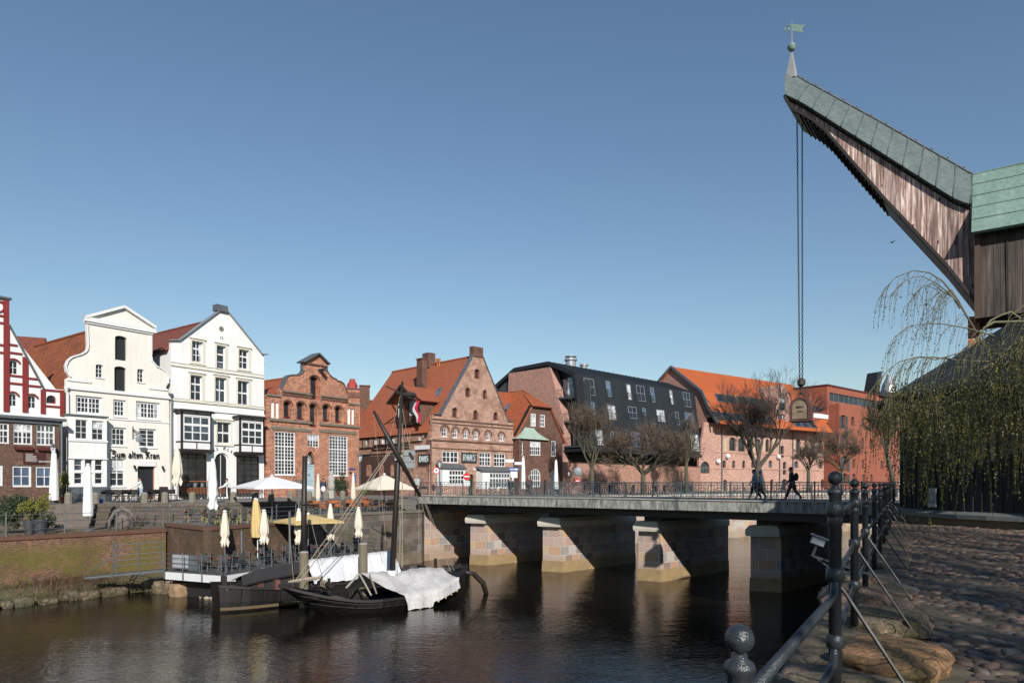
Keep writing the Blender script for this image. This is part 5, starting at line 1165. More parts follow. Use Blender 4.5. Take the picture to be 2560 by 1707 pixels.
# ---- red brick office with shutters
fz = frame_px(2098, 131, ZS, 3300)
B = Bld('red_brick_office', 'red brick block with dark shutters and a recessed glazed top storey', fz, 'building')
z = lambda *r: fz.rect(6, *r)
wins = [(1692,1725,628,742,0),(1775,1800,645,718,0),(1862,1885,655,728,0),(1928,1952,662,735,0),(2075,2098,680,750,0),(2135,2155,690,755,0),
 (1697,1725,785,920,1),(1778,1798,808,905,1),(1860,1880,815,912,1),(1928,1950,825,915,1),(2010,2030,828,920,1),(2075,2092,835,925,1),
 (1703,1740,972,1098,0),(1785,1805,1003,1075,0),(1862,1882,1005,1078,0),(2022,2042,1012,1082,0),(2080,2098,1015,1085,0),
 (1703,1740,1118,1200,0),(1785,1810,1122,1200,0),(1870,1892,1125,1200,0),(1935,1955,1125,1200,0),(2085,2105,1130,1200,0)]
for x0, x1, y0, y1, p_ in wins:
    q = z(x0,y0,x1,y1); o = B.win(q, 1, 2, arch=.9 if p_ else .35, rec=.3, fw=.1, frame=LEAD, point=False)
    if x0 < 1710:
        w_ = (q[2]-q[0])*.42
        for a_, b_ in ((q[0]-w_-.1, q[0]-.1), (q[2]+.1, q[2]+w_+.1)): part('shutter', MB().box(a_, -.12, q[1]-.1, b_, -.003, q[3]-.2), GREYM, o, fz.M)
Lo = fz.z(6, 2175, 900)[0]; vt = fz.z(6, 1900, 562)[1]
B.wall([(0,-.5),(Lo,-.5),(Lo,vt),(0,vt)], BR_OFFICE, .5, [(.02,-.5),(Lo-.02,-.5),(Lo-.02,vt-.2),(.02,vt-.2)], 16)
f3 = fz.sub(0,0,2.0); q = f3.rect(6, 1572, 428, 2035, 560); hh = []
vv0, vv1 = f3.rect(6,1590,478,2020,545)[1::2]
ua, ub = f3.z(6,1592,520)[0], f3.z(6,2022,520)[0]
B.win((ua, vv0, ub, vv1), 11, 1, rec=.2, fw=.1, mw=.3, frame=LEAD, pane=GLASS, fr=f3, holes=hh, name='ribbon_window')
part('top_storey', MB().plate([(q[0],vt-2),(q[2],vt-2),(q[2],q[3]),(q[0],q[3])], hh, .4).box(q[0], .41, vt-2, q[2], 12, q[3]-.1), BR_OFFICE, B.root, f3.M)
part('roof_edge', MB().box(q[0]-.1, -.15, q[3]+.002, q[2]+.1, 12, q[3]+.3), DARKRED, B.root, f3.M)
qq = z(1415,445,1590,540); f4 = fz.sub(0,0,5); q = f4.rect(6,1420,440,1575,560); part('stair_block', MB().box(q[0], 0, 8, q[2]+.5, 10, q[3]), BR_OFFICE, B.root, f4.M)
v = fz.z(6,1900,935)[1]; B.box('string_course', 0, v-.1, Lo, v+.1, .08, BR_OFFICE)
# tower with hood beyond
ft_ = Frame(atD(2216, 150, ZS), (.9,.43,0))
B = Bld('hooded_turret', 'brick turret with low dark pyramid roof, black chimney slab and pale metal cone', ft_, 'tower')
q = ft_.rect(6, 2022, 475, 2165, 600); q0 = q[0]; q1 = q[2]; vt = q[3]
B.wall([(q0,0),(q1,0),(q1,vt),(q0,vt)], BR_OFFICE, .3, [(q0,0),(q1,0),(q1,vt),(q0,vt)], q1-q0)
r = ft_.rect(6, 2068, 522, 2100, 580); B.win(r, 2, 2, arch=.8, rec=-.1, hole=False, frame=LEAD, pane=GLASSB)
vp = ft_.z(6, 2090, 428)[1]; w_ = q1-q0; mid = w_/2
e0, e1 = q0-2.2, q1+.8; a0, a1 = q0+1.5, q1-2.2
part('pyramid_roof', MB().add([(e0,-1.5,vt-.2),(e1,-1.5,vt-.2),(e1,w_+1,vt-.2),(e0,w_+1,vt-.2),(a0,mid-1.5,vp),(a1,mid-1.5,vp),(a1,mid+1.5,vp),(a0,mid+1.5,vp)], [(0,1,5,4),(1,2,6,5),(2,3,7,6),(3,0,4,7),(4,5,6,7),(3,2,1,0)]), BLACKM, B.root, ft_.M)
pts = zpoly(ft_, 6, [(1995,470),(2040,478),(2070,255),(2032,262)]); part('chimney_slab', MB().plate(pts, (), 2.6, 1), BLACKM, B.root, ft_.M)
c = ft_.z(6, 2092, 435, mid); t_ = ft_.z(6, 2076, 290, mid)[1]; part('metal_cone', MB().lathe([(1.9,-.3),(1.5,1.5),(.5,t_-c[1]-.4),(.1,t_-c[1])], (c[0], mid, c[1]), 10), ZINC, B.root, ft_.M)
# pale distant block at the water bend, and one behind the office
fx = Frame(atD(2242, 175, ZS), (.9,.43,0)); B = Bld('pale_riverside_block', 'sliver of pale rendered block beyond the red office beside the crane', fx, 'building')
q = fx.rect(6, 2125, 560, 2400, 900); hx = []
for k in range(4):
    for j in range(5): B.win((q[0]+1.5+j*3.2, 2+k*3.4, q[0]+3+j*3.2, 3.8+k*3.4), 2, 2, rec=.15, fw=.08)
B.wall([(q[0],-.5),(q[2],-.5),(q[2],17),(q[0],17)], simple('render_pale_blue_grey', (.42,.46,.5), .8, var=.1), .3, [(q[0],-.5),(q[2],-.5),(q[2],17),(q[0],17)], 10)
# ---------------------------------------------------------------- embankment walls
def wall_run(name, label, pts, z0, z1, mat, thick=.45, cap=None, caph=.16, proud=.25, cat='wall', mat2=None):
    # pts go left to right as seen from the water; outer face on the water side, proud of the land block
    root = thing(name, label, cat, Matrix.Translation((pts[0][0], pts[0][1], z0)))
    for i, (a, b) in enumerate(zip(pts[:-1], pts[1:])):
        A, B_ = Vector((a[0], a[1], 0)), Vector((b[0], b[1], 0)); f = Frame(A, B_-A); L = (B_-A).length
        za = z1[i] if isinstance(z1, (list, tuple)) else z1; zb = z1[i+1] if isinstance(z1, (list, tuple)) else z1
        e = .0005 if i else 0
        part('wall_section', MB().plate([(e,z0),(L,z0),(L,zb-caph if cap else zb),(e,za-caph if cap else za)], (), proud+.15, -proud), mat, root, f.M)
        if cap: part('coping', MB().plate([(e,za-caph+.002),(L,zb-caph+.002),(L,zb+.03),(e,za+.03)], (), proud+.4, -proud-.07), cap, root, f.M)
    return root
BRC = simple('brick_coping', (.15,.07,.045), .85, var=.4, sc=6)
wall_run('brick_quay_wall', 'mossy brick quay wall along the left bank beneath the lower terrace', [tuple(T1a-T1d*20), tuple(T1b)], -1, 3.33, BR_QUAY, cap=BRC)
wall_run('brick_terrace_wall', 'brick retaining wall turning a corner behind the floating terrace', T2, -1, 3.64, BR_TERR, cap=BRC)
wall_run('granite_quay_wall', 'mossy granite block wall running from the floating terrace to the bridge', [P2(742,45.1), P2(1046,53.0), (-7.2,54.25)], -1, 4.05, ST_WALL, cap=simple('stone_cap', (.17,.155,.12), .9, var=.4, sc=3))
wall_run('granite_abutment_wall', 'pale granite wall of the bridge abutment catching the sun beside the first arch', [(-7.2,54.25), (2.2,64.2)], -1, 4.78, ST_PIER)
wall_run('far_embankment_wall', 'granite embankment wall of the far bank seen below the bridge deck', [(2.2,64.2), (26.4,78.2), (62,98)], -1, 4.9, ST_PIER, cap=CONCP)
STG = simple('steps_stone', (.17,.14,.12), .9, var=.35, sc=3)
ws = thing('stepped_stone_wall', 'low wall of stacked stone courses holding up the cafe street', 'wall', Matrix.Translation((*P2(300,45.9), 3.3)))
pr = [P2(-300,42), P2(300,46), P2(641,49.2), P2(900,57), P2(990,56.6)]
for k in range(5):
    z0 = 3.25+k*.31
    for i, (a, b) in enumerate(zip(pr[:-1], pr[1:])):
        A, B_ = Vector((a[0], a[1], 0)), Vector((b[0], b[1], 0)); f = Frame(A, B_-A); L = (B_-A).length
        part('stone_course', MB().box(0, -(1.0-k*.2) if i < 2 else -.3-.001*k, z0 if k else 3.0, L-.002, .05, z0+.305), ST_STEP, ws, f.M)
f = Frame(Vector((*P2(150,44.9), 3.3)), Vector((*P2(300,46),0))-Vector((*P2(-300,42),0)))
st = thing('stone_stair', 'short flight of worn stone steps climbing from the lower terrace', 'stairs', f.M)
for k in range(5): part('step', MB().box(0, -2.1+k*.3, 0, 2.2, -.01-.15, .3*(k+1)-.02+.004*k), STG, st, f.M)
# ---------------------------------------------------------------- bridge
ZD = 5.16
b0, b1 = Vector((*P2(1046,53.1), 0)), Vector((*P2(2068,35.15), 0)); bU = (b1-b0).normalized()
b1e = b0+bU*((b1-b0).length+3.8)
fbr = Frame(b0, bU); LB = (b1e-b0).length; WB = 9.0
br = thing('road_bridge', 'concrete deck bridge on granite piers with an ornate grey steel railing', 'bridge', Frame(b0, bU).M)
mb = MB()
nseg = 13
for k in range(nseg): mb.box(LB*k/nseg, 0, 4.58, LB*(k+1)/nseg-.012, .35, ZD)
part('fascia', mb, CONC, br, fbr.M)
part('fascia', MB().box(0, WB-.35, 4.58, LB, WB, ZD), CONC, br, fbr.M)
part('fascia_cap', MB().box(-.02, -.06, ZD+.003, LB, .4, ZD+.07), simple('concrete_light', (.40,.39,.36), .85, var=.25), br, fbr.M)
part('road_surface', MB().box(0, .354, 4.6, LB, WB-.354, ZD-.03), PAVE, br, fbr.M)
mb = MB(); 
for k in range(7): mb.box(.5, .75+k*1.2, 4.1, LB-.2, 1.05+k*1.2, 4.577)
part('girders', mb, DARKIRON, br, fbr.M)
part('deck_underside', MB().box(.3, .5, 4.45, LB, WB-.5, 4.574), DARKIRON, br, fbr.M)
sdv = Vector((1830,1707,0)).normalized()
for (fx0, fy0), (cx0, cy0) in ((zp(10,485,820), zp(10,640,830)), (zp(10,1130,880), zp(10,1310,892)), (zp(10,1982,960), zp(10,2180,977)), (zp(11,1060,918), zp(11,1275,930))):
    a, c = at(fx0, fy0, 0), at(cx0, cy0, 0); L = 8.2
    def pier(z0, z1, ex, ex1=None, ff_=0):
        ex1 = ex if ex1 is None else ex1; u = (c-a).normalized(); q = []
        for e_ in (ex, ex1): q.append([a-u*e_-sdv*(e_*.7+ff_), c+u*e_-sdv*(e_*.7+ff_), c+u*e_+sdv*L, a-u*e_+sdv*L])
        vs = [(p.x, p.y, z0) for p in q[0]]+[(p.x, p.y, z1) for p in q[1]]
        f_ = Frame(Vector((a.x, a.y, 0)), c-a); mi = f_.M.inverted()
        m_ = MB().add([mi @ Vector(v) for v in vs], [(0,1,5,4),(1,2,6,5),(2,3,7,6),(3,0,4,7),(4,5,6,7),(3,2,1,0)])
        return m_, f_
    m_, f_ = pier(-1.5, 3.15, .0, .0); pr_ = part('pier', m_, ST_PIER, br, f_.M)
    m_, f_ = pier(-1.5, .75, .1, .035); part('pier_foot', m_, simple('silt_stone', (.36,.25,.125), .85, var=.35, sc=2, bmp=.4), pr_, f_.M)
    for i, (z0, z1, e0, e1) in enumerate(((3.152,3.30,.06,.10),(3.302,3.52,.10,.10),(3.522,3.78,.10,-.08))): m_, f_ = pier(z0, z1, e0, e1, .36); part('pier_cap', m_, CONCP, pr_, f_.M)
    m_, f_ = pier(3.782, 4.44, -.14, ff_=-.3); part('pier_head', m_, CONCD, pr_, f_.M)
# railing panels, both sides
def rail_panel(root, w):
    mb = MB(); mb.box(0,-.025,1.0,w,.025,1.04).box(0,-.015,.86,w,.015,.885).box(0,-.015,.1,w,.015,.13)
    mb.box(-.035,-.035,0,.035,.035,1.06)
    n = 12
    for k in range(1, n):
        u = w*k/n; 
        mb.box(u-.011,-.011,.1,u+.011,.011,1.0 if k % 2 == 0 else .87)
    for c_ in (.25, .75):
        r_ = w*.21
        pts = [(w*c_+r_*math.cos(t), 0, .13+1.25*r_*math.sin(t)) for t in [i*PI/8 for i in range(9)]]
        mb.tube(pts, .014, 4); pts = [(w*c_+r_*.5*math.cos(t), 0, .3+r_*.5*math.sin(t)) for t in [i*PI/5 for i in range(11)]]; mb.tube(pts, .012, 4)
    return mb
mats_ = (IRON,)
npan = 15; pw = LB/npan
pm = rail_panel(br, pw).mesh('railing_panel', IRON)
for side, y_ in ((0, .18), (1, WB-.2)):
    for k in range(npan):
        o = link('railing_panel', pm, br, fbr.M @ Matrix.Translation((k*pw, y_, ZD+(.07 if not side else 0)-.02)))
# floodlight under the bridge end
p = at(2046, 1352, 3.9) if False else atD(2046, 8.6, None, 1352)
fl_ = thing('floodlight', 'small square floodlight on a bracket sticking out from the quay wall', 'lamp', Matrix.Translation(p) @ Matrix.Rotation(-.5, 4, 'Z') @ Matrix.Rotation(.35, 4, 'Y'))
part('housing', MB().box(-.09,-.06,-.05,.09,.06,.05), DARKIRON, fl_); part('lens', MB().box(-.08,-.066,-.04,.08,-.061,.04), GLASSC, fl_)
part('visor', MB().box(-.11,-.1,.052,.11,.08,.062), GALV, fl_)
part('bracket', MB().bar((0,0,-.05),(0,0,-.2),.03,.03).bar((0,0,-.2),(1.2,-.25,-.1),.02,.02).bar((0,0,-.2),(.9,.5,-.5),.02,.02), GALV, fl_)
# ---------------------------------------------------------------- crane
Cc = Vector((20, 24, ZS)); Rr = 5.5
def pxpoly(fr, n, pts, off=0.0): return [fr.z(n, x, y, off) for x, y in pts]
cr = thing('treadwheel_crane', 'historic timber harbour crane with black boarded drum and copper roofed jib', 'crane', Matrix.Translation(Cc))
mb = MB(); n = 40; zt = 4.75
for k in range(n):
    t0, t1 = 2*PI*k/n, 2*PI*(k+1)/n
    p0, p1 = Vector((Rr*math.cos(t0), Rr*math.sin(t0), 0)), Vector((Rr*math.cos(t1), Rr*math.sin(t1), 0))
    fdx = Frame(Cc+p0, p1-p0)
    # boards: build each facet with a raised cover strip
    q0 = p0; d = (p1-p0); L = d.length; d.normalize(); nn = Vector((d.y, -d.x, 0))
    mb.add([p0+ZV*.45, p1+ZV*.45, p1+ZV*zt, p0+ZV*zt], [(0,1,2,3)])
    for f_ in (.0, .333, .667):
        c_ = p0+d*L*f_+nn*.02; mb.cbox((c_.x, c_.y, (.45+zt)/2), .05, .05, zt-.46, math.atan2(d.y, d.x))
part('drum', mb, simple('boards_black', (.009,.009,.009), .75, var=.6, sc=5, aniso=(3,3,.35), bmp=.4, c2=(.03,.028,.026)), cr, recalc=False)
part('drum_plinth', MB().lathe([(Rr+.12,-.3),(Rr+.12,.22)], n=40), ST_WALL, cr)
part('plinth_ring', MB().lathe([(Rr+.02,.222),(Rr+.3,.222),(Rr+.3,.36),(Rr+.02,.46)], n=40), simple('ring_grey', (.16,.17,.165), .8, var=.3, sc=4), cr)
ze = 4.45
mb = MB(); mb.lathe([(.3,ze+.8),(6.35,ze-.12),(6.35,ze+.03),(1.75,ze+2.95),(.3,ze+3.2)], n=36)
part('cone_roof', mb, simple('slate_dark', (.016,.02,.024), .75, var=.35, sc=2, bmp=.4), cr, smooth=False)
jd = Vector((-.81, .58, 0)).normalized(); ff = Vector((-.58,-.81,0)).normalized()
HWD = 1.2
fj = Frame(Cc+ff*HWD, -jd)            # front face plane; u grows to the right/near, z above ground
fr0 = Frame(Cc, -jd)                  # centre plane
# tower body
tb = fj.z(14, 1215, 1300); tt = fj.z(14, 1165, 690)
uA = fj.z(14, 1195, 1000)[0]; zb = tb[1]; ztp = fj.z(14, 1300, 650)[1]+.6
twr = part('tower', MB().box(uA, 0, zb, uA+7.0, 2*HWD, ztp), PL_DARK, cr, fj.M)
part('corner_board', MB().box(uA-.06, -.06, zb-.02, uA+.12, -.003, ztp), simple('board_brown', (.09,.05,.03), .7, var=.4), twr, fj.M)
part('lightning_rod', MB().tube([(uA+.95,-.05,zb-.8),(uA+.9,-.05,ztp-.3)], .02, 4), DARKIRON, twr, fj.M)
part('pivot_collar', MB().lathe([(1.55, ze+2.6),(1.55, zb+.1)], n=24), BLACK, cr)
q = Frame(Cc+ff*.2-jd*0, -jd).rect(14, 1130, 1300, 1222, 1500)
part('brick_chimney', MB().box(q[0], -.3, q[1]-1.4, q[2], .8, q[3]), BR_LUNE, cr, Frame(Cc+ff*.2, -jd).M)
# tower roof (copper) : front slope + ridge
rb = fj.m(*zp(14, 1155, 632), off=-.5); rb2 = fj.m(*zp(14, 1568, 553), off=-.5)
rt = fr0.z(14, 1168, 172); rt2 = fr0.z(14, 1568, 122)
off_u = 0
ul_b = rb[0]; vb_ = (rb[1]+rb2[1])/2; ul_t = fr0.z(14,1165,172)[0]; vt_ = rt[1]
W_ = [fj.w(ul_b, vb_, -.5), fj.w(ul_b+8, vb_, -.5), fj.w(ul_b+8, vt_+.12, HWD), fj.w(ul_b, vt_+.0, HWD)]
roof = slabw('tower_roof', W_, COP_G, cr, .12)
W_ = [fj.w(ul_b+8, vb_, 2*HWD+.5), fj.w(ul_b, vb_, 2*HWD+.5), fj.w(ul_b, vt_, HWD), fj.w(ul_b+8, vt_+.12, HWD)]
slabw('tower_roof', W_, COP_G, cr, .12)
fsl = Frame(fj.w(ul_b, vb_, -.5), fj.U, fj.w(ul_b, vt_, HWD)-fj.w(ul_b, vb_, -.5)); hs2 = (fj.w(ul_b, vt_, HWD)-fj.w(ul_b, vb_, -.5)).length
mb = MB()
mb.box(1.6, -.05, 0, 1.65, -.001, hs2); mb.box(3.3, -.05, 0, 3.35, -.001, hs2); mb.box(5, -.05, 0, 5.05, -.001, hs2)
for k in (1,2,3,4): mb.box(0, -.018, hs2*k/5, 1.59, -.001, hs2*k/5+.025); mb.box(1.66, -.018, hs2*k/5+.14, 3.29, -.001, hs2*k/5+.165)
part('roof_seam', mb, COP_D, roof, fsl.M)
# jib: boarded sides, copper cover
jw = .95                                   # half width of the jib
fjs = Frame(Cc+ff*jw, -jd); fjo = Frame(Cc+ff*(jw+.2), -jd)
# outline of boarded side (full-res px)
side = [fjs.m(*zp(13, x, y)) for x, y in ((108,712),(180,822),(215,838),(345,912),(455,1005))]+[fjs.m(*zp(14, x, y)) for x, y in ((300,170),(470,365),(700,610),(960,890),(1190,1178))]
side += [(uA+.05, side[-1][1]), (uA+.05, fjs.z(14,1150,420)[1]-.25)]
tp_ = [fjs.m(*zp(13, x, y)) for x, y in ((1545,1500),(900,1080),(110,640))]
side += [(a, b-.28) for a, b in tp_]
jibs = part('jib', MB().plate(side, (), 2*jw), PL_JIB, cr, fjs.M, label='boards weathered to pinkish grey')
# dark lower edge board, stepped shingles along the upper part
mb = MB(); P = side[0:10]
for a, b in zip(P[:-1], P[1:]): mb.bar((a[0],-.1,a[1]),(b[0],-.1,b[1]),.16,.10); mb.bar((a[0],2*jw+.1,a[1]),(b[0],2*jw+.1,b[1]),.16,.10); mb.bar((a[0],jw,a[1]-.03),(b[0],jw,b[1]-.03),2*jw,.1)
part('edge_board', mb, BLACK, jibs, fjs.M)
mb = MB(); a, b = Vector((P[3][0],0,P[3][1])), Vector((P[6][0],0,P[6][1])); nst = 22
for k in range(nst):
    f0 = k/nst; 
    def pt(t):
        L_ = [(Vector((P[i][0],0,P[i][1])), Vector((P[i+1][0],0,P[i+1][1]))) for i in range(2, 6)]; tot = sum((y-x).length for x, y in L_); s = t*tot
        for x, y in L_:
            l = (y-x).length
            if s <= l: return x+(y-x)*(s/l)
            s -= l
        return L_[-1][1]
    p0_, p1_ = pt(f0), pt(min(1, f0+.9/nst)); dn = Vector((-(p1_-p0_).z, 0, (p1_-p0_).x)).normalized()
    if dn.z > 0: dn = -dn
    mb.add([p0_+dn*.03+Vector((0,-.15,0)), p1_+dn*.12+Vector((0,-.15,0)), p1_+Vector((0,-.15,0)), p0_+dn*.03+Vector((0,2*jw+.15,0)), p1_+dn*.12+Vector((0,2*jw+.15,0)), p1_+Vector((0,2*jw+.15,0))], [(0,1,2),(5,4,3),(0,3,4,1),(1,4,5,2),(2,5,3,0)])
part('stepped_soffit', mb, BLACK, jibs, fjs.M)
# copper cover: ridge line on the centre plane, lower edge out over the sides
rg = [fr0.m(*zp(13, x, y)) for x, y in ((207,536),(265,572),(875,905),(1270,1130),(1540,1282),(1620,1330))]+[(ul_t, vt_-.02)]
lo = [fjo.m(*zp(13, x, y)) for x, y in ((107,685),(248,752),(860,1138),(1250,1385),(1530,1560))]
nn_ = 12
def lerp(a, b, t): return (a[0]+(b[0]-a[0])*t, a[1]+(b[1]-a[1])*t)
r0, r1 = rg[0], rg[-1]; l0, l1 = lo[0], (ul_b, lo[-1][1]+(ul_b-lo[-1][0])*(lo[-1][1]-lo[0][1])/(lo[-1][0]-lo[0][0]))
lend = fjo.m(*zp(14, 1150, 410)); l1 = (lend[0], lend[1])
def rline(P_, t):
    x = P_[0][0]+(P_[-1][0]-P_[0][0])*t
    for a, b in zip(P_[:-1], P_[1:]):
        if x <= b[0]+1e-6: return (x, a[1]+(b[1]-a[1])*(x-a[0])/(b[0]-a[0]))
    return P_[-1]
lo2 = lo+[lend]
for sgn in (1, -1):
    rows = []
    for i in range(nn_*2+1):
        t = i/(nn_*2); a = rline(rg, t); b = rline(lo2, t)
        pr_ = fr0.w(a[0], a[1]); pl = (fr0.w(b[0], b[1])+ff*sgn*(jw+.2))
        if i == 0 : pass
        rows.append([pr_-Cc, (pr_*.5+pl*.5)-Cc+ff*sgn*.05, pl-Cc, pl-Cc-ZV*.06-ff*sgn*.03])
    m_ = MB().grid(rows); cc_ = part('jib_cover', m_, COP_D if sgn > 0 else COP_D, cr, smooth=False)
    if sgn > 0:
        mb = MB()
        for i in range(2, nn_*2+1, 2): r_ = rows[i]; mb.bar(r_[0]+ff*.03, r_[2]+ff*.03, .035, .05)
        part('standing_seam', mb, COP_D, cc_)
        mb = MB().tube([r[0]+ZV*.02 for r in rows], .05, 5); 
        for i in range(1, nn_*2, 2): mb.sphere(rows[i][0]+ZV*.1, .05, 6, 4)
        part('ridge_cap', mb, LEAD, cc_)
        part('soffit', MB().grid([[r[2]-ZV*.04, r[2]-ff*(2*jw+1.1)-ZV*.04] for r in rows]), BLACK, cc_)
        part('beam', MB().tube([r[2]-ff*.25-ZV*.12 for r in rows], .09, 4), BLACK, cc_)
tipb = rows[0]
# tip: closing plate, spirelet, ball and vane
pa, pb_, pc = fr0.w(*rg[0])-Cc, fr0.w(*lo[0])+ff*(jw+.2)-Cc, fr0.w(*lo[0])-ff*(jw+.2)-Cc
topw = fr0.m(*zp(13, 122, 542)); pt_ = fr0.w(*topw)-Cc
pt1, pt2 = pt_+ff*.25, pt_-ff*.25
part('tip_plate', MB().add([pa+ff*.01, pb_, pc, pt1, pt2, pa-ff*.01], [(0,1,3),(5,4,2),(1,2,4,3),(0,3,4,5),(0,5,2,1)]), COP_D, cr)
sp0, sp1 = fr0.m(*zp(13,165,545)), fr0.m(*zp(13,152,345)); c0 = fr0.w(*sp0)-Cc; H_ = sp1[1]-sp0[1]
part('spirelet', MB().lathe([(.30,-.12),(.27,.0),(.19,H_*.35),(.10,H_*.75),(.045,H_)], c0, 4), simple('lead_pale_pink', (.36,.36,.36), .5, var=.2), cr)
bl_ = fr0.m(*zp(13,151,300)); c1_ = c0+ZV*(bl_[1]-sp0[1]); bo = part('finial_ball', MB().sphere(c1_, .175, 16, 10, (1,1,1.05)).lathe([(.175,-.02),(.195,0),(.175,.02)], c1_, 16), COP_G, cr, smooth=True)
tv = fr0.m(*zp(13,143,75))[1]-sp0[1]; part('vane_rod', MB().tube([c1_+ZV*.15, c0+ZV*tv], [.035,.012], 6), ZINC, cr)
fv = Frame(Cc+c0, -jd); vz = tv-1.25; k_ = .0157*1.0
fl2 = [(0,0),(1.05,-.1),(.75,.2),(1.15,.42),(0.05,.75)]
part('vane_flag', MB().plate([(0,0),(.5,-.28),(.95,-.5),(.78,-.12),(1.15,.02),(.5,.32),(0,.55)], (), .03, -.015).sphere((-.28,0,.25), .14, 8, 6, (1,.3,1)).tube([(-.28+.25*math.cos(t),0,.3+.27*math.sin(t)) for t in [i*PI/5 for i in range(8)]], .05, 5), COP_G, cr, Frame(Cc+c0+ZV*(tv-.48), -jd).M @ Matrix.Scale(.52, 4))
# chains from the tip and the hanging weight
wt_c = fr0.m(*zp(6, 1355, 590)); wc = fr0.w(*wt_c)
ztop = fr0.m(*zp(13, 230, 850))[1]+ZS; zc0 = fr0.m(*zp(6, 1350, 410))[1]+ZS
def chain(p, q, r=.05, w_=.014):
    p, q = Vector(p), Vector(q); L = (q-p).length; n = int(L/(r*2.6)); mb = MB()
    for k in range(n):
        c = p+(q-p)*((k+.5)/n); h = L/n*.68
        if k % 2: pts = [(c.x+r*.7*math.cos(t), c.y, c.z+h*math.sin(t)) for t in [i*PI/4 for i in range(9)]]
        else: pts = [(c.x, c.y+r*.7*math.cos(t), c.z+h*math.sin(t)) for t in [i*PI/4 for i in range(9)]]
        mb.tube(pts, w_, 4, cap=False)
    return mb
ua, ub_ = fr0.m(*zp(13, 208, 850))[0], fr0.m(*zp(13, 252, 850))[0]
ua2, ub2 = fr0.m(*zp(6, 1342, 300))[0], fr0.m(*zp(6, 1364, 300))[0]
RUST = simple('iron_rusty', (.05,.035,.03), .7, var=.5, sc=8)
for a_, b_ in ((ua, ua2), (ub_, ub2)):
    part('hoist_chain', chain(fr0.w(a_, ztop-ZS+.25)-Cc, fr0.w(b_, zc0-ZS)-Cc, .045, .013), RUST, cr)
wt_r = thing('crane_weight', 'rusty bell shaped iron counterweight hanging on chains from the crane jib', 'weight', Matrix.Translation((wc.x, wc.y, wt_c[1]+ZS)) @ Matrix.Rotation(-.6, 4, 'Z'))
hw = .37; zb_ = -.47
rows = []
for t in range(13):
    a_ = PI*t/12; 
prof = [(-hw,zb_+.05),(-hw,.1)]+[(-hw*math.cos(PI*i/10), .1+.42*math.sin(PI*i/10)) for i in range(11)]+[(hw,.1),(hw,zb_+.05)]
WM_ = simple('weight_stone_rust', (.30,.24,.16), .8, var=.5, sc=3, bmp=.4, c2=(.16,.10,.07))
part('body', MB().plate(prof, (), .5, -.25), WM_, wt_r)
mb = MB().plate([(x*1.12, z_+.03) for x, z_ in prof], [[(x*.86, z_*.9-.0) for x, z_ in prof]], .58, -.29); part('rim', mb, simple('rust_red', (.12,.045,.035), .75, var=.5, sc=5), wt_r)
part('base', MB().box(-hw-.08,-.32,zb_-.02,hw+.08,.32,zb_+.06), simple('rust_red', (0,0,0)), wt_r)
for i, s_ in enumerate(('BENO', '1797')): text_part('numerals', s_, .12, RUST, wt_r, Frame(WM['crane_weight'] @ Vector((0,-.25,0)), WM['crane_weight'].to_3x3() @ Vector((1,0,0))), 0, .12-.2*i, -.01, .01)
part('shackle', MB().tube([(.12*math.cos(t),0,.62+.14*math.sin(t)) for t in [i*PI/6 for i in range(13)]], .03, 5).add([], []), RUST, wt_r)
part('link_chain', chain((0,0,.7), (0,0,zc0-ZS-wt_c[1]+.35), .075, .026), RUST, wt_r)
part('hook_block', MB().lathe([(.02,.0),(.17,.1),(.17,.3),(.05,.4)], (0,0,1.0), 8), RUST, wt_r)
# notice on the drum
th = math.atan2(-18.3+.0, 0) if False else None
pn = atD(2330, 0, 0, 0) if False else None
r_ = ray(*zp(15, 540, 1365)); r2 = Vector((r_.x, r_.y)); cxy = Vector((20,24))
A_ = r2.dot(r2); B2 = -2*r2.dot(cxy); C_ = cxy.dot(cxy)-(Rr+.07)**2; t_ = (-B2-math.sqrt(B2*B2-4*A_*C_))/(2*A_)
pn = CAM+r_*t_; nv = Vector((pn.x-20, pn.y-24, 0)).normalized(); fn = Frame(pn, Vector((-nv.y, nv.x, 0)))
nb = solo('notice_plate', MB().box(-.2,-.02,-.32,.2,.0,.32), simple('notice_grey', (.33,.36,.38), .6, var=.1), 'small pale notice plate screwed to the black drum of the crane', 'sign', fn.M)
part('notice_print', MB().plate([(-.12,-.2),(.12,-.2),(.12,.15),(-.12,.15)], [[(-.09,-.17),(.09,-.17),(.09,.12),(-.09,.12)]], .006, -.027), IRON, nb, fn.M)
# ---------------------------------------------------------------- railing on the right quay
def post_mesh(h, top=0.0):
    mb = MB(); mb.lathe([(.036,0),(.036,h-.33),(.042,h-.32),(.042,h-.28),(.036,h-.27),(.035,h-.15),(.042,h-.14),(.046,h-.125),(.04,h-.11),(.024,h-.10),(.022,h-.085)], n=14)
    mb.sphere((0,0,h-.042), .042, 14, 9, (1,1,1)); return mb
PAINT = simple('railing_paint_worn', (.036,.044,.05), .32, var=.2, sc=9, bmp=.5, c2=(.018,.021,.025), spec=.5)
nt_ = PAINT.node_tree
def worn():
    nt = nt_; p = nt.nodes['Principled BSDF']; v = coords(nt); f = noise(nt, v, 16, 5, .7); src = p.inputs['Base Color'].links[0].from_socket
    c = mix(nt, ramp(nt, f, [(.68, (0,0,0)), (.71, (1,1,1))]), src, (.16,.175,.185)); f2 = noise(nt, v, 11, 3, .6, 1.0)
    c = mix(nt, ramp(nt, f2, [(.76, (0,0,0)), (.79, (1,1,1))]), c, (.2,.045,.03)); nt.links.new(c, p.inputs['Base Color'])
worn()
fence = thing('quay_railing', 'dark grey painted iron railing with ball topped posts along the cobbled quay', 'railing', Matrix.Translation((1.94,4.1,ZS)))
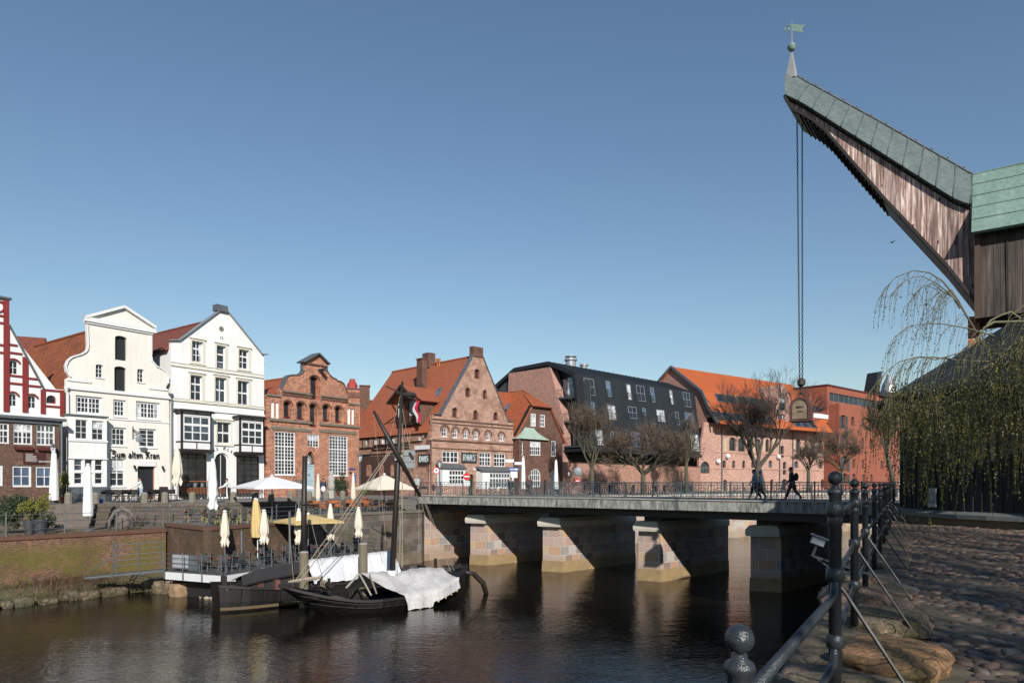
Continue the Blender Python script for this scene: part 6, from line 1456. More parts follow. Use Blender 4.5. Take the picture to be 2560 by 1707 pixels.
fo_ = Vector((1.94,4.1,ZS)); fd3 = Vector((.5,.865,0)).normalized()
post_pos = [Vector((.66,1.98,4.36)), Vector((1.94,4.1,4.85)), Vector((3.30,6.58,4.83)), Vector((4.46,8.62,4.80))]
d_ = Vector((.5,.865,0)).normalized(); q_ = post_pos[-1].copy()
for k in range(8): q_ = q_+d_*2.75; post_pos.append(Vector((q_.x, q_.y, 4.80)))
tops = [5.79, 6.27, 6.235, 6.2]+[6.2]*9; side_n = Vector((.865,-.5,0))
RZ = (-.235, -.62, -1.02)
for i, (p, t) in enumerate(zip(post_pos, tops)):
    po = part('post', post_mesh(t-p.z), PAINT, fence, Matrix.Translation(p), smooth=True)
    mb = MB()
    for r_ in RZ[:3]:
        zc = t+r_-p.z; mb = MB(); mb.lathe([(.037,zc-.045),(.05,zc-.035),(.052,zc),(.05,zc+.035),(.037,zc+.045)], n=14); part('collar', mb, PAINT, po, Matrix.Translation(p), smooth=True)
    if i > 0:
        part('brace', MB().tube([Vector((0,0,t-p.z-.66)), Vector((0,0,t-p.z-.72))+side_n*.05, side_n*.52+Vector((0,0,-.06))], .012, 6), DARKIRON, po, Matrix.Translation(p))
for i in range(len(post_pos)-1):
    a, b = post_pos[i], post_pos[i+1]; za, zb2 = tops[i], tops[i+1]
    for j, r_ in enumerate(RZ):
        A = Vector((a.x, a.y, za+r_)); B_ = Vector((b.x, b.y, zb2+r_))
        if i == 0:
            if j == 2: A = Vector((a.x,a.y,za+RZ[2])); B_ = Vector((b.x,b.y,zb2+RZ[2]))
            else: B_ = Vector((b.x,b.y,zb2+RZ[j+1] if j < 2 else 0)) if j < 1 else Vector((b.x,b.y,zb2+RZ[2]))
            if j == 2: continue
            dd = (B_-A); e = B_-Vector((0,0,.12))-dd.normalized()*.10
            pts = [A, e, B_-Vector((0,0,.06))-dd.normalized()*.035, B_]
            B_ = B_
            part('rail', MB().tube(pts, .023, 8), PAINT, fence, smooth=True)
        else:
            part('rail', MB().tube([A, A.lerp(B_, .5)-ZV*.012, B_], .021, 8), PAINT, fence, Matrix.Identity(4), smooth=True)
for o in COL.objects:
    if o.parent == fence and o.name.startswith('rail') : o.matrix_basis = WM[fence.name].inverted()
# edge stones
def rock(name, label, cat, p, sx, sy, sz, rz, seed, mat, sub=3, kind=None, group=None, flat=.55, bev=.5):
    bm = bmesh.new(); bmesh.ops.create_icosphere(bm, subdivisions=sub, radius=1)
    rr = random.Random(seed); ph = [rr.uniform(0, 6) for _ in range(9)]
    for v in bm.verts:
        d = v.co.normalized(); m = max(abs(d.x), abs(d.y), abs(d.z)); q = d/(m*bev+(1-bev))
        o_ = Vector(ph[:3])
        n_ = 1+.16*mnoise.noise(d*1.6+o_)+.09*mnoise.noise(d*4+o_)+.045*mnoise.noise(d*10+o_)+.02*mnoise.noise(d*26+o_)
        v.co = Vector((q.x*sx, q.y*sy, q.z*sz))*n_
    me = bpy.data.meshes.new(name); bm.to_mesh(me); bm.free(); me.materials.append(mat); me.polygons.foreach_set('use_smooth', [True]*len(me.polygons))
    o = link(name, me, None, Matrix.Translation(p) @ Matrix.Rotation(rz, 4, 'Z'))
    if kind == 'structure': o['kind'] = kind
    else: tag(o, label, cat, group)
    return o
from mathutils import noise as mnoise
def rockmat(name, a, b, c):
    m, nt, p = newmat(name); v = coords(nt); f = noise(nt, v, 2.2, 8, .7, .4); g = noise(nt, v, 22, 6, .75)
    col = ramp(nt, f, [(.36, a), (.5, b), (.62, c)]); col = mix(nt, .75, col, ramp(nt, g, [(.36, (.35,.35,.35)), (.52, (1,1,1)), (.66, (1.7,1.6,1.5))]), 'MULTIPLY')
    vo = nd(nt, 'ShaderNodeTexVoronoi', feature='DISTANCE_TO_EDGE'); vo.inputs['Scale'].default_value = 1.7; wv = nd(nt, 'ShaderNodeVectorMath', operation='MULTIPLY_ADD')
    nn = nd(nt, 'ShaderNodeTexNoise'); nn.inputs['Scale'].default_value = 2.5; nt.links.new(v, nn.inputs['Vector']); nt.links.new(nn.outputs['Color'], wv.inputs[0]); wv.inputs[1].default_value = (.9,.9,.9); nt.links.new(v, wv.inputs[2]); nt.links.new(wv.outputs[0], vo.inputs['Vector'])
    cr_ = ramp(nt, vo.outputs['Distance'], [(0, (.3,.3,.3)), (.022, (1,1,1))]); col = mix(nt, .8, col, cr_, 'MULTIPLY'); nt.links.new(col, p.inputs['Base Color']); p.inputs['Roughness'].default_value = .85
    ad = nd(nt, 'ShaderNodeMath', operation='MULTIPLY_ADD'); nt.links.new(cr_, ad.inputs[0]); ad.inputs[1].default_value = .8; nt.links.new(g, ad.inputs[2]); bump(nt, ad.outputs[0], p, .9, .03); MATS[name] = m; return m
STN = rockmat('edge_granite', (.06,.055,.022), (.13,.105,.06), (.25,.19,.13))
STO = rockmat('edge_granite_orange', (.12,.09,.03), (.28,.16,.07), (.46,.24,.12))
STP = rockmat('edge_granite_pink', (.10,.08,.045), (.21,.14,.10), (.34,.23,.18))
for (x, y, sx, sy, sz, rz, m, lb) in ((3.02,5.45,.60,.40,.13,.9,STO,'largest orange tinted granite boulder bedded beside the near railing post'),(3.75,6.85,.52,.40,.14,1.0,STN,'mossy olive granite boulder beside the second railing post'),(4.15,8.3,.48,.40,.14,1.05,STP,'pinkish squarish granite boulder by the third railing post'),
    (2.15,4.35,.55,.5,.12,.9,STN,'grey flat quay edge stone at the foot of the near railing post'),(5.15,9.9,.46,.36,.10,1.0,STP,'low pink edge boulder beyond the third railing post'),(6.0,11.6,.46,.36,.10,1.0,STN,'small mossy edge boulder farthest along the railing')):
    rock('edge_boulder', lb, 'boulder', Vector((x, y, ZS-.02)), sx, sy, sz, rz, int(x*100), m, 4, group='foundation boulders along the quay edge')
t = -2.0
k = 0
while t < 32:
    L = R.uniform(.9,1.6); c = QA+QD*(t+L/2); nx_ = Vector((QD.y,-QD.x)); c2_ = c+nx_*.32
    o = rock('quay_edge_stone', '', '', Vector((c2_.x, c2_.y, ZS-.15)), L*.52, .44, .15, math.atan2(QD.y, QD.x), 50+k, (STN, STP, STN)[k % 3], 4, kind='structure', bev=.93); t += L; k += 1
f = Frame(Vector((QA.x, QA.y, 0))-Vector((QD.x,QD.y,0))*8, Vector((QD.x,QD.y,0)))
qw = thing('right_quay_wall', 'dark stone quay wall dropping to the river below the ball topped railing', 'wall', f.M)
# face looks to the left, towards the water
fw2 = Frame(Vector((qp(33)[0], qp(33)[1], 0)), Vector((-QD.x,-QD.y,0)))
part('wall_section', MB().plate([(0,-1),(41,-1),(41,4.2),(35.5,4.2),(35.4,4.66),(0,4.66)], (), .3, -.16), ST_WALL, qw, fw2.M)
# ---------------------------------------------------------------- floating terrace
def V2(p): return Vector((p[0], p[1], 0))
pL, pC = V2((-18.75,37.05)), V2((-14.97,35.4)); pdir = Vector((.415,.91,0)).normalized(); pR = pC+pdir*13
pont = thing('floating_terrace', 'floating cafe terrace with white hull edge and grey steel railing', 'pontoon', Matrix.Translation(pC))
O_ = pC.copy()
poly = [pL, pC, pR, V2((-11.6,48.2)), V2((-15.6,43.6)), V2((-17.9,39.3)), V2((-19.2,38.6))]
pz = [(p.x-O_.x, p.y-O_.y) for p in poly]
DKM = simple('deck_boards_grey', (.10,.09,.085), .8, var=.35, sc=3)
part('deck', hprism(MB(), pz, 1.22, 1.4), DKM, pont)
inn = [((p[0]-(-1.4))*.80-1.4, (p[1]-4.5)*.84+4.5) for p in pz]
part('hull', hprism(MB(), inn, -.6, 1.2), simple('hull_black', (.015,.015,.014), .6), pont)
HW = simple('hull_white', (.72,.73,.74), .6, var=.08, sc=3)
for a, b in ((pL, pC), (pC, pR)):
    f = Frame(Vector((a.x, a.y, 1.0)), b-a); L = (b-a).length; n = max(2, int(L/1.25)); part('hull_band', MB().plate([(0.02,-.02),(L-.02,-.02),(L-.02,.37),(0.02,.37)], (), .08, -.09), HW, pont, f.M)
    for k in range(n): part('strake', MB().box(k*L/n-.01, -.1, .02, k*L/n+.03, -.092, .33), GALV, pont, f.M)
def steel_rail(root, a, b, z, h=1.06, n=3, rails=(1.0,.72,.48,.24), r=.028, mat=None, mesh=True, side=0):
    a, b = V2(a), V2(b); f = Frame(Vector((a.x, a.y, z)), b-a); L = (b-a).length; mat = mat or GALV
    for k in range(n+1): part('post', MB().tube([(L*k/n,-side,-.35 if side else 0),(L*k/n,-side,h)], r, 6).sphere((L*k/n,-side,h+.02), r*1.3, 6, 4), mat, root, f.M)
    for q in rails: part('rail', MB().tube([(0,-side,q),(L,-side,q)], r*.55, 5), mat, root, f.M)
steel_rail(pont, pL, pC, 1.37, n=3, side=.14); steel_rail(pont, pC, pR, 1.37, n=8, side=.14); steel_rail(pont, pR, (-11.6,48.2), 1.37, n=2)
# windbreak panels at its left corner
f = Frame(Vector((pL.x, pL.y, 1.4)), pC-pL)
a = f.rect(8, 197, 905, 345, 1030, .25); part('windbreak', MB().box(a[0], .24, .15, a[2], .28, a[3]-.0), simple('panel_pale_grey', (.36,.38,.40), .6, var=.1), pont, f.M)
a = f.rect(8, 350, 905, 437, 1030, .35); part('windbreak', MB().box(a[0], .32, .05, a[2], .36, a[3]), LEAD, pont, f.M)
gw = thing('gangway', 'grey steel gangway with a sloping handrail along the mossy wall', 'gangway', Matrix.Translation(Vector((-22.6,36.4,1.1))))
ga, gb = V2((-22.7,36.25)), V2((-19.0,37.3)); fgw = Frame(Vector((ga.x, ga.y, 1.12)), gb-ga+Vector((0,0,0))); Lg_ = (gb-ga).length
part('walkway', MB().bar((0,.5,.0),(Lg_,.5,.25),1.0,.08), GALV, gw, fgw.M)
for q in (.0, .5, .78, 1.06, 1.34, 1.62): part('rail', MB().tube([(1.35 if q else 0,0,q+.09*(q > 0)),(Lg_,0,q+.25)], .022, 5), GALV, gw, fgw.M)
for u in (1.35, 1.55, 2.6, 3.65): part('post', MB().tube([(u,0,0),(u,0,1.9)], .035, 6), GALV, gw, fgw.M)
part('handrail', MB().tube([(0,0,.08),(.12,0,.25),(1.15,0,.98),(1.4,0,1.02)], .025, 5), GALV, gw, fgw.M)
wall_posts = None
# ---------------------------------------------------------------- boats
ax = Vector((.78,.62,0)).normalized(); ay = Vector((ax.y,-ax.x,0))      # ay points to the near side
def boat_frame(p): return Matrix(((ax.x,-ay.x,0,p[0]),(ax.y,-ay.y,0,p[1]),(0,0,1,0),(0,0,0,1)))   # local y+ = far side
def hull(L, B, sheer, rake, bowf, sternf, t=.07, bow_w=.0, stern_w=.0, n=26):
    rows = []; secs = []
    for i in range(n+1):
        s = i/n; prof = min(1, (s/bowf)**.62 if s < bowf else 1)*min(1, ((1-s)/sternf)**.6 if s > 1-sternf else 1)
        hb = bow_w+(B/2-bow_w)*prof if s < .5 else stern_w+(B/2-stern_w)*prof
        zs = sheer(s); row = []
        for f_, zz in ((1,zs),(.985,zs*.72),(.96,zs*.4),(.90,.12),(.8,-.12),(.5,-.45)):
            k = 1-(zz+.45)/(zs+.45); xr = rake[0]*k*max(0, 1-s*2.5)**.8-rake[1]*k*max(0, (s-.6)*2.5)**.8
            row.append((s*L+xr, hb*f_, zz))
        secs.append(row)
    return secs
def hull_mb(secs, t=.07):
    mb = MB(); near = [[(x,-y,z) for x, y, z in r] for r in secs]; far = [[(x,y,z) for x, y, z in r] for r in secs]
    mb.grid(near); mb.grid([r[::-1] for r in far])
    for i in (0, -1):
        mb.grid([near[i], far[i]])
    inn = [[(x+(.05 if i == 0 else -.05 if i == len(secs)-1 else 0), -y*.93 if y > .1 else -y*.6, z) for x, y, z in r[:4]] for i, r in enumerate(secs)]
    inf = [[(x, -y, z) for x, y, z in r] for r in inn]
    mb.grid([r[::-1] for r in inn]); mb.grid(inf); mb.grid([near_[:1]+inn_[:1] for near_, inn_ in zip(near, inn)]); mb.grid([inf_[:1]+far_[:1] for far_, inf_ in zip(far, inf)])
    mb.grid([[a[3], b[3]] for a, b in zip(inn, inf)])
    return mb
def wale(secs, f, w=.09, h=.12, dz=0.0, side=(-1,1), i0=0):
    mb = MB()
    for sg in side:
        pts = []
        for r in secs[i0:]:
            a, b = r[0], r[-3]; t_ = f; i = int(t_); u = t_-i; q = [r[i][k]+(r[min(i+1, len(r)-1)][k]-r[i][k])*u for k in range(3)]
            pts.append((q[0], sg*(q[1]+w*.4), q[2]+dz))
        for p, q in zip(pts[:-1], pts[1:]): mb.bar(p, q, w, h)
    return mb
ROPE = simple('rope_beige', (.33,.28,.21), .9, var=.2); WOODG = simple('wood_grey', (.22,.19,.15), .85, var=.4, sc=3)
MASTM = simple('mast_black_brown', (.018,.013,.011), .55, var=.5, sc=5, aniso=(3,3,.4))
# front salt barge
sB = lambda s: .62+.95*max(0, 1-s/.38)**1.6+1.1*max(0, (s-.62)/.38)**1.7
secB = hull(10.4, 3.8, sB, (2.5, .35), .42, .34, bow_w=.10, stern_w=.28)
MB_ = boat_frame((-10.78,31.2)); bb = thing('salt_barge', 'black tarred sailing barge with white tarpaulin and tall mast, nearest boat', 'boat', MB_)
part('hull', hull_mb(secB), TAR, bb, MB_, smooth=False)
part('rubbing_strake', wale(secB, .1, .07, .12), simple('strake_black', (.02,.017,.015), .5), bb, MB_); part('plank_edge', wale(secB, 1.0, .03, .03, side=(-1,)), TAR, bb, MB_); part('plank_edge', wale(secB, 1.9, .03, .03, side=(-1,)), TAR, bb, MB_)
def deckplate(secs, i0, i1, dz):
    return MB().grid([[(r[0][0], -r[0][1]*.93, r[0][2]+dz), (r[0][0], r[0][1]*.93, r[0][2]+dz)] for r in secs[i0:i1]])
part('foredeck', deckplate(secB, 1, 10, -.16), DKM, bb, MB_); part('afterdeck', deckplate(secB, 22, 27, -.2), TAR, bb, MB_)
part('bow_post', MB().cbox((.05,0,1.55), .2,.26,.42), simple('wood_red_grey', (.16,.06,.045), .8, var=.3), bb, MB_)
part('windlass', MB().cbox((2.35,-.45,1.3),.1,.12,.75).cbox((2.35,.45,1.3),.1,.12,.75).tube([(2.35,-.7,1.35),(2.35,.7,1.35)], .13, 8), BLACK, bb, MB_)
part('rope_coil', MB().tube([(2.35,-.1+.2*k/20,1.38+.0) for k in range(2)], .02, 4).tube([(2.35+.17*math.cos(k*.9),-.35+.03*k,1.36+.17*math.sin(k*.9)) for k in range(24)], .025, 4), ROPE, bb, MB_)
part('plate', MB().box(2.0,-1.09,.78,3.3,-1.05,.9) if False else MB().tube([(.9,-.95,1.02),(1.5,-1.2,.92)], .03, 4), BLACK, bb, MB_)
for u in (.0, .35): part('trestle_leg', MB().bar((4.05+u,-.2-u,1.72),(4.4+u*1.3,-.75+u,.7),.07,.05), simple('wood_pale', (.45,.40,.33), .8), bb, MB_)
part('trestle_leg', MB().bar((4.1,0,1.7),(3.2,-.5,1.15),.09,.05), simple('wood_pale', (0,0,0)), bb, MB_)
mast_s = 5.9; bz = 1.2
mt = MB_.inverted() @ atD(1006, 35.5, None, 954); m0 = Vector((mast_s, 0, .7)); part('mast', MB().tube([m0, m0.lerp(mt, .5), mt], [.15,.14,.06], 10), MASTM, bb, MB_, smooth=True)
part('mast_collar', MB().lathe([(.24,1.35),(.26,1.42),(.2,1.62)], (mast_s,0,.1), 10).lathe([(.19,0),(.2,.25)], tuple(m0.lerp(mt,.62)), 10), FABW, bb, MB_)
s0 = MB_.inverted() @ atD(934, 34.6, None, 1027); s1 = MB_.inverted() @ atD(1050, 35.4, None, 1240); part('spar', MB().tube([s0, s0.lerp(s1, .45), s1], [.07,.14,.08], 8), MASTM, bb, MB_, smooth=True)
def L9(x, y, D): return MB_.inverted() @ atD(zp(9,x,y)[0], D, None, zp(9,x,y)[1])
def rope(root, pts, M, r=.015, mat=None, name='rope', n=1): return part(name, MB().tube(pts, r, 4), mat or ROPE, root, M)
for p, q, r in ((L9(745,440,35),Vector((.9,0,1.65)),.022),(L9(765,430,35),Vector((1.1,-.1,1.6)),.022),(L9(660,190,34.6),L9(735,960,35.2),.010),(L9(835,40,35.5),L9(735,440,35),.012),(L9(830,150,35.5),L9(935,690,35.4),.012),(L9(835,260,35.5),L9(835,1130,35),.018),(L9(848,300,35.5),L9(812,1130,35),.018),(L9(880,300,35.5),L9(880,430,35.5),.015),
   (L9(935,700,35.4),L9(935,1060,35.6),.012),(L9(940,700,35.4),L9(1060,1130,36),.012),(L9(965,730,35.4),L9(1130,1160,36.6),.014),(L9(975,740,35.4),L9(1148,1150,37),.014),(L9(800,400,35.3),L9(830,1130,35.2),.012),(L9(755,430,35),L9(345,1115,34),.012),(L9(270,790,34.5),L9(350,1110,34),.012),(L9(150,860,33.8),Vector((.9,.2,1.5)),.012)):
    rope(bb, [p, p.lerp(q,.5)-ZV*.05, q], MB_, r)
part('bundled_sail', MB().tube([(.55,0,1.62),(1.4,0,1.66),(2.1,-.1,1.7)], [.05,.12,.06], 6), ROPE, bb, MB_)
for x_, y_, s_ in ((790,48,.9),(835,45,.5)): pass
yd = MB_.inverted() @ atD(1006, 35.5, None, 985); part('yard', MB().bar(yd+Vector((-.9,.1,.35)), yd+Vector((.5,-.1,-.2)), .06,.06).tube([yd+Vector((0,0,0)), yd+Vector((.5,0,.05)), yd+Vector((1.1,0,-.25))], .05, 5), MASTM, bb, MB_)
part('net_bundle', MB().sphere(tuple(yd+Vector((.45,0,.0))), .28, 8, 6, (1.5,.8,.6)), simple('net_dark', (.03,.028,.025), .95, var=.5, sc=20), bb, MB_)
for k in range(3): part('pulley', MB().sphere(tuple(L9(880+8*k, 445+k*12, 35.4)), .09, 8, 5, (1,.6,1.3)), MASTM, bb, MB_)
# side leeboard and rudder
pts = [Vector((10.1,-.2,1.35)), Vector((10.9,-.2,1.15)), Vector((11.5,-.25,.6)), Vector((11.75,-.3,-.15))]
part('rudder', MB().tube(pts, [.12,.14,.15,.13], 6), BLACK, bb, MB_, smooth=True); part('tiller', MB().bar((9.0,0,1.7),(10.4,-.1,1.55),.1,.1).bar((8.8,.4,1.1),(8.8,.4,2.1),.12,.12), BLACK, bb, MB_)
# tarpaulin on the front barge
def drape(root, M, prof, s0, s1, n, name, mat, fold=.03, seed=1):
    rr = random.Random(seed); ph = [rr.uniform(0,6) for _ in range(6)]; rows = []
    for i in range(n+1):
        s = s0+(s1-s0)*i/n; row = []
        for j, (y, z_, wgt) in enumerate(prof(s)):
            d = fold*wgt*(math.sin(s*7+ph[0])+.6*math.sin(s*15+j*.7+ph[1])+.5*math.sin(s*27+ph[2]))
            row.append((s+.03*math.sin(j*1.3+ph[3]), y-d, z_+d*.6+.015*math.sin(s*11+j*2+ph[4])))
        rows.append(row)
    return part(name, MB().grid(rows), mat, root, M, smooth=True, recalc=False)
TARP = simple('tarpaulin_white', (.70,.71,.73), .75, var=.2, sc=1.2, bmp=.4)
TARPG = simple('tarpaulin_worn_shaded', (.60,.59,.59), .75, var=.35, sc=1.3, bmp=.4, c2=(.34,.315,.30), aniso=(1,1,.5))  # blotchy cloth; the grey paints shadow on white canvas into the colour
def profB(s):
    # from the far gunwale over the ridge to the hanging near edge
    zr = 1.72-.12*max(0, (s-8)/1)+(-.18 if 5.4 < s < 7.0 else 0)*(1-abs(s-6.2)/.8)
    g = sB(s/10.4)
    open_ = max(0, min(1, (s-4.25)/1.35))              # front flap is cut on the slant
    yn = -(2.06 if s < 7.6 else 2.06-.36*(s-7.6)); low = .05 if s < 7.05 else (.25+.45*max(0, (s-7.05)/1.9))
    pts = []
    for t in (0,.25,.5,.75,1): pts.append((1.6*(1-t), g+.12+(zr-g-.12)*t, .3))
    for t in (.2,.4,.6,.8,1): tt = t*open_; pts.append((yn*tt, zr+(g+.10-zr)*tt-.10*math.sin(PI*tt), .6))
    for t in (.25,.5,.75,1): q = open_**6; pts.append((yn*open_-.05*t*q-.03*t*q, g+.12+(low-g-.12)*t*q if open_ >= 1 else pts[-1][1], .45))
    return pts
drape(bb, MB_, profB, 4.25, 9.0, 70, 'tarpaulin', TARPG, .022, 3)
for s in (5.75, 6.35, 6.9, 7.4, 7.9, 8.35, 8.8): part('tarp_weight', MB().sphere((s,-2.1 if s < 7.6 else -2.1+.36*(s-7.6),(-.02 if s < 7 else .18+.45*(s-7.05)/1.9)), .055, 8, 6), simple('float_ochre', (.5,.38,.22), .7), bb, MB_)
# rear barge with cabin
sA = lambda s: 1.05+.25*max(0, 1-s/.25)-.12*math.sin(PI*s)+.3*max(0, (s-.8)/.2)
MA = boat_frame((-14.35,32.95)); ba = thing('cabin_barge', 'black wooden barge with boarded cabin moored behind the salt barge', 'boat', MA)
secA = hull(11.5, 2.2, sA, (.12,.3), .12, .3, bow_w=.72, stern_w=.4)
part('hull', hull_mb(secA), TAR, ba, MA); part('rubbing_strake', wale(secA, .05, .08, .12), BLACK, ba, MA)
part('waterline_band', wale(secA, 2.85, .03, .14, side=(-1,)), simple('weed_tan', (.12,.09,.045), .9), ba, MA)
part('deck', deckplate(secA, 0, 27, -.14), DKM, ba, MA)
cb = MB(); y0 = -.86; 
prof = [(1.25,.9),(4.2,.9),(4.2,1.72),(1.9,1.5),(1.25,1.32)]
cab = part('cabin', MB().plate(prof, (), 1.8, -.9), PL_BLACK, ba, MA)
mb = MB()
for sg in (-1, 1):
    rows = [[(1.0,sg*1.05,1.28),(1.25,0,1.60)],[(2.0,sg*1.08,1.45),(2.0,0,1.85)],[(4.3,sg*1.08,1.68),(4.3,0,2.12)]]
    mb.grid(rows); mb.grid([[Vector(p)-ZV*.06 for p in r] for r in rows])
part('cabin_roof', mb, simple('tar_paper', (.028,.026,.027), .9, var=.4, sc=4, bmp=.6), cab, MA)
part('cabin_window', MB().box(1.75,-.93,1.02,2.05,-.895,1.3), simple('shutter_red_brown', (0,0,0)), cab, MA)
part('bollard', MB().cbox((.35,-.3,1.45),.22,.22,.5), BLACK, ba, MA)
part('mooring_rope', MB().tube([(.5+.18*math.cos(t*1.1),-.9+.02*t,1.12+.12*math.sin(t*1.1)) for t in range(20)], .025, 4), ROPE, ba, MA)
mz = MA.inverted() @ atD(762, 35.6, None, 1139); part('mast', MB().tube([(4.5,.3,.8),(mz.x,mz.y,mz.z)], [.17,.12], 10), MASTM, ba, MA, smooth=True)
part('mast_band', MB().lathe([(.18,0),(.19,.06),(.18,.12)], (4.5+(mz.x-4.5)*.62,.3+(mz.y-.3)*.62,.8+(mz.z-.8)*.62), 10), DARKIRON, ba, MA)
def profA(s):
    zr = 2.15+.04*(s-4.5); g = sA(s/11.5); pts = []
    for t in (0,.33,.66,1): pts.append((1.15*(1-t), g+.15+(zr-g-.15)*t, .4))
    for t in (.17,.33,.5,.67,.83,1): pts.append((-1.15*t, zr+(g+.12-zr)*t-(.07+.05*math.sin(s*1.9))*math.sin(PI*t), .6))
    return pts
drape(ba, MA, profA, 4.55, 9.6, 80, 'tarpaulin', TARP, .026, 5)
# piles and poles in the water
PILE = simple('pile_wood', (.22,.19,.13), .9, sc=3, bmp=.7, c2=(.10,.09,.05), aniso=(5,5,.5))
for nm, px_, D, yt, r, lb in (('wooden_pile',760,34.0,1379,.225,'weathered timber mooring pile at the bow of the salt barge'),('wooden_pile',908,36.0,1358,.235,'taller weathered timber mooring pile between the two white tarpaulins')):
    p = atD(px_, D, 0); zt_ = EYE-(yt-HY)/F*D
    pl = thing(nm, lb, 'mooring pile', Matrix.Translation(p), group='timber mooring piles'); part('shaft', MB().lathe([(r*1.05,-2),(r,zt_*.5),(r*.97,zt_-.04)], n=14), PILE, pl, smooth=False); part('pile_cap', MB().lathe([(r*.98,zt_-.038),(r*.8,zt_+.03),(.02,zt_+.05)], n=14), simple('pile_top', (.33,.31,.27), .9), pl)
for px_, D, yt, lb in ((724,38.2,1281,'tall thin steel mooring pole at the edge of the floating terrace'),(604,38.0,1329,'shorter thin steel pole standing among the terrace tables')):
    p = atD(px_, D, 0); zt_ = EYE-(yt-HY)/F*D; solo('steel_pole', MB().tube([(0,0,-1),(0,0,zt_)], .06, 8).sphere((0,0,zt_), .07, 8, 5), GALV, lb, 'pole', Matrix.Translation(p))
STG2 = simple('bank_stone_grey', (.14,.115,.08), .9, sc=3, bmp=1, c2=(.05,.05,.022))
# stones at the water's edge below the terrace
for i, (x, y, s_, lb) in enumerate(((60,1160,.9,'large mossy boulder at the foot of the brick wall'),(140,1180,.9,'rounded mossy boulder left of the pale block'),(290,1210,.8,'pale squared stone block at the water edge'))):
    p = at(*zp(8,x,y+70), 0.05); rock('shore_boulder', lb, 'boulder', p+ZV*.2, .8*s_, .6, .5, .4*i, 30+i, STN if i < 2 else simple('edge_tan', (.33,.22,.12), .9, var=.3), 3, bev=.8)
for i, (x, y, lb) in enumerate(((505,1305,'leftmost of the small pale stones in the shallows'),(550,1312,'middle one of the small pale stones in the shallows'),(600,1315,'rightmost of the small pale stones in the shallows'))):
    rock('shallows_stone', lb, 'stone', at(*zp(8,x,y), 0.02), .3, .18, .1, .3*i, 70+i, simple('stone_pale', (.42,.36,.28), .8), 2, group='pale stones in the shallows')
mb = MB(); k = 0; rk = random.Random(12); t = -15.0
while t < 10.0:
    L = rk.uniform(.4,2.4); base = T1a+T1d*(t+L/2); nrm = Vector((T1d.y,-T1d.x)); c = base+nrm*rk.uniform(2.0,2.5)*(1 if t < 4 else .75)
    rock('bank_stone', '', '', Vector((c.x,c.y,.06+.1*rk.random())), L*.55, .45, rk.uniform(.14,.34), math.atan2(T1d.y,T1d.x)+rk.uniform(-.15,.15), 200+k, (STN, STG2, STN)[k % 3], 3, kind='structure', bev=.75); t += L*rk.uniform(.9,1.3); k += 1
# ---------------------------------------------------------------- trees
class Tree:
    def __init__(s, seed, minr=.012): s.minr = minr; s.r = random.Random(seed); s.th = MB(); s.tw = MB(); s.bud = MB(); s.tips = []
    def grow(s, p, d, L, r, lev, maxlev, spread=.55, up=.15, ratio=.72, kids=(2,3), wob=.12, buds=0, tend=None):
        n = 3 if lev < 3 else 2; pts = [p.copy()]; q = p.copy(); dd = d.copy()
        for i in range(n):
            dd = (dd+Vector((s.r.gauss(0,wob), s.r.gauss(0,wob), s.r.gauss(0,wob)+up*.3))).normalized(); q = q+dd*(L/n); pts.append(q.copy())
        r2 = r*.62
        (s.th if lev < 3 else s.tw).tube(pts, [max(s.minr, r+(r2-r)*i/n) for i in range(n+1)], 7 if lev == 0 else 5 if lev < 3 else 3, cap=False)
        if lev >= maxlev:
            if buds:
                for i in range(buds):
                    c = pts[0].lerp(q, s.r.random())+Vector((s.r.gauss(0,.05), s.r.gauss(0,.05), s.r.gauss(0,.05))); w_ = s.r.uniform(.02,.05)
                    a = Vector((s.r.gauss(0,1), s.r.gauss(0,1), s.r.gauss(0,1))).normalized()*w_; b = a.cross(Vector((s.r.gauss(0,1), s.r.gauss(0,1), s.r.gauss(0,1))).normalized())
                    s.bud.add([c-a, c+b, c+a, c-b], [(0,1,2,3)])
            return
        k = s.r.randint(*kids)
        for j in range(k):
            t = s.r.uniform(.45,1) if j else 1.0; i0 = min(n-1, int(t*n)); c = pts[i0].lerp(pts[i0+1], t*n-i0)
            az = s.r.uniform(0, 2*PI); sp = s.r.uniform(.6,1.25)*spread*(.55 if j == 0 else 1)
            e1 = dd.cross(ZV if abs(dd.z) < .9 else Vector((1,0,0))).normalized(); e2 = dd.cross(e1)
            nd_ = (dd*math.cos(sp)+(e1*math.cos(az)+e2*math.sin(az))*math.sin(sp)+ZV*up).normalized()
            if tend: nd_ = (nd_+tend(c)).normalized()
            s.grow(c, nd_, L*ratio*s.r.uniform(.8,1.15), r2*(1 if j == 0 else .8), lev+1, maxlev, spread, up, ratio, kids, wob, buds, tend)
    def build(s, name, label, cat, p, mat, twm, budm=None, group=None):
        root = thing(name, label, cat, Matrix.Translation(p), group)
        if s.th.f: part('trunk', s.th, mat, root, smooth=True, recalc=False)
        if s.tw.f: part('crown', s.tw, twm, root, recalc=False)
        if s.bud.f: part('buds', s.bud, budm, root, recalc=False)
        return root
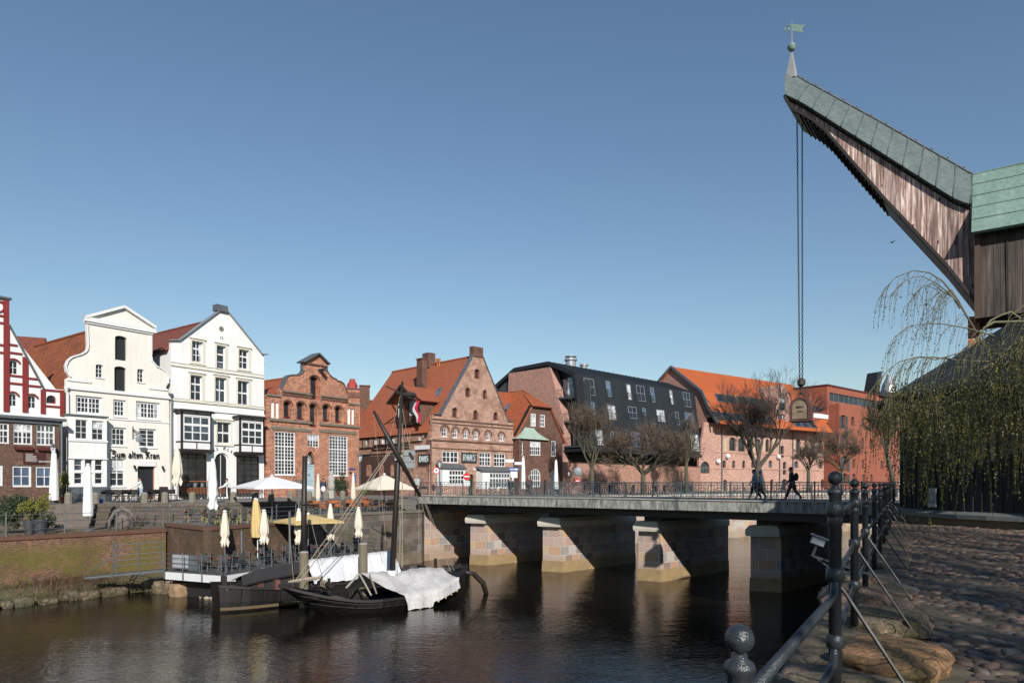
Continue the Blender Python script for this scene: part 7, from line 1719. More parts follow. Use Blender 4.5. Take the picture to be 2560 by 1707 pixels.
def ptree(px, D, ytop, seed, label, trunk=.3, th=.22, kids=(2,3), lev=7, spread=.5, up=.12, name='bare_tree', group='bare trees along the far promenade', buds=0, mat=None, lean=0, twm=None, fork=2.2, budm=None, ratio=.74, tend=None, xs=1.0, minr=.014):
    H = (HY-ytop)/F*D+EYE-ZS; p = atD(px, D, ZS-.05); T = Tree(seed, minr); T.th.tube([(0,0,-.2),(lean*.4,0,fork*.5),(lean,0,fork)], [trunk*1.25,trunk,trunk*.9], 9)
    L0 = (H-fork)*(1-ratio)*1.12
    for k in range(kids[1]+1):
        a = 2*PI*k/(kids[1]+1)+T.r.uniform(-.4,.4); sp = T.r.uniform(.3,.8)*(spread*1.5); d = Vector((math.cos(a)*math.sin(sp), math.sin(a)*math.sin(sp), math.cos(sp)))
        T.grow(Vector((lean,0,fork-.1)), d, L0*T.r.uniform(.85,1.15), trunk*.6, 0, lev, spread, up, ratio, kids, .1, buds, tend)
    # bring the crown to the height seen in the photograph
    zs = [v[2] for v in T.tw.v]; k = (H-fork)/(max(zs)-fork)
    for mbx in (T.th, T.tw, T.bud): mbx.v = [(x*(1+(xs-1)*min(1, max(0, (z_-fork)/1.2))), y*(1+(xs-1)*min(1, max(0, (z_-fork)/1.2))), z_ if z_ < fork else fork+(z_-fork)*k) for x, y, z_ in mbx.v]
    return T.build(name, label, 'tree', p, mat or BARKG, twm or TWIG, budm or BUD, group)
ptree(1480, 76, 985, 11, 'slim bare tree with russet buds left of the wide pollard', .24, kids=(2,3), lev=7, spread=.5, up=.14, buds=3, fork=3.0, ratio=.80, minr=.010)
ptree(1608, 80, 1034, 12, 'wide umbrella shaped pollard tree with dense russet shoots', .28, kids=(2,4), lev=6, spread=.66, up=.04, buds=3, fork=2.4, ratio=.84, xs=1.5, minr=.010)
ptree(1716, 90, 1020, 13, 'thin bare tree in front of the right end of the black building', .24, kids=(2,3), lev=6, spread=.36, up=.3, buds=1, fork=4.0)
ptree(1906, 86, 916, 14, 'tallest bare tree with dark spreading limbs in front of the orange roof', .5, kids=(3,3), lev=7, spread=.48, up=.11, fork=3.2, ratio=.79, minr=.011, twm=simple('twigs_dark', (.05,.042,.036), .85), mat=BARK, lean=-.6)
ptree(2021, 96, 1085, 15, 'small bare tree between the tall tree and the quay railing', .25, kids=(3,3), lev=6, spread=.55, up=.08, fork=3.0, ratio=.8)
ptree(2105, 100, 1050, 16, 'low bare tree in front of the red office', .22, kids=(3,3), lev=6, spread=.6, up=.08, fork=3, ratio=.8)
ptree(2238, 78, 1000, 17, 'leaning bare tree close beside the crane drum', .25, kids=(3,3), lev=6, spread=.5, up=.12, fork=5, lean=-1.0, twm=simple('twigs_dark', (0,0,0)), mat=BARK)
# trees on the quay behind the viewer: they throw the branch shadows on the cobbles
for i, (x, y, h_, sd_) in enumerate(((9.5,-7,14,21),(15,-6,15,22),(20,-11,17,23),(5.5,-13,16,24))):
    T = Tree(sd_, .018); T.th.tube([(0,0,-.2),(0,0,3.2)], [.42,.34], 9)
    for k in range(4):
        a = 2*PI*k/4+T.r.uniform(-.4,.4); d = Vector((math.cos(a)*.5, math.sin(a)*.5, .8)).normalized(); T.grow(Vector((0,0,3.1)), d, h_*.27, .22, 0, 5, .55, .08, .77, (3,3), .12, 0)
    T.tw.v = [(x_, y_, z_) for x_, y_, z_ in T.tw.v]
    T.build('quay_tree', ('bare quayside tree standing behind the viewer nearest the cobbles','bare quayside tree behind the viewer towards the crane side','tall bare tree at the back right of the quay','tall bare tree at the back left of the quay')[i], 'tree', (x, y, ZS), BARK, TWIG, group='bare trees on the near quay')
# weeping willow in front of the crane drum
wr = random.Random(5); wil = thing('weeping_willow', 'weeping willow with yellow green catkin strands hanging in front of the crane', 'tree', Matrix.Translation((18.2,12.6,ZS)))
WO = Vector((18.2,12.6,ZS)); limbs = MB(); twg = MB(); leafA = MB(); leafB = MB()
limbs.tube([Vector((0,0,-.3)), Vector((-.1,.1,2)), Vector((-.5,.4,5))], [.6,.48,.4], 10)
def l15(pts, D0, D1): n = len(pts); return [atD(zp(15,x,y)[0], D0+(D1-D0)*i/(n-1), None, zp(15,x,y)[1])-WO for i, (x, y) in enumerate(pts)]
def hang(P, L, seed, dens=1.0, out=None, mbx=None, r=.008, lw=1.0, th=None, col=0):
    q = P.copy(); d = (out or Vector((wr.gauss(0,.4), wr.gauss(0,.4), .1))); pts = [q.copy()]; n = max(5, int(L/.28)); sw = wr.uniform(-.05,.05)
    for i in range(n):
        d = (d*.72+Vector((sw+.04*math.sin(i*.9+seed), .03*math.cos(i*.7+seed), -.42))); st = d.normalized()*(L/n); q = q+st; pts.append(q.copy())
    twg.tube(pts, [r*(1-.6*i/n) for i in range(n+1)], 3, cap=False)
    m_ = mbx or leafA; k = int(L/.048*dens)
    for i in range(k):
        t = wr.random()**.8*n; i0 = min(n-1, int(t)); c = pts[i0].lerp(pts[i0+1], t-i0); s_ = wr.uniform(.010,.019)*lw; h = wr.uniform(.022,.042)*lw
        a = wr.uniform(0, 2*PI); ux = Vector((math.cos(a), math.sin(a), wr.uniform(-.3,.3)))*s_; off = ux*wr.uniform(.2,1.6); dn = Vector((wr.uniform(-.3,.3)*h, wr.uniform(-.3,.3)*h, -h))
        m_.add([c+off-dn*.5, c+off+ux, c+off+dn*.7, c+off-ux], [(0,1,2,3)])
A = [((840,480),(820,440),(745,310),(690,210),(600,100),(520,50),(430,38),(330,75),(260,150),(232,250)), ((745,310),(700,240),(640,170),(560,110),(480,70),(400,85),(340,130),(305,190)),
 ((1300,700),(1077,610),(870,570),(720,565),(550,545),(450,545),(350,570),(280,620),(210,700),(165,760)), ((900,420),(745,375),(600,350),(500,350),(400,365),(340,410),(300,515)),
 ((1300,300),(1077,335),(900,340),(840,375),(830,420),(860,500)), ((1400,500),(1200,420),(1077,440),(960,500),(900,600)), ((1077,335),(1000,280),(940,300),(880,330),(800,440),(700,520),(560,560),(470,540),(380,580),(320,660),(260,860)),
 ((1300,300),(1180,230),(1077,240),(1000,300),(940,420)), ((1200,650),(1000,600),(850,470),(780,430),(700,520)), ((700,260),(660,190),(600,160),(540,110),(470,140),(420,200),(395,250)), ((690,210),(650,150),(600,170),(560,230),(520,330),(500,390))]
paths = []
for i, a in enumerate(A):
    P_ = l15(a, 15.5 if i % 2 else 16.5, 14.5 if i % 2 else 15.3); paths.append(P_); n = len(P_); r0 = .045 if i in (4,) else .028 if i in (0,2,6) else .018
    limbs.tube(P_, [max(.006, r0*(1-.85*j/(n-1))) for j in range(n)], 5, cap=False)
limbs.tube([Vector((-.5,.4,5)), Vector((-1.2,1.6,6)), paths[4][0]], [.35,.2,.06], 7); limbs.tube([Vector((-.5,.4,5)), Vector((-1,2,5.4)), paths[2][0]], [.3,.15,.04], 7)
# thin shoots on the arching branches against the sky
for i in (0,1,3,9,10):
    P_ = paths[i]; n = len(P_)
    for k in range(34 if i == 0 else 16):
        t = wr.uniform(.12 if i == 0 else .1, .95)*(n-1); i0 = int(t); c = P_[i0].lerp(P_[min(i0+1, n-1)], t-i0)
        hang(c, wr.uniform(.5,1.9)*(1.25-.75*t/(n-1)), k, .45, Vector((-.5,0,.1)) if wr.random() < .8 else None, leafB, .006, .9)
for i in (2,6):
    P_ = paths[i]; n = len(P_)
    for k in range(46):
        t = wr.uniform(.25, .98)*(n-1); i0 = int(t); c = P_[i0].lerp(P_[min(i0+1, n-1)], t-i0); hang(c, wr.uniform(.6,2.6), k, .7, Vector((-.3,0,.05)), leafA if k % 2 else leafB, .006, .95)
def ytop(px): 
    T_ = ((2170,1010),(2210,978),(2250,955),(2300,962),(2360,962),(2420,948),(2480,905),(2560,845),(3300,640))
    for (a, b), (c, d) in zip(T_[:-1], T_[1:]):
        if px <= c: return b+(d-b)*(px-a)/(c-a)
    return 640
CL = [(2190+(wr.random()**.8)*550, wr.uniform(12.5,17.5), min(1300, wr.gauss(1180,75)), wr.uniform(4,13)) for _ in range(78)]
for k in range(1080):
    c_ = CL[k % 78]; px = c_[0]+wr.gauss(0, c_[3]) if k < 860 else 2190+wr.random()*540 if k < 1010 else wr.uniform(2700,3300)
    D = c_[1]+wr.gauss(0,.25) if k < 860 else wr.uniform(12.5,17.5); yt = ytop(px)+wr.uniform(-10,120)*(1 if px > 2260 else .6); yb = c_[2]+wr.gauss(0,28) if k < 860 and px > 2255 else min(wr.gauss(1130,70) if px > 2255 else wr.gauss(1090,60), 1330)
    P = atD(px, D, None, yt)-WO; L = max(.5, (yb-yt)/F*D*wr.uniform(.55,1.0)); clump = .5+.5*math.sin((c_[0] if k < 860 else px)*.055+D)
    hang(P, L, k, .75+.6*clump, Vector((wr.uniform(-.35,.25), wr.gauss(0,.2), .15)), leafA if wr.random() < .45+.5*clump else leafB, .006, 1.0)
for k in range(120):
    px = 2380+wr.random()**.6*250; D = wr.uniform(13.5,17.5); yt = ytop(px)+wr.uniform(-75,20); hang(atD(px, D, None, yt)-WO, wr.uniform(.6,1.7), k, 1.0, Vector((wr.uniform(-.9,.5), wr.gauss(0,.3), .35)), leafA if k % 2 else leafB, .006, 1.0)
for k in range(11):
    px = 2330+wr.random()*330; D = wr.uniform(14,17); a_ = atD(px+wr.uniform(60,220), D, None, ytop(px)-wr.uniform(20,70))-WO; b_ = atD(px, D, None, ytop(px)-wr.uniform(-25,25))-WO; c_2 = atD(px-wr.uniform(30,90), D, None, ytop(px)+wr.uniform(40,150))-WO
    limbs.tube([a_, a_.lerp(b_, .5)+ZV*.12, b_, b_.lerp(c_2, .5)+ZV*.08, c_2], [.028,.024,.018,.012,.006], 5, cap=False)
part('trunk', limbs, simple('willow_bark', (.16,.15,.08), .85, var=.4), wil, smooth=True, recalc=False); part('shoots', twg, WILLOWD, wil, recalc=False); part('catkins', leafA, WILLOW, wil, recalc=False); part('young_leaves', leafB, LEAFG if False else WILLOWD, wil, recalc=False)
# ---------------------------------------------------------------- bushes and pots
def bush_mb(rr, rx, ry, rz, n, leaf=.07, clumps=9, hollow=.45):
    mb = MB(); cs = [(rr.gauss(0,.42)*rx, rr.gauss(0,.42)*ry, rz*(.45+rr.random()*.95), rr.uniform(.3,.55)) for _ in range(clumps)]
    for _ in range(n):
        c = rr.choice(cs); a = rr.uniform(0,2*PI); e = math.acos(rr.uniform(-1,1)); q = rr.uniform(hollow,1)
        p = Vector((c[0]+c[3]*rx*q*math.sin(e)*math.cos(a), c[1]+c[3]*ry*q*math.sin(e)*math.sin(a), max(.03, c[2]+c[3]*rz*q*math.cos(e))))
        u = Vector((rr.gauss(0,1), rr.gauss(0,1), rr.gauss(0,1))).normalized(); v = u.cross(Vector((rr.gauss(0,1), rr.gauss(0,1), rr.gauss(0,1))).normalized()); s_ = leaf*rr.uniform(.6,1.3)
        mb.add([p-u*s_, p+v*s_*.45, p+u*s_, p-v*s_*.45], [(0,1,2,3)])
    return mb, cs
def bush(name, label, p, rx, ry, rz, n, mat, seed, leaf=.07, pot=None, potm=None, poth=.55, group=None, stem=True, hollow=.45):
    rr = random.Random(seed); root = thing(name, label, 'plant' if pot else 'bush', Matrix.Translation(p), group); z0 = poth if pot else 0
    mb, cs = bush_mb(rr, rx, ry, rz, n, leaf, hollow=hollow); mb.v = [(x, y, z_+z0) for x, y, z_ in mb.v]; part('foliage', mb, mat, root, recalc=False)
    st_ = MB()
    for c in cs: st_.tube([(0,0,z0-.1),(c[0]*.4,c[1]*.4,z0+c[2]*.5),(c[0],c[1],z0+c[2])], [.03,.02,.008], 4, cap=False)
    part('stem', st_, TWIG, root, recalc=False)
    if pot: part('pot', MB().lathe([(pot*.7,0),(pot,poth-.06),(pot*1.08,poth-.05),(pot*1.08,poth),(pot*.95,poth),(pot*.9,poth-.08)], n=14), potm, root, smooth=False)
    return root
TERRA = simple('terracotta', (.42,.13,.06), .8, var=.2); POTG = simple('pot_anthracite', (.05,.055,.065), .6, var=.15)
def z7(x, y, z_): return at(*zp(7,x,y), z_)
bush('evergreen_bush', 'big dark evergreen bush at the left margin of the lower terrace', atD(12,38.5,3.3), 1.5,.8,1.35, 3200, LEAFD, 1, .09)
bush('evergreen_bush', 'dark evergreen bush behind the two yellow green potted shrubs', atD(78,42.0,3.3), 1.3,.7,1.3, 2600, LEAFD, 2, .09)
bush('potted_shrub', 'yellow green shrub in the left grey conical pot on the lower terrace', z7(305,645,3.3), .5,.45,.72, 900, LEAFY, 3, .055, .3, POTG, .8)
bush('potted_shrub', 'yellow green shrub in the wider right grey conical pot on the lower terrace', z7(420,645,3.3), .62,.5,.85, 1200, LEAFY, 4, .055, .36, POTG, .85)
bush('potted_conifer', 'small golden conifer in a planter beside the brown brick front', atD(160,47.2,ZS), .42,.42,1.0, 1100, LEAFY, 5, .07, .3, ORANGEW, .45)
bush('potted_herb', 'bright green plant in a terracotta pot left of the driftwood arch', z7(1125,545,3.3)+Vector((0,.3,0)), .35,.35,.55, 420, LEAFY, 6, .06, .2, TERRA, .35)
bush('potted_herb', 'bright green plant in a pink pot right of the driftwood arch', z7(1580,530,3.3)+Vector((0,.4,0)), .5,.4,.55, 520, LEAFY, 7, .06, .24, simple('pot_pink', (.42,.18,.15), .8), .4)
bush('climbing_shrub', 'dense green climbing shrub against the brick house beside its pale door', fl.w(fl.z(3,770,1500)[0], 0, -.7), 1.15,.5,1.45, 2600, LEAFD, 8, .08)
bush('bare_shrub', 'leafless brown shrub on the lower terrace beside the driftwood arch', z7(1430,560,3.3), .8,.5,.5, 500, DRY, 9, .05)
bush('potted_herb', 'small green potted plants at the street edge beside the cream parasol', at(*zp(8,2030,372), 4.8), .6,.3,.35, 420, LEAFG, 10, .06, .2, TERRA, .25)
bush('dry_vine', 'bare brown climbing vine at the base of the brick house', fl.w(fl.z(3,395,1500)[0], 0, -.35), .9,.3,1.3, 260, DRY, 19, .06)
# bank vegetation
rr = random.Random(44); mb = MB(); mg = MB()
for k in range(9000):
    f_ = rr.random(); t = -12+f_*22; base = T1a+T1d*t; nrm = Vector((T1d.y,-T1d.x)); dens = max(0, math.cos((t-3.0)*.36)); o = rr.uniform(.4,2.9) if rr.random() < .8 else rr.uniform(.1,.8)
    if rr.random() > .06+.94*dens**1.5: continue
    p = base+nrm*o; h0 = .95*(1-(o/3.3)**1.3)-.1; L = rr.uniform(.2,.7)*(.45+dens*.6); a = rr.uniform(0,2*PI); d = Vector((math.cos(a)*rr.uniform(.1,.9), math.sin(a)*rr.uniform(.1,.9), rr.uniform(.3,1))).normalized()
    P = Vector((p.x, p.y, h0)); q = P+d*L; w_ = Vector((-d.y, d.x, 0))*.014; 
    mb.add([P-w_, P+w_, q+w_*.5+Vector((0,0,-.05)), q-w_*.5+Vector((0,0,-.05))], [(0,1,2,3)])
for k in range(5000):
    t = rr.uniform(-12,10.2); base = T1a+T1d*t; nrm = Vector((T1d.y,-T1d.x)); o = abs(rr.gauss(0,.35))+.05 if rr.random() < .55 else rr.uniform(1.6,2.7); p = base+nrm*o; h0 = .95*(1-(o/3.3)**1.3)-.13
    a = rr.uniform(0,2*PI); P = Vector((p.x,p.y,h0)); L = rr.uniform(.06,.2); w_ = Vector((math.cos(a),math.sin(a),0))*.02; mg.add([P-w_, P+w_, P+Vector((rr.gauss(0,.05),rr.gauss(0,.05),L))], [(0,1,2)])
solo('dry_brush', mb, DRY, 'tangled dry brown brush covering the bank below the brick wall', 'undergrowth', kind='stuff', recalc=False)
solo('bank_grass', mg, LEAFG, 'short green grass along the foot of the brick wall', 'grass', kind='stuff', recalc=False)
rr = random.Random(45); mg = MB(); mdw = MB()
for k in range(3500):
    t = rr.uniform(-14,10.2); base = T1a+T1d*t; nrm = Vector((T1d.y,-T1d.x)); o = rr.uniform(-.6,.05); p = base+nrm*o; a = rr.uniform(0,2*PI); P = Vector((p.x,p.y,3.33)); w_ = Vector((math.cos(a),math.sin(a),0))*.02
    mg.add([P-w_, P+w_, P+Vector((rr.gauss(0,.05),rr.gauss(0,.05),rr.uniform(.03,.13)))], [(0,1,2)])
solo('coping_grass', mg, DRY, 'tufts of dry grass on top of the brick quay wall', 'grass', kind='stuff', recalc=False)
# driftwood arch
p = z7(1240,600,3.3); dw = thing('driftwood_arch', 'gnarled driftwood arch leaning on a stone on the lower terrace', 'sculpture', Matrix.Translation(p))
part('branch', MB().tube([Vector((-.7,0,0)),Vector((-.65,0,.6)),Vector((-.35,.1,1.15)),Vector((.15,.1,1.3)),Vector((.6,.05,1.1)),Vector((.95,0,.6))], [.09,.1,.13,.11,.09,.04], 7).tube([Vector((-.3,.1,1.15)),Vector((.1,.0,1.45)),Vector((.5,.1,1.2))], [.05,.06,.04], 5), simple('driftwood', (.20,.18,.16), .9, var=.5, sc=6, bmp=.8), dw, smooth=True)
part('stone', MB().sphere((.1,.1,.45), .5, 10, 7, (.9,.5,1.1)), STG, dw, smooth=True)
# ---------------------------------------------------------------- parasols
def folds(r0, n, k, amp, ph=0): return [r0*(1+amp*math.sin(k*2*PI*i/n+ph)) for i in range(n)]
def closed(name, label, p, zt, zf, w, mat, ragged=0, group=None, lean=0, cap=True, twist=0, tie=.0, sleeve=False):
    root = thing(name, label, 'parasol', Matrix.Translation(p), group); H0, H1 = zf-p[2], zt-p[2]; n = 28; rows = []
    prof = ((0,.10),(.04,.5),(.5,.85),(.93,1.0),(1.0,.97)) if sleeve else ((0,.22),(.05,.42),(.3,.64),(.6,.84),(.85,.95),(1.0,.9))
    if ragged: prof = prof[:-1]+((.97,.66),)
    rows = []
    for j, (t, q) in enumerate(prof):
        zz = H1-(H1-H0)*t*(.8 if ragged else 1); r_ = w*q/2; am = .04 if sleeve else .16*min(1, t*2+.1)
        rows.append([(r_*(1+am*math.sin(8*2*PI*i/n+twist*t*6))*math.cos(2*PI*i/n)+lean*(1-t), r_*(1+am*math.sin(8*2*PI*i/n+twist*t*6))*math.sin(2*PI*i/n), zz) for i in range(n)]+[])
    if ragged:
        for j, (t, q) in enumerate(((.83,.66),(.9,.88),(1.0,.72))):
            zz = H1-(H1-H0)*t; rows.append([(w*q/2*(1+.25*math.sin(5*2*PI*i/n+j))*math.cos(2*PI*i/n), w*q/2*(1+.25*math.sin(5*2*PI*i/n+j))*math.sin(2*PI*i/n), zz+(.12*math.sin(7*2*PI*i/n) if j == 2 else 0)) for i in range(n)])
    rows = [r+r[:1] for r in rows]; m_ = MB().grid(rows); m_.add(rows[0][:-1], [tuple(range(n))]); part('canopy', m_, mat, root, smooth=True)
    part('pole', MB().tube([(0,0,0),(0,0,H1+.02)], .03, 8), GALV if not mat == FABY else TRIMW, root)
    part('base', MB().lathe([(.3,0),(.3,.06),(.05,.08),(.05,.3)], n=10), GALV, root)
    if cap: part('finial', MB().lathe([(.11,0),(.12,.04),(.04,.1)], (lean,0,H1-.02), 10), TRIMW, root)
    return root
def zat(D, y): return EYE-(y-HY)/F*D
for nm, lb, px_, D, yt, yb, zb_, wpx, mat, kw in (
 ('closed_parasol','tall white sleeved parasol in front of the brown brick front',135,45.2,1129,1250,3.3,22,FABW,dict(sleeve=True)),
 ('closed_parasol','tall white sleeved parasol in front of the white inn bay window',220,40.9,1161,1289,3.3,24,FABW,dict(sleeve=True)),
 ('closed_parasol','cream parasol tied with ragged flounce between the two white houses',443,54,1124,1211,ZS,26,FABC,dict(ragged=1)),
 ('closed_parasol','tall white parasol with twisted cloth in front of the house with dark bays',532,47.5,1148,1276,3.6,25,FABW,dict(ragged=1,twist=1)),
 ('closed_parasol','slim cream parasol by the pale blue door of the brick house',795,52.5,1187,1268,ZS-.8,12,FABC,dict(ragged=1)),
 ('closed_parasol','slim cream parasol beside the street lamp right of the brick house',883,55,1185,1268,4.0,12,FABC,dict(ragged=1)),
 ('closed_parasol','white parasol left of the arched window of the copper bay house',1308,74,1141,1222,ZS,12,FABW,dict(sleeve=True)),
 ('closed_parasol','white parasol by the blue door of the copper bay house',1390,77,1150,1222,ZS,12,FABW,dict(sleeve=True)),
 ('closed_parasol','cream parasol at the left end of the floating terrace',562,38,1278,1362,1.4,22,FABC,dict(ragged=1)),
 ('closed_parasol','drooping mustard yellow parasol on the floating terrace',644,41,1247,1342,1.4,30,FABY,dict(lean=-.12)),
 ('closed_parasol','cream parasol right beside the mustard yellow one',660,38.4,1276,1356,1.4,24,FABC,dict(ragged=1)),
 ('closed_parasol','cream parasol left of the black barge mast',747,41.8,1273,1357,1.4,22,FABC,dict(ragged=1)),
 ('closed_parasol','cream parasol right of the black barge mast',826,44,1262,1346,1.4,20,FABC,dict(ragged=1)),
 ('closed_parasol','cream parasol at the right end of the floating terrace',896,46,1269,1340,1.4,21,FABC,dict(ragged=1))):
    closed(nm, lb, atD(px_, D, zb_), zat(D, yt), zat(D, yb), wpx/F*D, mat, **kw)
def open_par(label, p, za, ze, w, mat, rz=.3):
    root = thing('open_parasol', label, 'parasol', Tv(p, rz)); H, E_ = za-p[2], ze-p[2]; n = 8; mb = MB(); rows = []
    for j in range(6):
        t = j/5; rows.append([]) 
        for i in range(n*4+1):
            a = 2*PI*i/(n*4); k = 1/max(abs(math.cos(a)), abs(math.sin(a))); fr_ = (i % 8)/8; sag = .04*t*(1-abs(fr_*2-1)) ; rows[-1].append((w/2*t*k*.98*math.cos(a), w/2*t*k*.98*math.sin(a), H+(E_-H)*t**1.05-sag))
    part('canopy', mb.grid(rows), mat, root, smooth=False, recalc=False); part('valance', MB().grid([rows[-1], [(x, y, z_-.12) for x, y, z_ in rows[-1]]]), mat, root, recalc=False)
    part('pole', MB().tube([(0,0,0),(0,0,H)], .04, 8), GALV if mat != FABY else TRIMW, root)
    for k in range(8): a = PI/4*k; q = 1/max(abs(math.cos(a)), abs(math.sin(a))); part('rib', MB().bar((0,0,H-.75),(w*.27*q*math.cos(a),w*.27*q*math.sin(a),H+(E_-H)*.5-.06),.025,.03), GALV, root)
    part('finial', MB().lathe([(.1,0),(.1,.05),(.03,.12)], (0,0,H), 8), TRIMW, root)
open_par('open white square parasol in front of the brick gabled house', atD(680,47.4,3.6), zat(47.4,1190), zat(47.4,1216), 4.2, FABW, .75)
open_par('open cream square parasol in front of the old brick house side wall', atD(961,51.6,4.0), zat(51.6,1186), zat(51.6,1219), 3.3, FABC, .75)
open_par('low open yellow square parasol on the floating terrace', atD(771,43.2,1.4), zat(43.2,1285), zat(43.2,1301), 3.3, FABY, .75)
# ---------------------------------------------------------------- terrace railings
def railing(label, pts, z_, h, n, rails, r=.03):
    root = thing('terrace_railing', label, 'railing', Matrix.Translation((pts[0][0], pts[0][1], z_)), 'grey steel railings along the terrace edges')
    for i, (a, b) in enumerate(zip(pts[:-1], pts[1:])): steel_rail(root, a, b, z_, h, n[i], rails, r)
def inset(p, q, d): pass
e0 = T1a-T1d*16; railing('grey steel railing of three bars along the brick quay wall', [tuple(e0+Vector((-T1d.y,T1d.x))*.1), tuple(T1b+Vector((-T1d.y,T1d.x))*.1)], 3.33, 1.28, [9], (1.15,.75,.35))
railing('grey steel railing around the corner of the brick terrace', [(T2[0][0], T2[0][1]+.2), (T2[1][0]-.05, T2[1][1]+.15), (T2[2][0]-.1, T2[2][1]+.1), (T2[3][0]-.1, T2[3][1]+.1)], 3.64, 1.1, [3,3,1], (1.0,.7,.4))
railing('grey steel railing on top of the granite wall up to the bridge', [P2(746,45.5), P2(1035,52.8)], 4.05, 1.1, [6], (1.0,.7,.4))
railing('short grey steel railing at the back of the lower terrace', [P2(330,44.6), P2(425,45.6)], 3.3, 1.3, [2], (1.15,.75,.35))
# ---------------------------------------------------------------- stone bollards on the street edge
bo = None
for i, px_ in enumerate((167,235,360,411,480,583,638,685,733,780,822,864)):
    k = 0
    pr2 = [P2(-300,42), P2(300,46), P2(641,49.2), P2(900,57)]
    for a, b in zip(pr2[:-1], pr2[1:]):
        pa_, pb2 = (CX+a[0]/a[1]*F), (CX+b[0]/b[1]*F)
        if pa_ <= px_ <= pb2+1:
            A, B_ = Vector((*a,ZS)), Vector((*b,ZS)); f = Frame(A, B_-A); u = f.m(px_, HY)[0]; p = f.w(u, 0, .35)
    if bo is None:
        bo = solo('stone_bollard', MB().lathe([(.24,-.05),(.22,.6),(.17,.72),(.02,.76)], n=8), simple('bollard_stone', (.24,.22,.17), .9, var=.4, sc=5, bmp=.5), 'squat weathered stone bollard standing on the edge of the cafe street', 'bollard', Tv(p), 'stone bollards along the street edge'); 
    else: copy_tree(bo, Tv(p, .2*i))
# ---------------------------------------------------------------- chairs and tables
BLKM = simple('chair_black', (.02,.02,.022), .5, var=.2); REDT = simple('table_red_brown', (.26,.06,.035), .45, var=.2, sc=5); YGR = simple('chair_yellow_green', (.30,.28,.10), .5, var=.15); STL = simple('chair_steel', (.16,.18,.19), .4, .4)
def chair(name, label, seatm, legm, backm, group, style=0):
    root = thing(name, label, 'chair', None, group)
    part('seat', MB().box(-.21,-.2,.43,.21,.2,.46), seatm, root)
    if style == 2:
        mb = MB()
        for k in range(4): mb.box(-.21,.2+.01*k,.52+k*.1,.21,.225+.01*k,.6+k*.1)
        part('backrest', mb, backm, root)
    else: part('backrest', MB().grid([[(-.2+.4*i/4, .21+.03*(1 if i in (0,4) else 0)*-1+.05, z_) for i in range(5)] for z_ in (.55,.7,.88)]).box(-.2,.2,.55,.2,.225,.87), backm, root)
    for x, y in ((-.2,-.18),(.2,-.18),(-.2,.2),(.2,.2)):
        part('leg', MB().bar((x,y*1.15,0),(x,y if y < 0 else y+.03,.43 if y < 0 else .9),.025,.025), legm, root)
    return root
def table(label, topm, legm, group, r=.35, sq=True, L=None):
    root = thing('cafe_table', label, 'table', None, group); L = L or r*2
    part('table_top', MB().box(-L/2,-r,.72,L/2,r,.75), topm, root); part('leg', MB().bar((-L/2+.08,-r+.05,0),(L/2-.08,r-.05,.72),.03,.03), legm, root); part('leg', MB().bar((-L/2+.08,r-.05,0),(L/2-.08,-r+.05,.72),.03,.03), legm, root)
    return root
def put(proto, used, M):
    if not used[0]: 
        proto.matrix_basis = M; used[0] = True; return proto
    return copy_tree(proto, M)
def cluster(ch, tb, spots, z_, rr, rz0=.6, chairs=4):
    uc, ut = [False], [False]
    for (x, y) in spots:
        rz = rz0+rr.uniform(-.15,.15); put(tb, ut, TR(x, y, z_, rz))
        for k in range(chairs):
            a = rz+PI/2*k+(0 if chairs > 2 else PI/2*(k > 0)); put(ch, uc, TR(x+.62*math.sin(a)*-1*-1, y-.62*math.cos(a)*-1*-1, z_, a+PI+rr.uniform(-.25,.25)+PI))
rr = random.Random(9)
# floating terrace
def lineup(a, b, n): a, b = Vector(a), Vector(b); return [tuple(a.lerp(b, i/(max(1, n-1)))) for i in range(n)]
sp = lineup((-16.9,37.4),(-15.6,37.0),2)+lineup((-15.1,38.2),(-11.3,46.4),6)+lineup((-16.2,39.6),(-13.2,44.6),4)
cluster(chair('terrace_chair', 'black cafe chair with steel legs on the floating terrace', BLKM, STL, BLKM, 'black chairs on the floating terrace'), table('red brown topped cafe table on the floating terrace', REDT, STL, 'tables on the floating terrace', .36), sp, 1.4, rr, .43, 3)
sp = lineup((-18.3,41.6),(-16.6,44.0),3)+lineup((-17.2,40.4),(-16.0,42.8),2)+lineup((-19.5,43.6),(-18.2,46.3),3)+lineup((-21.0,44.4),(-19.6,46.8),2)
cluster(chair('bistro_chair', 'yellow green framed bistro chair on the brick terrace', BLKM, YGR, BLKM, 'yellow green chairs on the brick terrace'), table('dark red cafe table on the brick terrace', REDT, BLKM, 'tables on the brick terrace', .36), sp, 3.64, rr, .6, 3)
sp = lineup((-13.4,47.4),(-9.3,53.0),6)+lineup((-14.2,49.0),(-11.4,53.6),4)
cluster(chair('slatted_chair', 'folding chair with orange wood slats above the granite wall', ORANGEW, STL, ORANGEW, 'orange slatted chairs above the granite wall', 2), table('orange wood topped folding table above the granite wall', ORANGEW, STL, 'folding tables above the granite wall', .35, L=1.0), sp, 4.0, rr, .7, 3)
sp = lineup(P2(268,50.2), P2(345,51.4), 4)+lineup(P2(378,51.0), P2(420,52.2), 3)+lineup(P2(290,48.2), P2(330,48.6), 2)
cluster(chair('wicker_chair', 'dark wicker chair outside the white inn', BLKM, BLKM, BLKM, 'dark chairs outside the white inn'), table('dark cafe table outside the white inn', BLKM, STL, 'tables outside the white inn', .36), sp, ZS, rr, .9, 3)
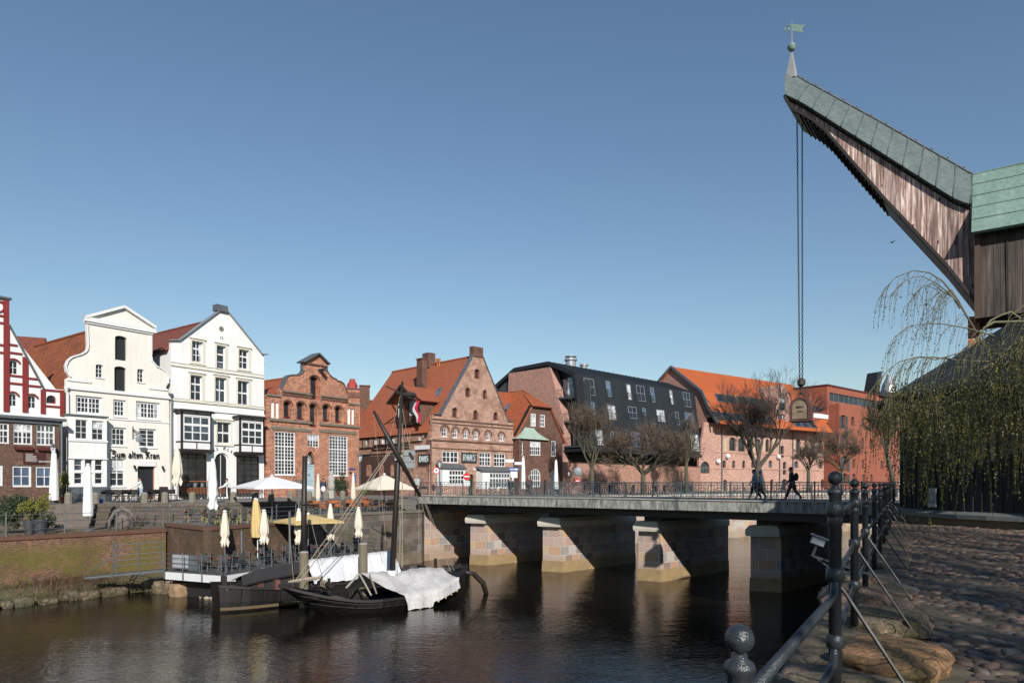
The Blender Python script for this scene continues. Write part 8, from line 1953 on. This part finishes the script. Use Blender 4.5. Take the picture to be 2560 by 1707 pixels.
# rows of folded orange chairs before the house with dark bays
def folded(label, group):
    root = thing('folding_chair', label, 'chair', None, group)
    mb = MB()
    for k in range(5): mb.box(-.21,.0+.015*k,.45+k*.11,.21,.025+.015*k,.54+k*.11)
    part('slats', mb, ORANGEW, root)
    for s_ in (-.22,.22): part('leg', MB().bar((s_,-.16,0),(s_,.1,1.0),.025,.025), STL, root); part('leg', MB().bar((s_,.18,0),(s_,.0,.55),.025,.025), STL, root)
    return root
fc = folded('orange slatted folding chair in the tight row outside the tall white house', 'folded orange chairs outside the tall white house'); used = [False]
for x0, x1, n in ((458,522,9),(543,560,3),(600,655,8)):
    for i in range(n):
        p = fh.w(fh.m(x0+(x1-x0)*i/(n-1), HY, -1.6)[0], 0, -1.6-.0*i); put(fc, used, Matrix.Translation(p) @ Matrix.Rotation(math.atan2(fh.U.y, fh.U.x)+.5, 4, 'Z'))
# menu boards and sandwich board
for i, px_ in enumerate((470,488,506,524)):
    p = fh.w(fh.m(px_, HY, -.8)[0], 1.0, -.8); o = solo('menu_board', MB().box(-.22,-.03,-.45,.22,.0,.45), simple('chalkboard', (.025,.03,.03), .6), ('leftmost','second','third','rightmost')[i]+' of the four chalk menu boards below the left dark bay', 'menu board', Frame(p, fh.U).M, 'chalk menu boards')
    for k in range(6): part('text_line', MB().box(-.15, -.036, .3-k*.12, -.15+R.uniform(.15,.3), -.031, .33-k*.12), TRIMW, o)
pm_ = fh.w(fh.m(497, HY, -.7)[0], 1.52, -.7); solo('board_rail', MB().box(-1.3,-.03,-.03,1.3,.02,.03).box(-1.28,-.02,-1.5,-1.22,.02,-.035).box(1.22,-.02,-1.5,1.28,.02,-.035), ORANGEW, 'pale wooden rail above the chalk menu boards', 'rail', Frame(pm_, fh.U).M)
p = atD(409, 50, ZS); ab = thing('sandwich_board', 'black A-shaped sandwich board between the two white houses', 'sign', Tv(p, .9))
for s_ in (-1, 1): part('panel', MB().bar((0,.3*s_,0),(0,0,1.1),.6,.04,up=Vector((0,1,0))), BLACK, ab)
solo('bucket', MB().lathe([(.12,0),(.16,.3),(.17,.3),(.15,.28)], n=12), simple('plastic_blue', (.06,.12,.40), .4), 'small blue bucket on the street edge below the white inn', 'bucket', Tv(atD(252,46.9,ZS)))
pf = thing('stone_figure', 'pale weathered stone figure on a pedestal by the climbing shrub', 'sculpture', Tv(atD(828,61.5,ZS)))
PST = simple('sandstone_pale', (.42,.42,.38), .9, var=.25, sc=4, bmp=.4); part('pedestal', MB().box(-.3,-.3,0,.3,.3,.7), PST, pf); part('figure', MB().lathe([(.3,.7),(.33,1.1),(.27,1.5),(.34,1.75),(.22,1.95),(.1,2.0),(.2,2.1),(.2,2.3),(.02,2.4)], n=10, sq=.7), PST, pf, smooth=True)
ms_ = thing('guard_stone', 'low grey guard stone between the stone figure and the pale blue door', 'stone', Tv(atD(748,62,ZS))); part('body', MB().lathe([(.3,0),(.3,1.2),(.22,1.6),(.02,1.7)], n=8), STG, ms_)
# ---------------------------------------------------------------- street lamps and signs
def lamp(label, p, H, col=IRON):
    root = thing('street_lamp', label, 'street lamp', Tv(p), 'lantern street lamps'); part('pole', MB().lathe([(.12,0),(.12,.5),(.06,.7),(.045,H-.75),(.07,H-.72),(.05,H-.68)], n=10), col, root)
    part('lantern', MB().lathe([(.1,H-.68),(.2,H-.2)], n=6), GLASSC, root); part('lamp_cap', MB().lathe([(.26,H-.2),(.24,H-.15),(.08,H-.03),(.02,H+.05)], n=6), col, root)
    mb = MB(); 
    for k in range(6): a = PI/3*k; mb.bar((.1*math.cos(a),.1*math.sin(a),H-.68),(.2*math.cos(a),.2*math.sin(a),H-.2),.02,.02)
    part('lantern_frame', mb, col, root)
for px_, D, yt, lb in ((133,47.8,1110,'lantern lamp rising behind the left white parasol'),(900,59,1134,'lantern lamp at the corner between the brick house and the alley'),(1099,66,1150,'lantern lamp before the left bay of the old brick house'),(1422,80,1175,'dark lantern lamp by the brick boundary wall')):
    lamp(lb, atD(px_, D, ZS), zat(D, yt)-ZS, DARKIRON if px_ > 1400 else IRON)
SR = simple('sign_red', (.50,.02,.025), .4, var=.05); SB = simple('sign_blue', (.03,.10,.32), .4, var=.05); SGR = simple('sign_back_grey', (.22,.25,.26), .5, var=.15)
def disc(r, y, n=20): return MB().tube([(0,y,0),(0,y+.012,0)], r, n)
def signpost(label, px_, D, yt, H=None):
    p = atD(px_, D, ZS); Ht = zat(D, yt)-ZS; root = thing('traffic_sign', label, 'traffic sign', Tv(p), 'traffic signs by the bridge'); part('pole', MB().tube([(0,0,0),(0,0,Ht)], .035, 8), GALV, root); return root, p, Ht
r_, p, H = signpost('red no entry sign with white plate in front of the green door', 1167, 62, 1180)
c = Matrix.Translation(p+Vector((0,0,H-.38))); part('disc', disc(.34,-.06), SR, r_, c); part('bar', MB().box(-.24,-.068,-.05,.24,-.061,.05), TRIMW, r_, c); part('plate', MB().box(-.28,-.06,-.85,.28,-.045,-.42), TRIMW, r_, c)
r_, p, H = signpost('round white prohibition sign with red rim left of the first bay', 1091, 61, 1166)
c = Matrix.Translation(p+Vector((0,0,H-.35))); part('rim', MB().plate(opening(-.32,-.32,.32,.32,.64)[2:]+[(.32*math.cos(t), .32*math.sin(t)) for t in [PI+PI*i/8 for i in range(1, 8)]] if False else [(.32*math.cos(2*PI*i/20), .32*math.sin(2*PI*i/20)) for i in range(20)], [[(.24*math.cos(2*PI*i/20), .24*math.sin(2*PI*i/20)) for i in range(20)]], .015, -.07), SR, r_, c)
part('disc', disc(.30,-.055), TRIMW, r_, c); part('symbol', MB().box(-.12,-.066,-.04,.12,-.06,.03).box(-.05,-.066,.031,.06,-.06,.1), BLACK, r_, c)
r_, p, H = signpost('blue one way arrow sign below white direction signs', 1285, 60, 1140)
c = Matrix.Translation(p+Vector((0,0,H-1.15))); part('one_way_sign', MB().box(-.45,-.06,-.15,.45,-.045,.15), SB, r_, c); part('arrow', MB().plate([(-.36,-.035),(.12,-.035),(.12,-.1),(.38,0),(.12,.1),(.12,.035),(-.36,.035)], (), .006, -.068), TRIMW, r_, c)
part('plate', MB().box(-.3,-.06,-.75,.3,-.045,-.2), TRIMW, r_, c); part('direction_sign', MB().box(-.75,-.06,.62,-.02,-.045,.88), TRIMW, r_, c); part('direction_sign', MB().box(.06,-.06,.40,.78,-.045,.64), TRIMW, r_, c)
r_, p, H = signpost('round grey traffic mirror above a red no entry sign by the boundary wall', 1453, 74, 1168)
c = Matrix.Translation(p+Vector((-.35,0,H-.45))); part('mirror', MB().sphere((0,0,0), .5, 14, 8, (1,.3,1)), SGR, r_, c, smooth=True)
c = Matrix.Translation(p+Vector((-.4,-.05,H-1.45))); part('disc', disc(.28,-.03,16), SR, r_, c); part('bar', MB().box(-.2,-.038,-.04,.2,-.031,.04), TRIMW, r_, c)
r_, p, H = signpost('tall grey-backed direction board beside the cream open parasol', 1024, 56, 1122)
for k in range(3): part('board_panel', MB().box(-.45,-.04,H-.55-k*.5,.45,0,H-.1-k*.5), SGR, r_, Matrix.Translation(p))
r_, p, H = signpost('white sign on a thin pole near the brick house corner', 887, 58.5, 1182); part('sign_plate', MB().box(-.1,-.04,H-1.0,.1,0,H-.1), SB, r_, Matrix.Translation(p))
# name plates on the old brick house
q = fo.rect(4,1133,1272,1203,1288); op_ = solo('street_name_plate', MB().box(q[0],-.05,q[1],q[2],-.012,q[3]), TRIMW, 'white street name plate between the two bays of the old brick house', 'sign', fo.M); text_part('name', 'AM STINTMARKT', (q[3]-q[1])*.62, DARKIRON, op_, fo, (q[0]+q[2])/2, (q[1]+q[3])/2, -.052, .004, sx=.9)
# ---------------------------------------------------------------- bicycles
def bicycle(label, fm_, group=None):
    root = thing('bicycle', label, 'bicycle', None, group)
    for x in (-.52,.52):
        w_ = part('wheel', MB().tube([(x+.33*math.cos(t),0,.34+.33*math.sin(t)) for t in [i*2*PI/16 for i in range(17)]], .018, 5), BLKM, root); mb = MB()
        for k in range(8): a = PI/8*k; mb.bar((x+.32*math.cos(a),0,.34+.32*math.sin(a)),(x-.32*math.cos(a),0,.34-.32*math.sin(a)),.005,.005)
        part('spokes', mb, STL, w_)
    part('frame', MB().tube([(-.52,0,.34),(-.1,0,.3),(.38,0,.78),(.52,0,.34)], .018, 5).tube([(-.1,0,.3),(-.22,0,.82)], .018, 5).tube([(-.2,0,.74),(.36,0,.82)], .016, 5).tube([(-.52,0,.34),(-.2,0,.72)], .012, 5), fm_, root)
    part('saddle', MB().sphere((-.23,0,.88), .1, 8, 5, (1.3,.7,.4)), BLKM, root); part('handlebar', MB().tube([(.36,-.26,1.0),(.42,-.1,1.0),(.38,0,.98),(.42,.1,1.0),(.36,.26,1.0)], .014, 5).tube([(.38,0,.78),(.38,0,.99)], .014, 5), BLKM, root)
    return root
bk = bicycle('dark bicycle parked on the promenade behind the bridge railing', DARKIRON, 'dark bicycles behind the bridge railing'); used = [False]
for px_, D, a in ((1182,57,.3),(1230,58,.5),(1258,59,.2),(1345,62,.8),(1380,63,.4),(1452,66,.6),(1500,68,.9),(1540,69,.5),(1590,71,.7),(1640,73,.6),(1700,75,.8),(1840,84,.6),(1870,84,.5),(1955,88,.6)): put(bk, used, Tv(atD(px_,D,ZS), a))
b_ = bicycle('yellow bicycle parked on the promenade behind the bridge railing', simple('bike_yellow', (.5,.45,.04), .4)); b_.matrix_basis = Tv(atD(1772,78,ZS), .5)
b_ = bicycle('silver grey bicycle leaning by the white inn bay window', STL); b_.matrix_basis = Tv(atD(184,46.8,ZS), .4)
b_ = bicycle('black bicycle parked before the brown brick front', DARKIRON); b_.matrix_basis = Tv(atD(160,46.3,ZS), .9)
for px_, D in ((1215,80),):
    pass
# ---------------------------------------------------------------- people
SKIN = simple('skin', (.45,.26,.19), .6, var=.1); HAIRD = simple('hair_dark', (.02,.015,.012), .8); HAIRG = simple('hair_grey', (.3,.29,.28), .8)
def cloth(name, c): return simple('cloth_'+name, c, .85, var=.2, sc=6)
def person(label, p, rz, H=1.75, pose='stand', top=None, bottom=None, shoes=None, hair=None, hood=False, stride=0.0, arms=0.0, lean=0.0, seed=1, long=False):
    k = H/1.75; top = top or cloth('navy', (.02,.03,.05)); bottom = bottom or cloth('black', (.015,.016,.02)); shoes = shoes or BLKM
    st = stride; J = {'pelvis':(0,0,.95),'belly':(0,lean*.3,1.12),'chest':(0,lean*.7,1.34),'neck':(0,lean*1.0,1.50),'head1':(0,lean*1.05+.01,1.60),'head2':(0,lean*1.1+.02,1.70)}
    V_, E_, Rd, Mt = [], [], [], []
    def add(p_, r_, m_, par=None):
        V_.append(Vector(p_)); Rd.append(r_); Mt.append(m_)
        if par is not None: E_.append((par, len(V_)-1))
        return len(V_)-1
    pe = add(J['pelvis'], .135, 1); be = add(J['belly'], .125, 0, pe); ch = add(J['chest'], .155, 0, be); ne = add(J['neck'], .06, 2, ch); h1 = add(J['head1'], .088, 2, ne); h2 = add(J['head2'], .082, 2, h1)
    no = add((0, J['head1'][1]+.115, 1.615), .014, 2, h1)
    for s_ in (-1, 1):
        f_ = st*s_
        hp = add((.095*s_, 0, .90), .095, 1, pe); kn = add((.10*s_, f_*.45+.03, .50+abs(f_)*.0), .062, 1, hp); an = add((.10*s_, f_*.95-(.12 if f_ < 0 else 0), .09+(.06 if f_ < -.1 else 0)), .042, 1, kn); to = add((.105*s_, f_*.95+.15-(.12 if f_ < 0 else 0), .035+(.0)), .036, 3, an)
        a_ = -f_*.8+arms; sh = add((.19*s_, lean*.8, 1.42), .062, 0, ch); el = add((.25*s_, lean*.8+a_*.28, 1.14), .046, 0, sh); wr_ = add((.24*s_, lean*.8+a_*.62+.06, .93+abs(a_)*.12), .032, 0, el); ha = add((.235*s_, lean*.8+a_*.7+.08, .85+abs(a_)*.14), .03, 2, wr_)
        for q in range(4): add((.235*s_+(q-1.5)*.012, lean*.8+a_*.75+.085, .775+abs(a_)*.15-.008*(q in (1,2))), .0095, 2, ha)
        add((.235*s_-.03*s_, lean*.8+a_*.72+.12, .82+abs(a_)*.14), .0105, 2, ha)
    me = bpy.data.meshes.new('person'); me.from_pydata([v*k for v in V_], E_, []); o = bpy.data.objects.new('tmp', me); COL.objects.link(o)
    sk = o.modifiers.new('s', 'SKIN'); 
    for i, v in enumerate(me.skin_vertices[0].data if me.skin_vertices else []): pass
    if not me.skin_vertices:
        bm = bmesh.new(); bm.from_mesh(me); bm.verts.layers.skin.verify(); bm.to_mesh(me); bm.free()
    for i, v in enumerate(me.skin_vertices[0].data): g_ = 1.5 if Mt[i] in (0,1) else 1.25 if i in (3,4,5) else 1.15; v.radius = (Rd[i]*k*g_, Rd[i]*k*g_*(.74 if i in (0,1,2) else 1)); v.use_root = (i == 0)
    sb_ = o.modifiers.new('u', 'SUBSURF'); sb_.levels = 1; sb_.render_levels = 1
    dg = bpy.context.evaluated_depsgraph_get(); dg.update(); m2 = bpy.data.meshes.new_from_object(o.evaluated_get(dg)); bpy.data.objects.remove(o)
    m2.materials.clear()
    for m_ in (top, bottom, SKIN, shoes): m2.materials.append(m_)
    for pl in m2.polygons:
        c = pl.center/k; best = min(range(len(V_)), key=lambda i: (V_[i]-c).length-Rd[i]*.8); mt_ = Mt[best]
        if mt_ == 0 and c.z < 1.0 and abs(c.x) < .17: mt_ = 1
        if mt_ == 1 and c.z > .98: mt_ = 0
        pl.material_index = mt_; pl.use_smooth = True
    m2.name = 'person'; root = link('person', m2, None, Tv(p, rz)); tag(root, label, 'person')
    hy = J['head2'][1]
    if hood: part('hood', MB().sphere((0,(hy-.03)*k,1.655*k), .125*k, 12, 8, (.95,1.05,1.15)), top, root, smooth=True)
    part('hair', MB().sphere((0,(hy-.025)*k,1.69*k), .103*k, 12, 8, (.92,1.05,.95)), hair or HAIRD, root, smooth=True)
    for s_ in (-1, 1): part('eye', MB().sphere((s_*.032*k,(hy+.082)*k,1.645*k), .011*k, 6, 4), BLKM, root)
    return root
ZB = ZD+.06
gj = cloth('grey_blue', (.26,.34,.40)); 
person('person in a hooded grey blue jacket and dark trousers walking on the bridge', atD(1886, 39.0, ZB), 1.2, 1.72, top=gj, stride=.28, lean=.03, hood=False, hair=HAIRD)
person('person in a pale grey jacket half hidden behind the grey blue hooded walker', atD(1901, 40.2, ZB), 1.25, 1.68, top=cloth('pale_grey', (.45,.48,.50)), stride=-.25, hair=HAIRG)
p_ = atD(1981, 37.8, ZB); person('person in black shirt and trousers striding left on the bridge with a backpack', p_, 1.35, 1.82, top=cloth('black', (.015,.016,.02)), stride=.34, lean=.07, hair=HAIRD)
bpk = thing('backpack', 'black backpack on the shoulders of the striding person on the bridge', 'backpack', Tv(p_, 1.35)); part('bag', MB().sphere((0,-.20,1.3), .17, 12, 8, (.95,.75,1.35)), cloth('black', (0,0,0)), bpk, smooth=True); part('strap', MB().tube([(-.11,-.1,1.5),(-.12,.09,1.45),(-.12,.1,1.25),(-.12,-.08,1.12)], .014, 5), BLKM, bpk); part('strap', MB().tube([(.11,-.1,1.5),(.12,.09,1.45),(.12,.1,1.25),(.12,-.08,1.12)], .014, 5), BLKM, bpk)
person('person in a dark coat standing by the right bay of the old brick house', atD(1277, 57, ZS+.05), 2.6, 1.75, top=cloth('black', (0,0,0)), stride=.1)
person('grey haired person in a brown jacket by the left white parasol', atD(1322, 58, ZS+.1), 3.0, 1.85, top=cloth('brown', (.09,.04,.03)), hair=HAIRG, stride=.08)
person('grey haired person in a pale top at the left end of the bridge railing', atD(1042, 56, ZS+.25), 2.8, 1.75, top=cloth('pale_grey', (0,0,0)), hair=HAIRG)
person('person in a dark jacket and jeans carrying a white bag by the pale blue door', atD(808, 59, ZS), 3.3, 1.75, top=cloth('navy', (.02,.03,.06)), bottom=cloth('jeans', (.05,.08,.14)), stride=.15)
wb = solo('shopping_bag', MB().sphere((0,0,0), .26, 12, 8, (.75,.4,1.0)), TRIMW, 'white bag held by the person by the pale blue door', 'bag', Tv(atD(808,58.6,ZS+.85)), smooth=True)
person('waiter in a white shirt, dark vest and pale apron at the street edge', atD(353, 48.8, ZS), 1.9, 1.78, top=cloth('white', (.7,.7,.7)), bottom=cloth('pale_blue', (.35,.42,.5)), stride=.2, lean=.08, arms=.5)
person('person in a white top leaning over a table by the niche door', atD(573, 56, ZS), 2.2, 1.72, top=cloth('white', (0,0,0)), lean=.18, arms=.8)
# a bird far out over the river
bd = thing('bird', 'tiny dark bird flying in the clear sky left of the crane tower', 'bird', Tv(atD(2230,120,None,606), .5)); part('body', MB().sphere((0,0,0), .16, 8, 6, (2.2,.8,.8)), BLKM, bd); part('wing', MB().add([(-.2,0,0),(.2,0,0),(.05,.9,.25)], [(0,1,2)]), BLKM, bd); part('wing', MB().add([(-.2,0,0),(.2,0,0),(.05,-.9,.25)], [(0,1,2)]), BLKM, bd)
# ---------------------------------------------------------------- one albedo scale for the exposure used
for m in bpy.data.materials:
    if not m.use_nodes: continue
    p = m.node_tree.nodes.get('Principled BSDF')
    if not p: continue
    b_ = p.inputs['Base Color']
    if b_.is_linked: m.node_tree.links.new(mix(m.node_tree, 1.0, b_.links[0].from_socket, (.75,.75,.75), 'MULTIPLY'), b_)
    else: b_.default_value = (*[c*.75 for c in b_.default_value[:3]], 1)
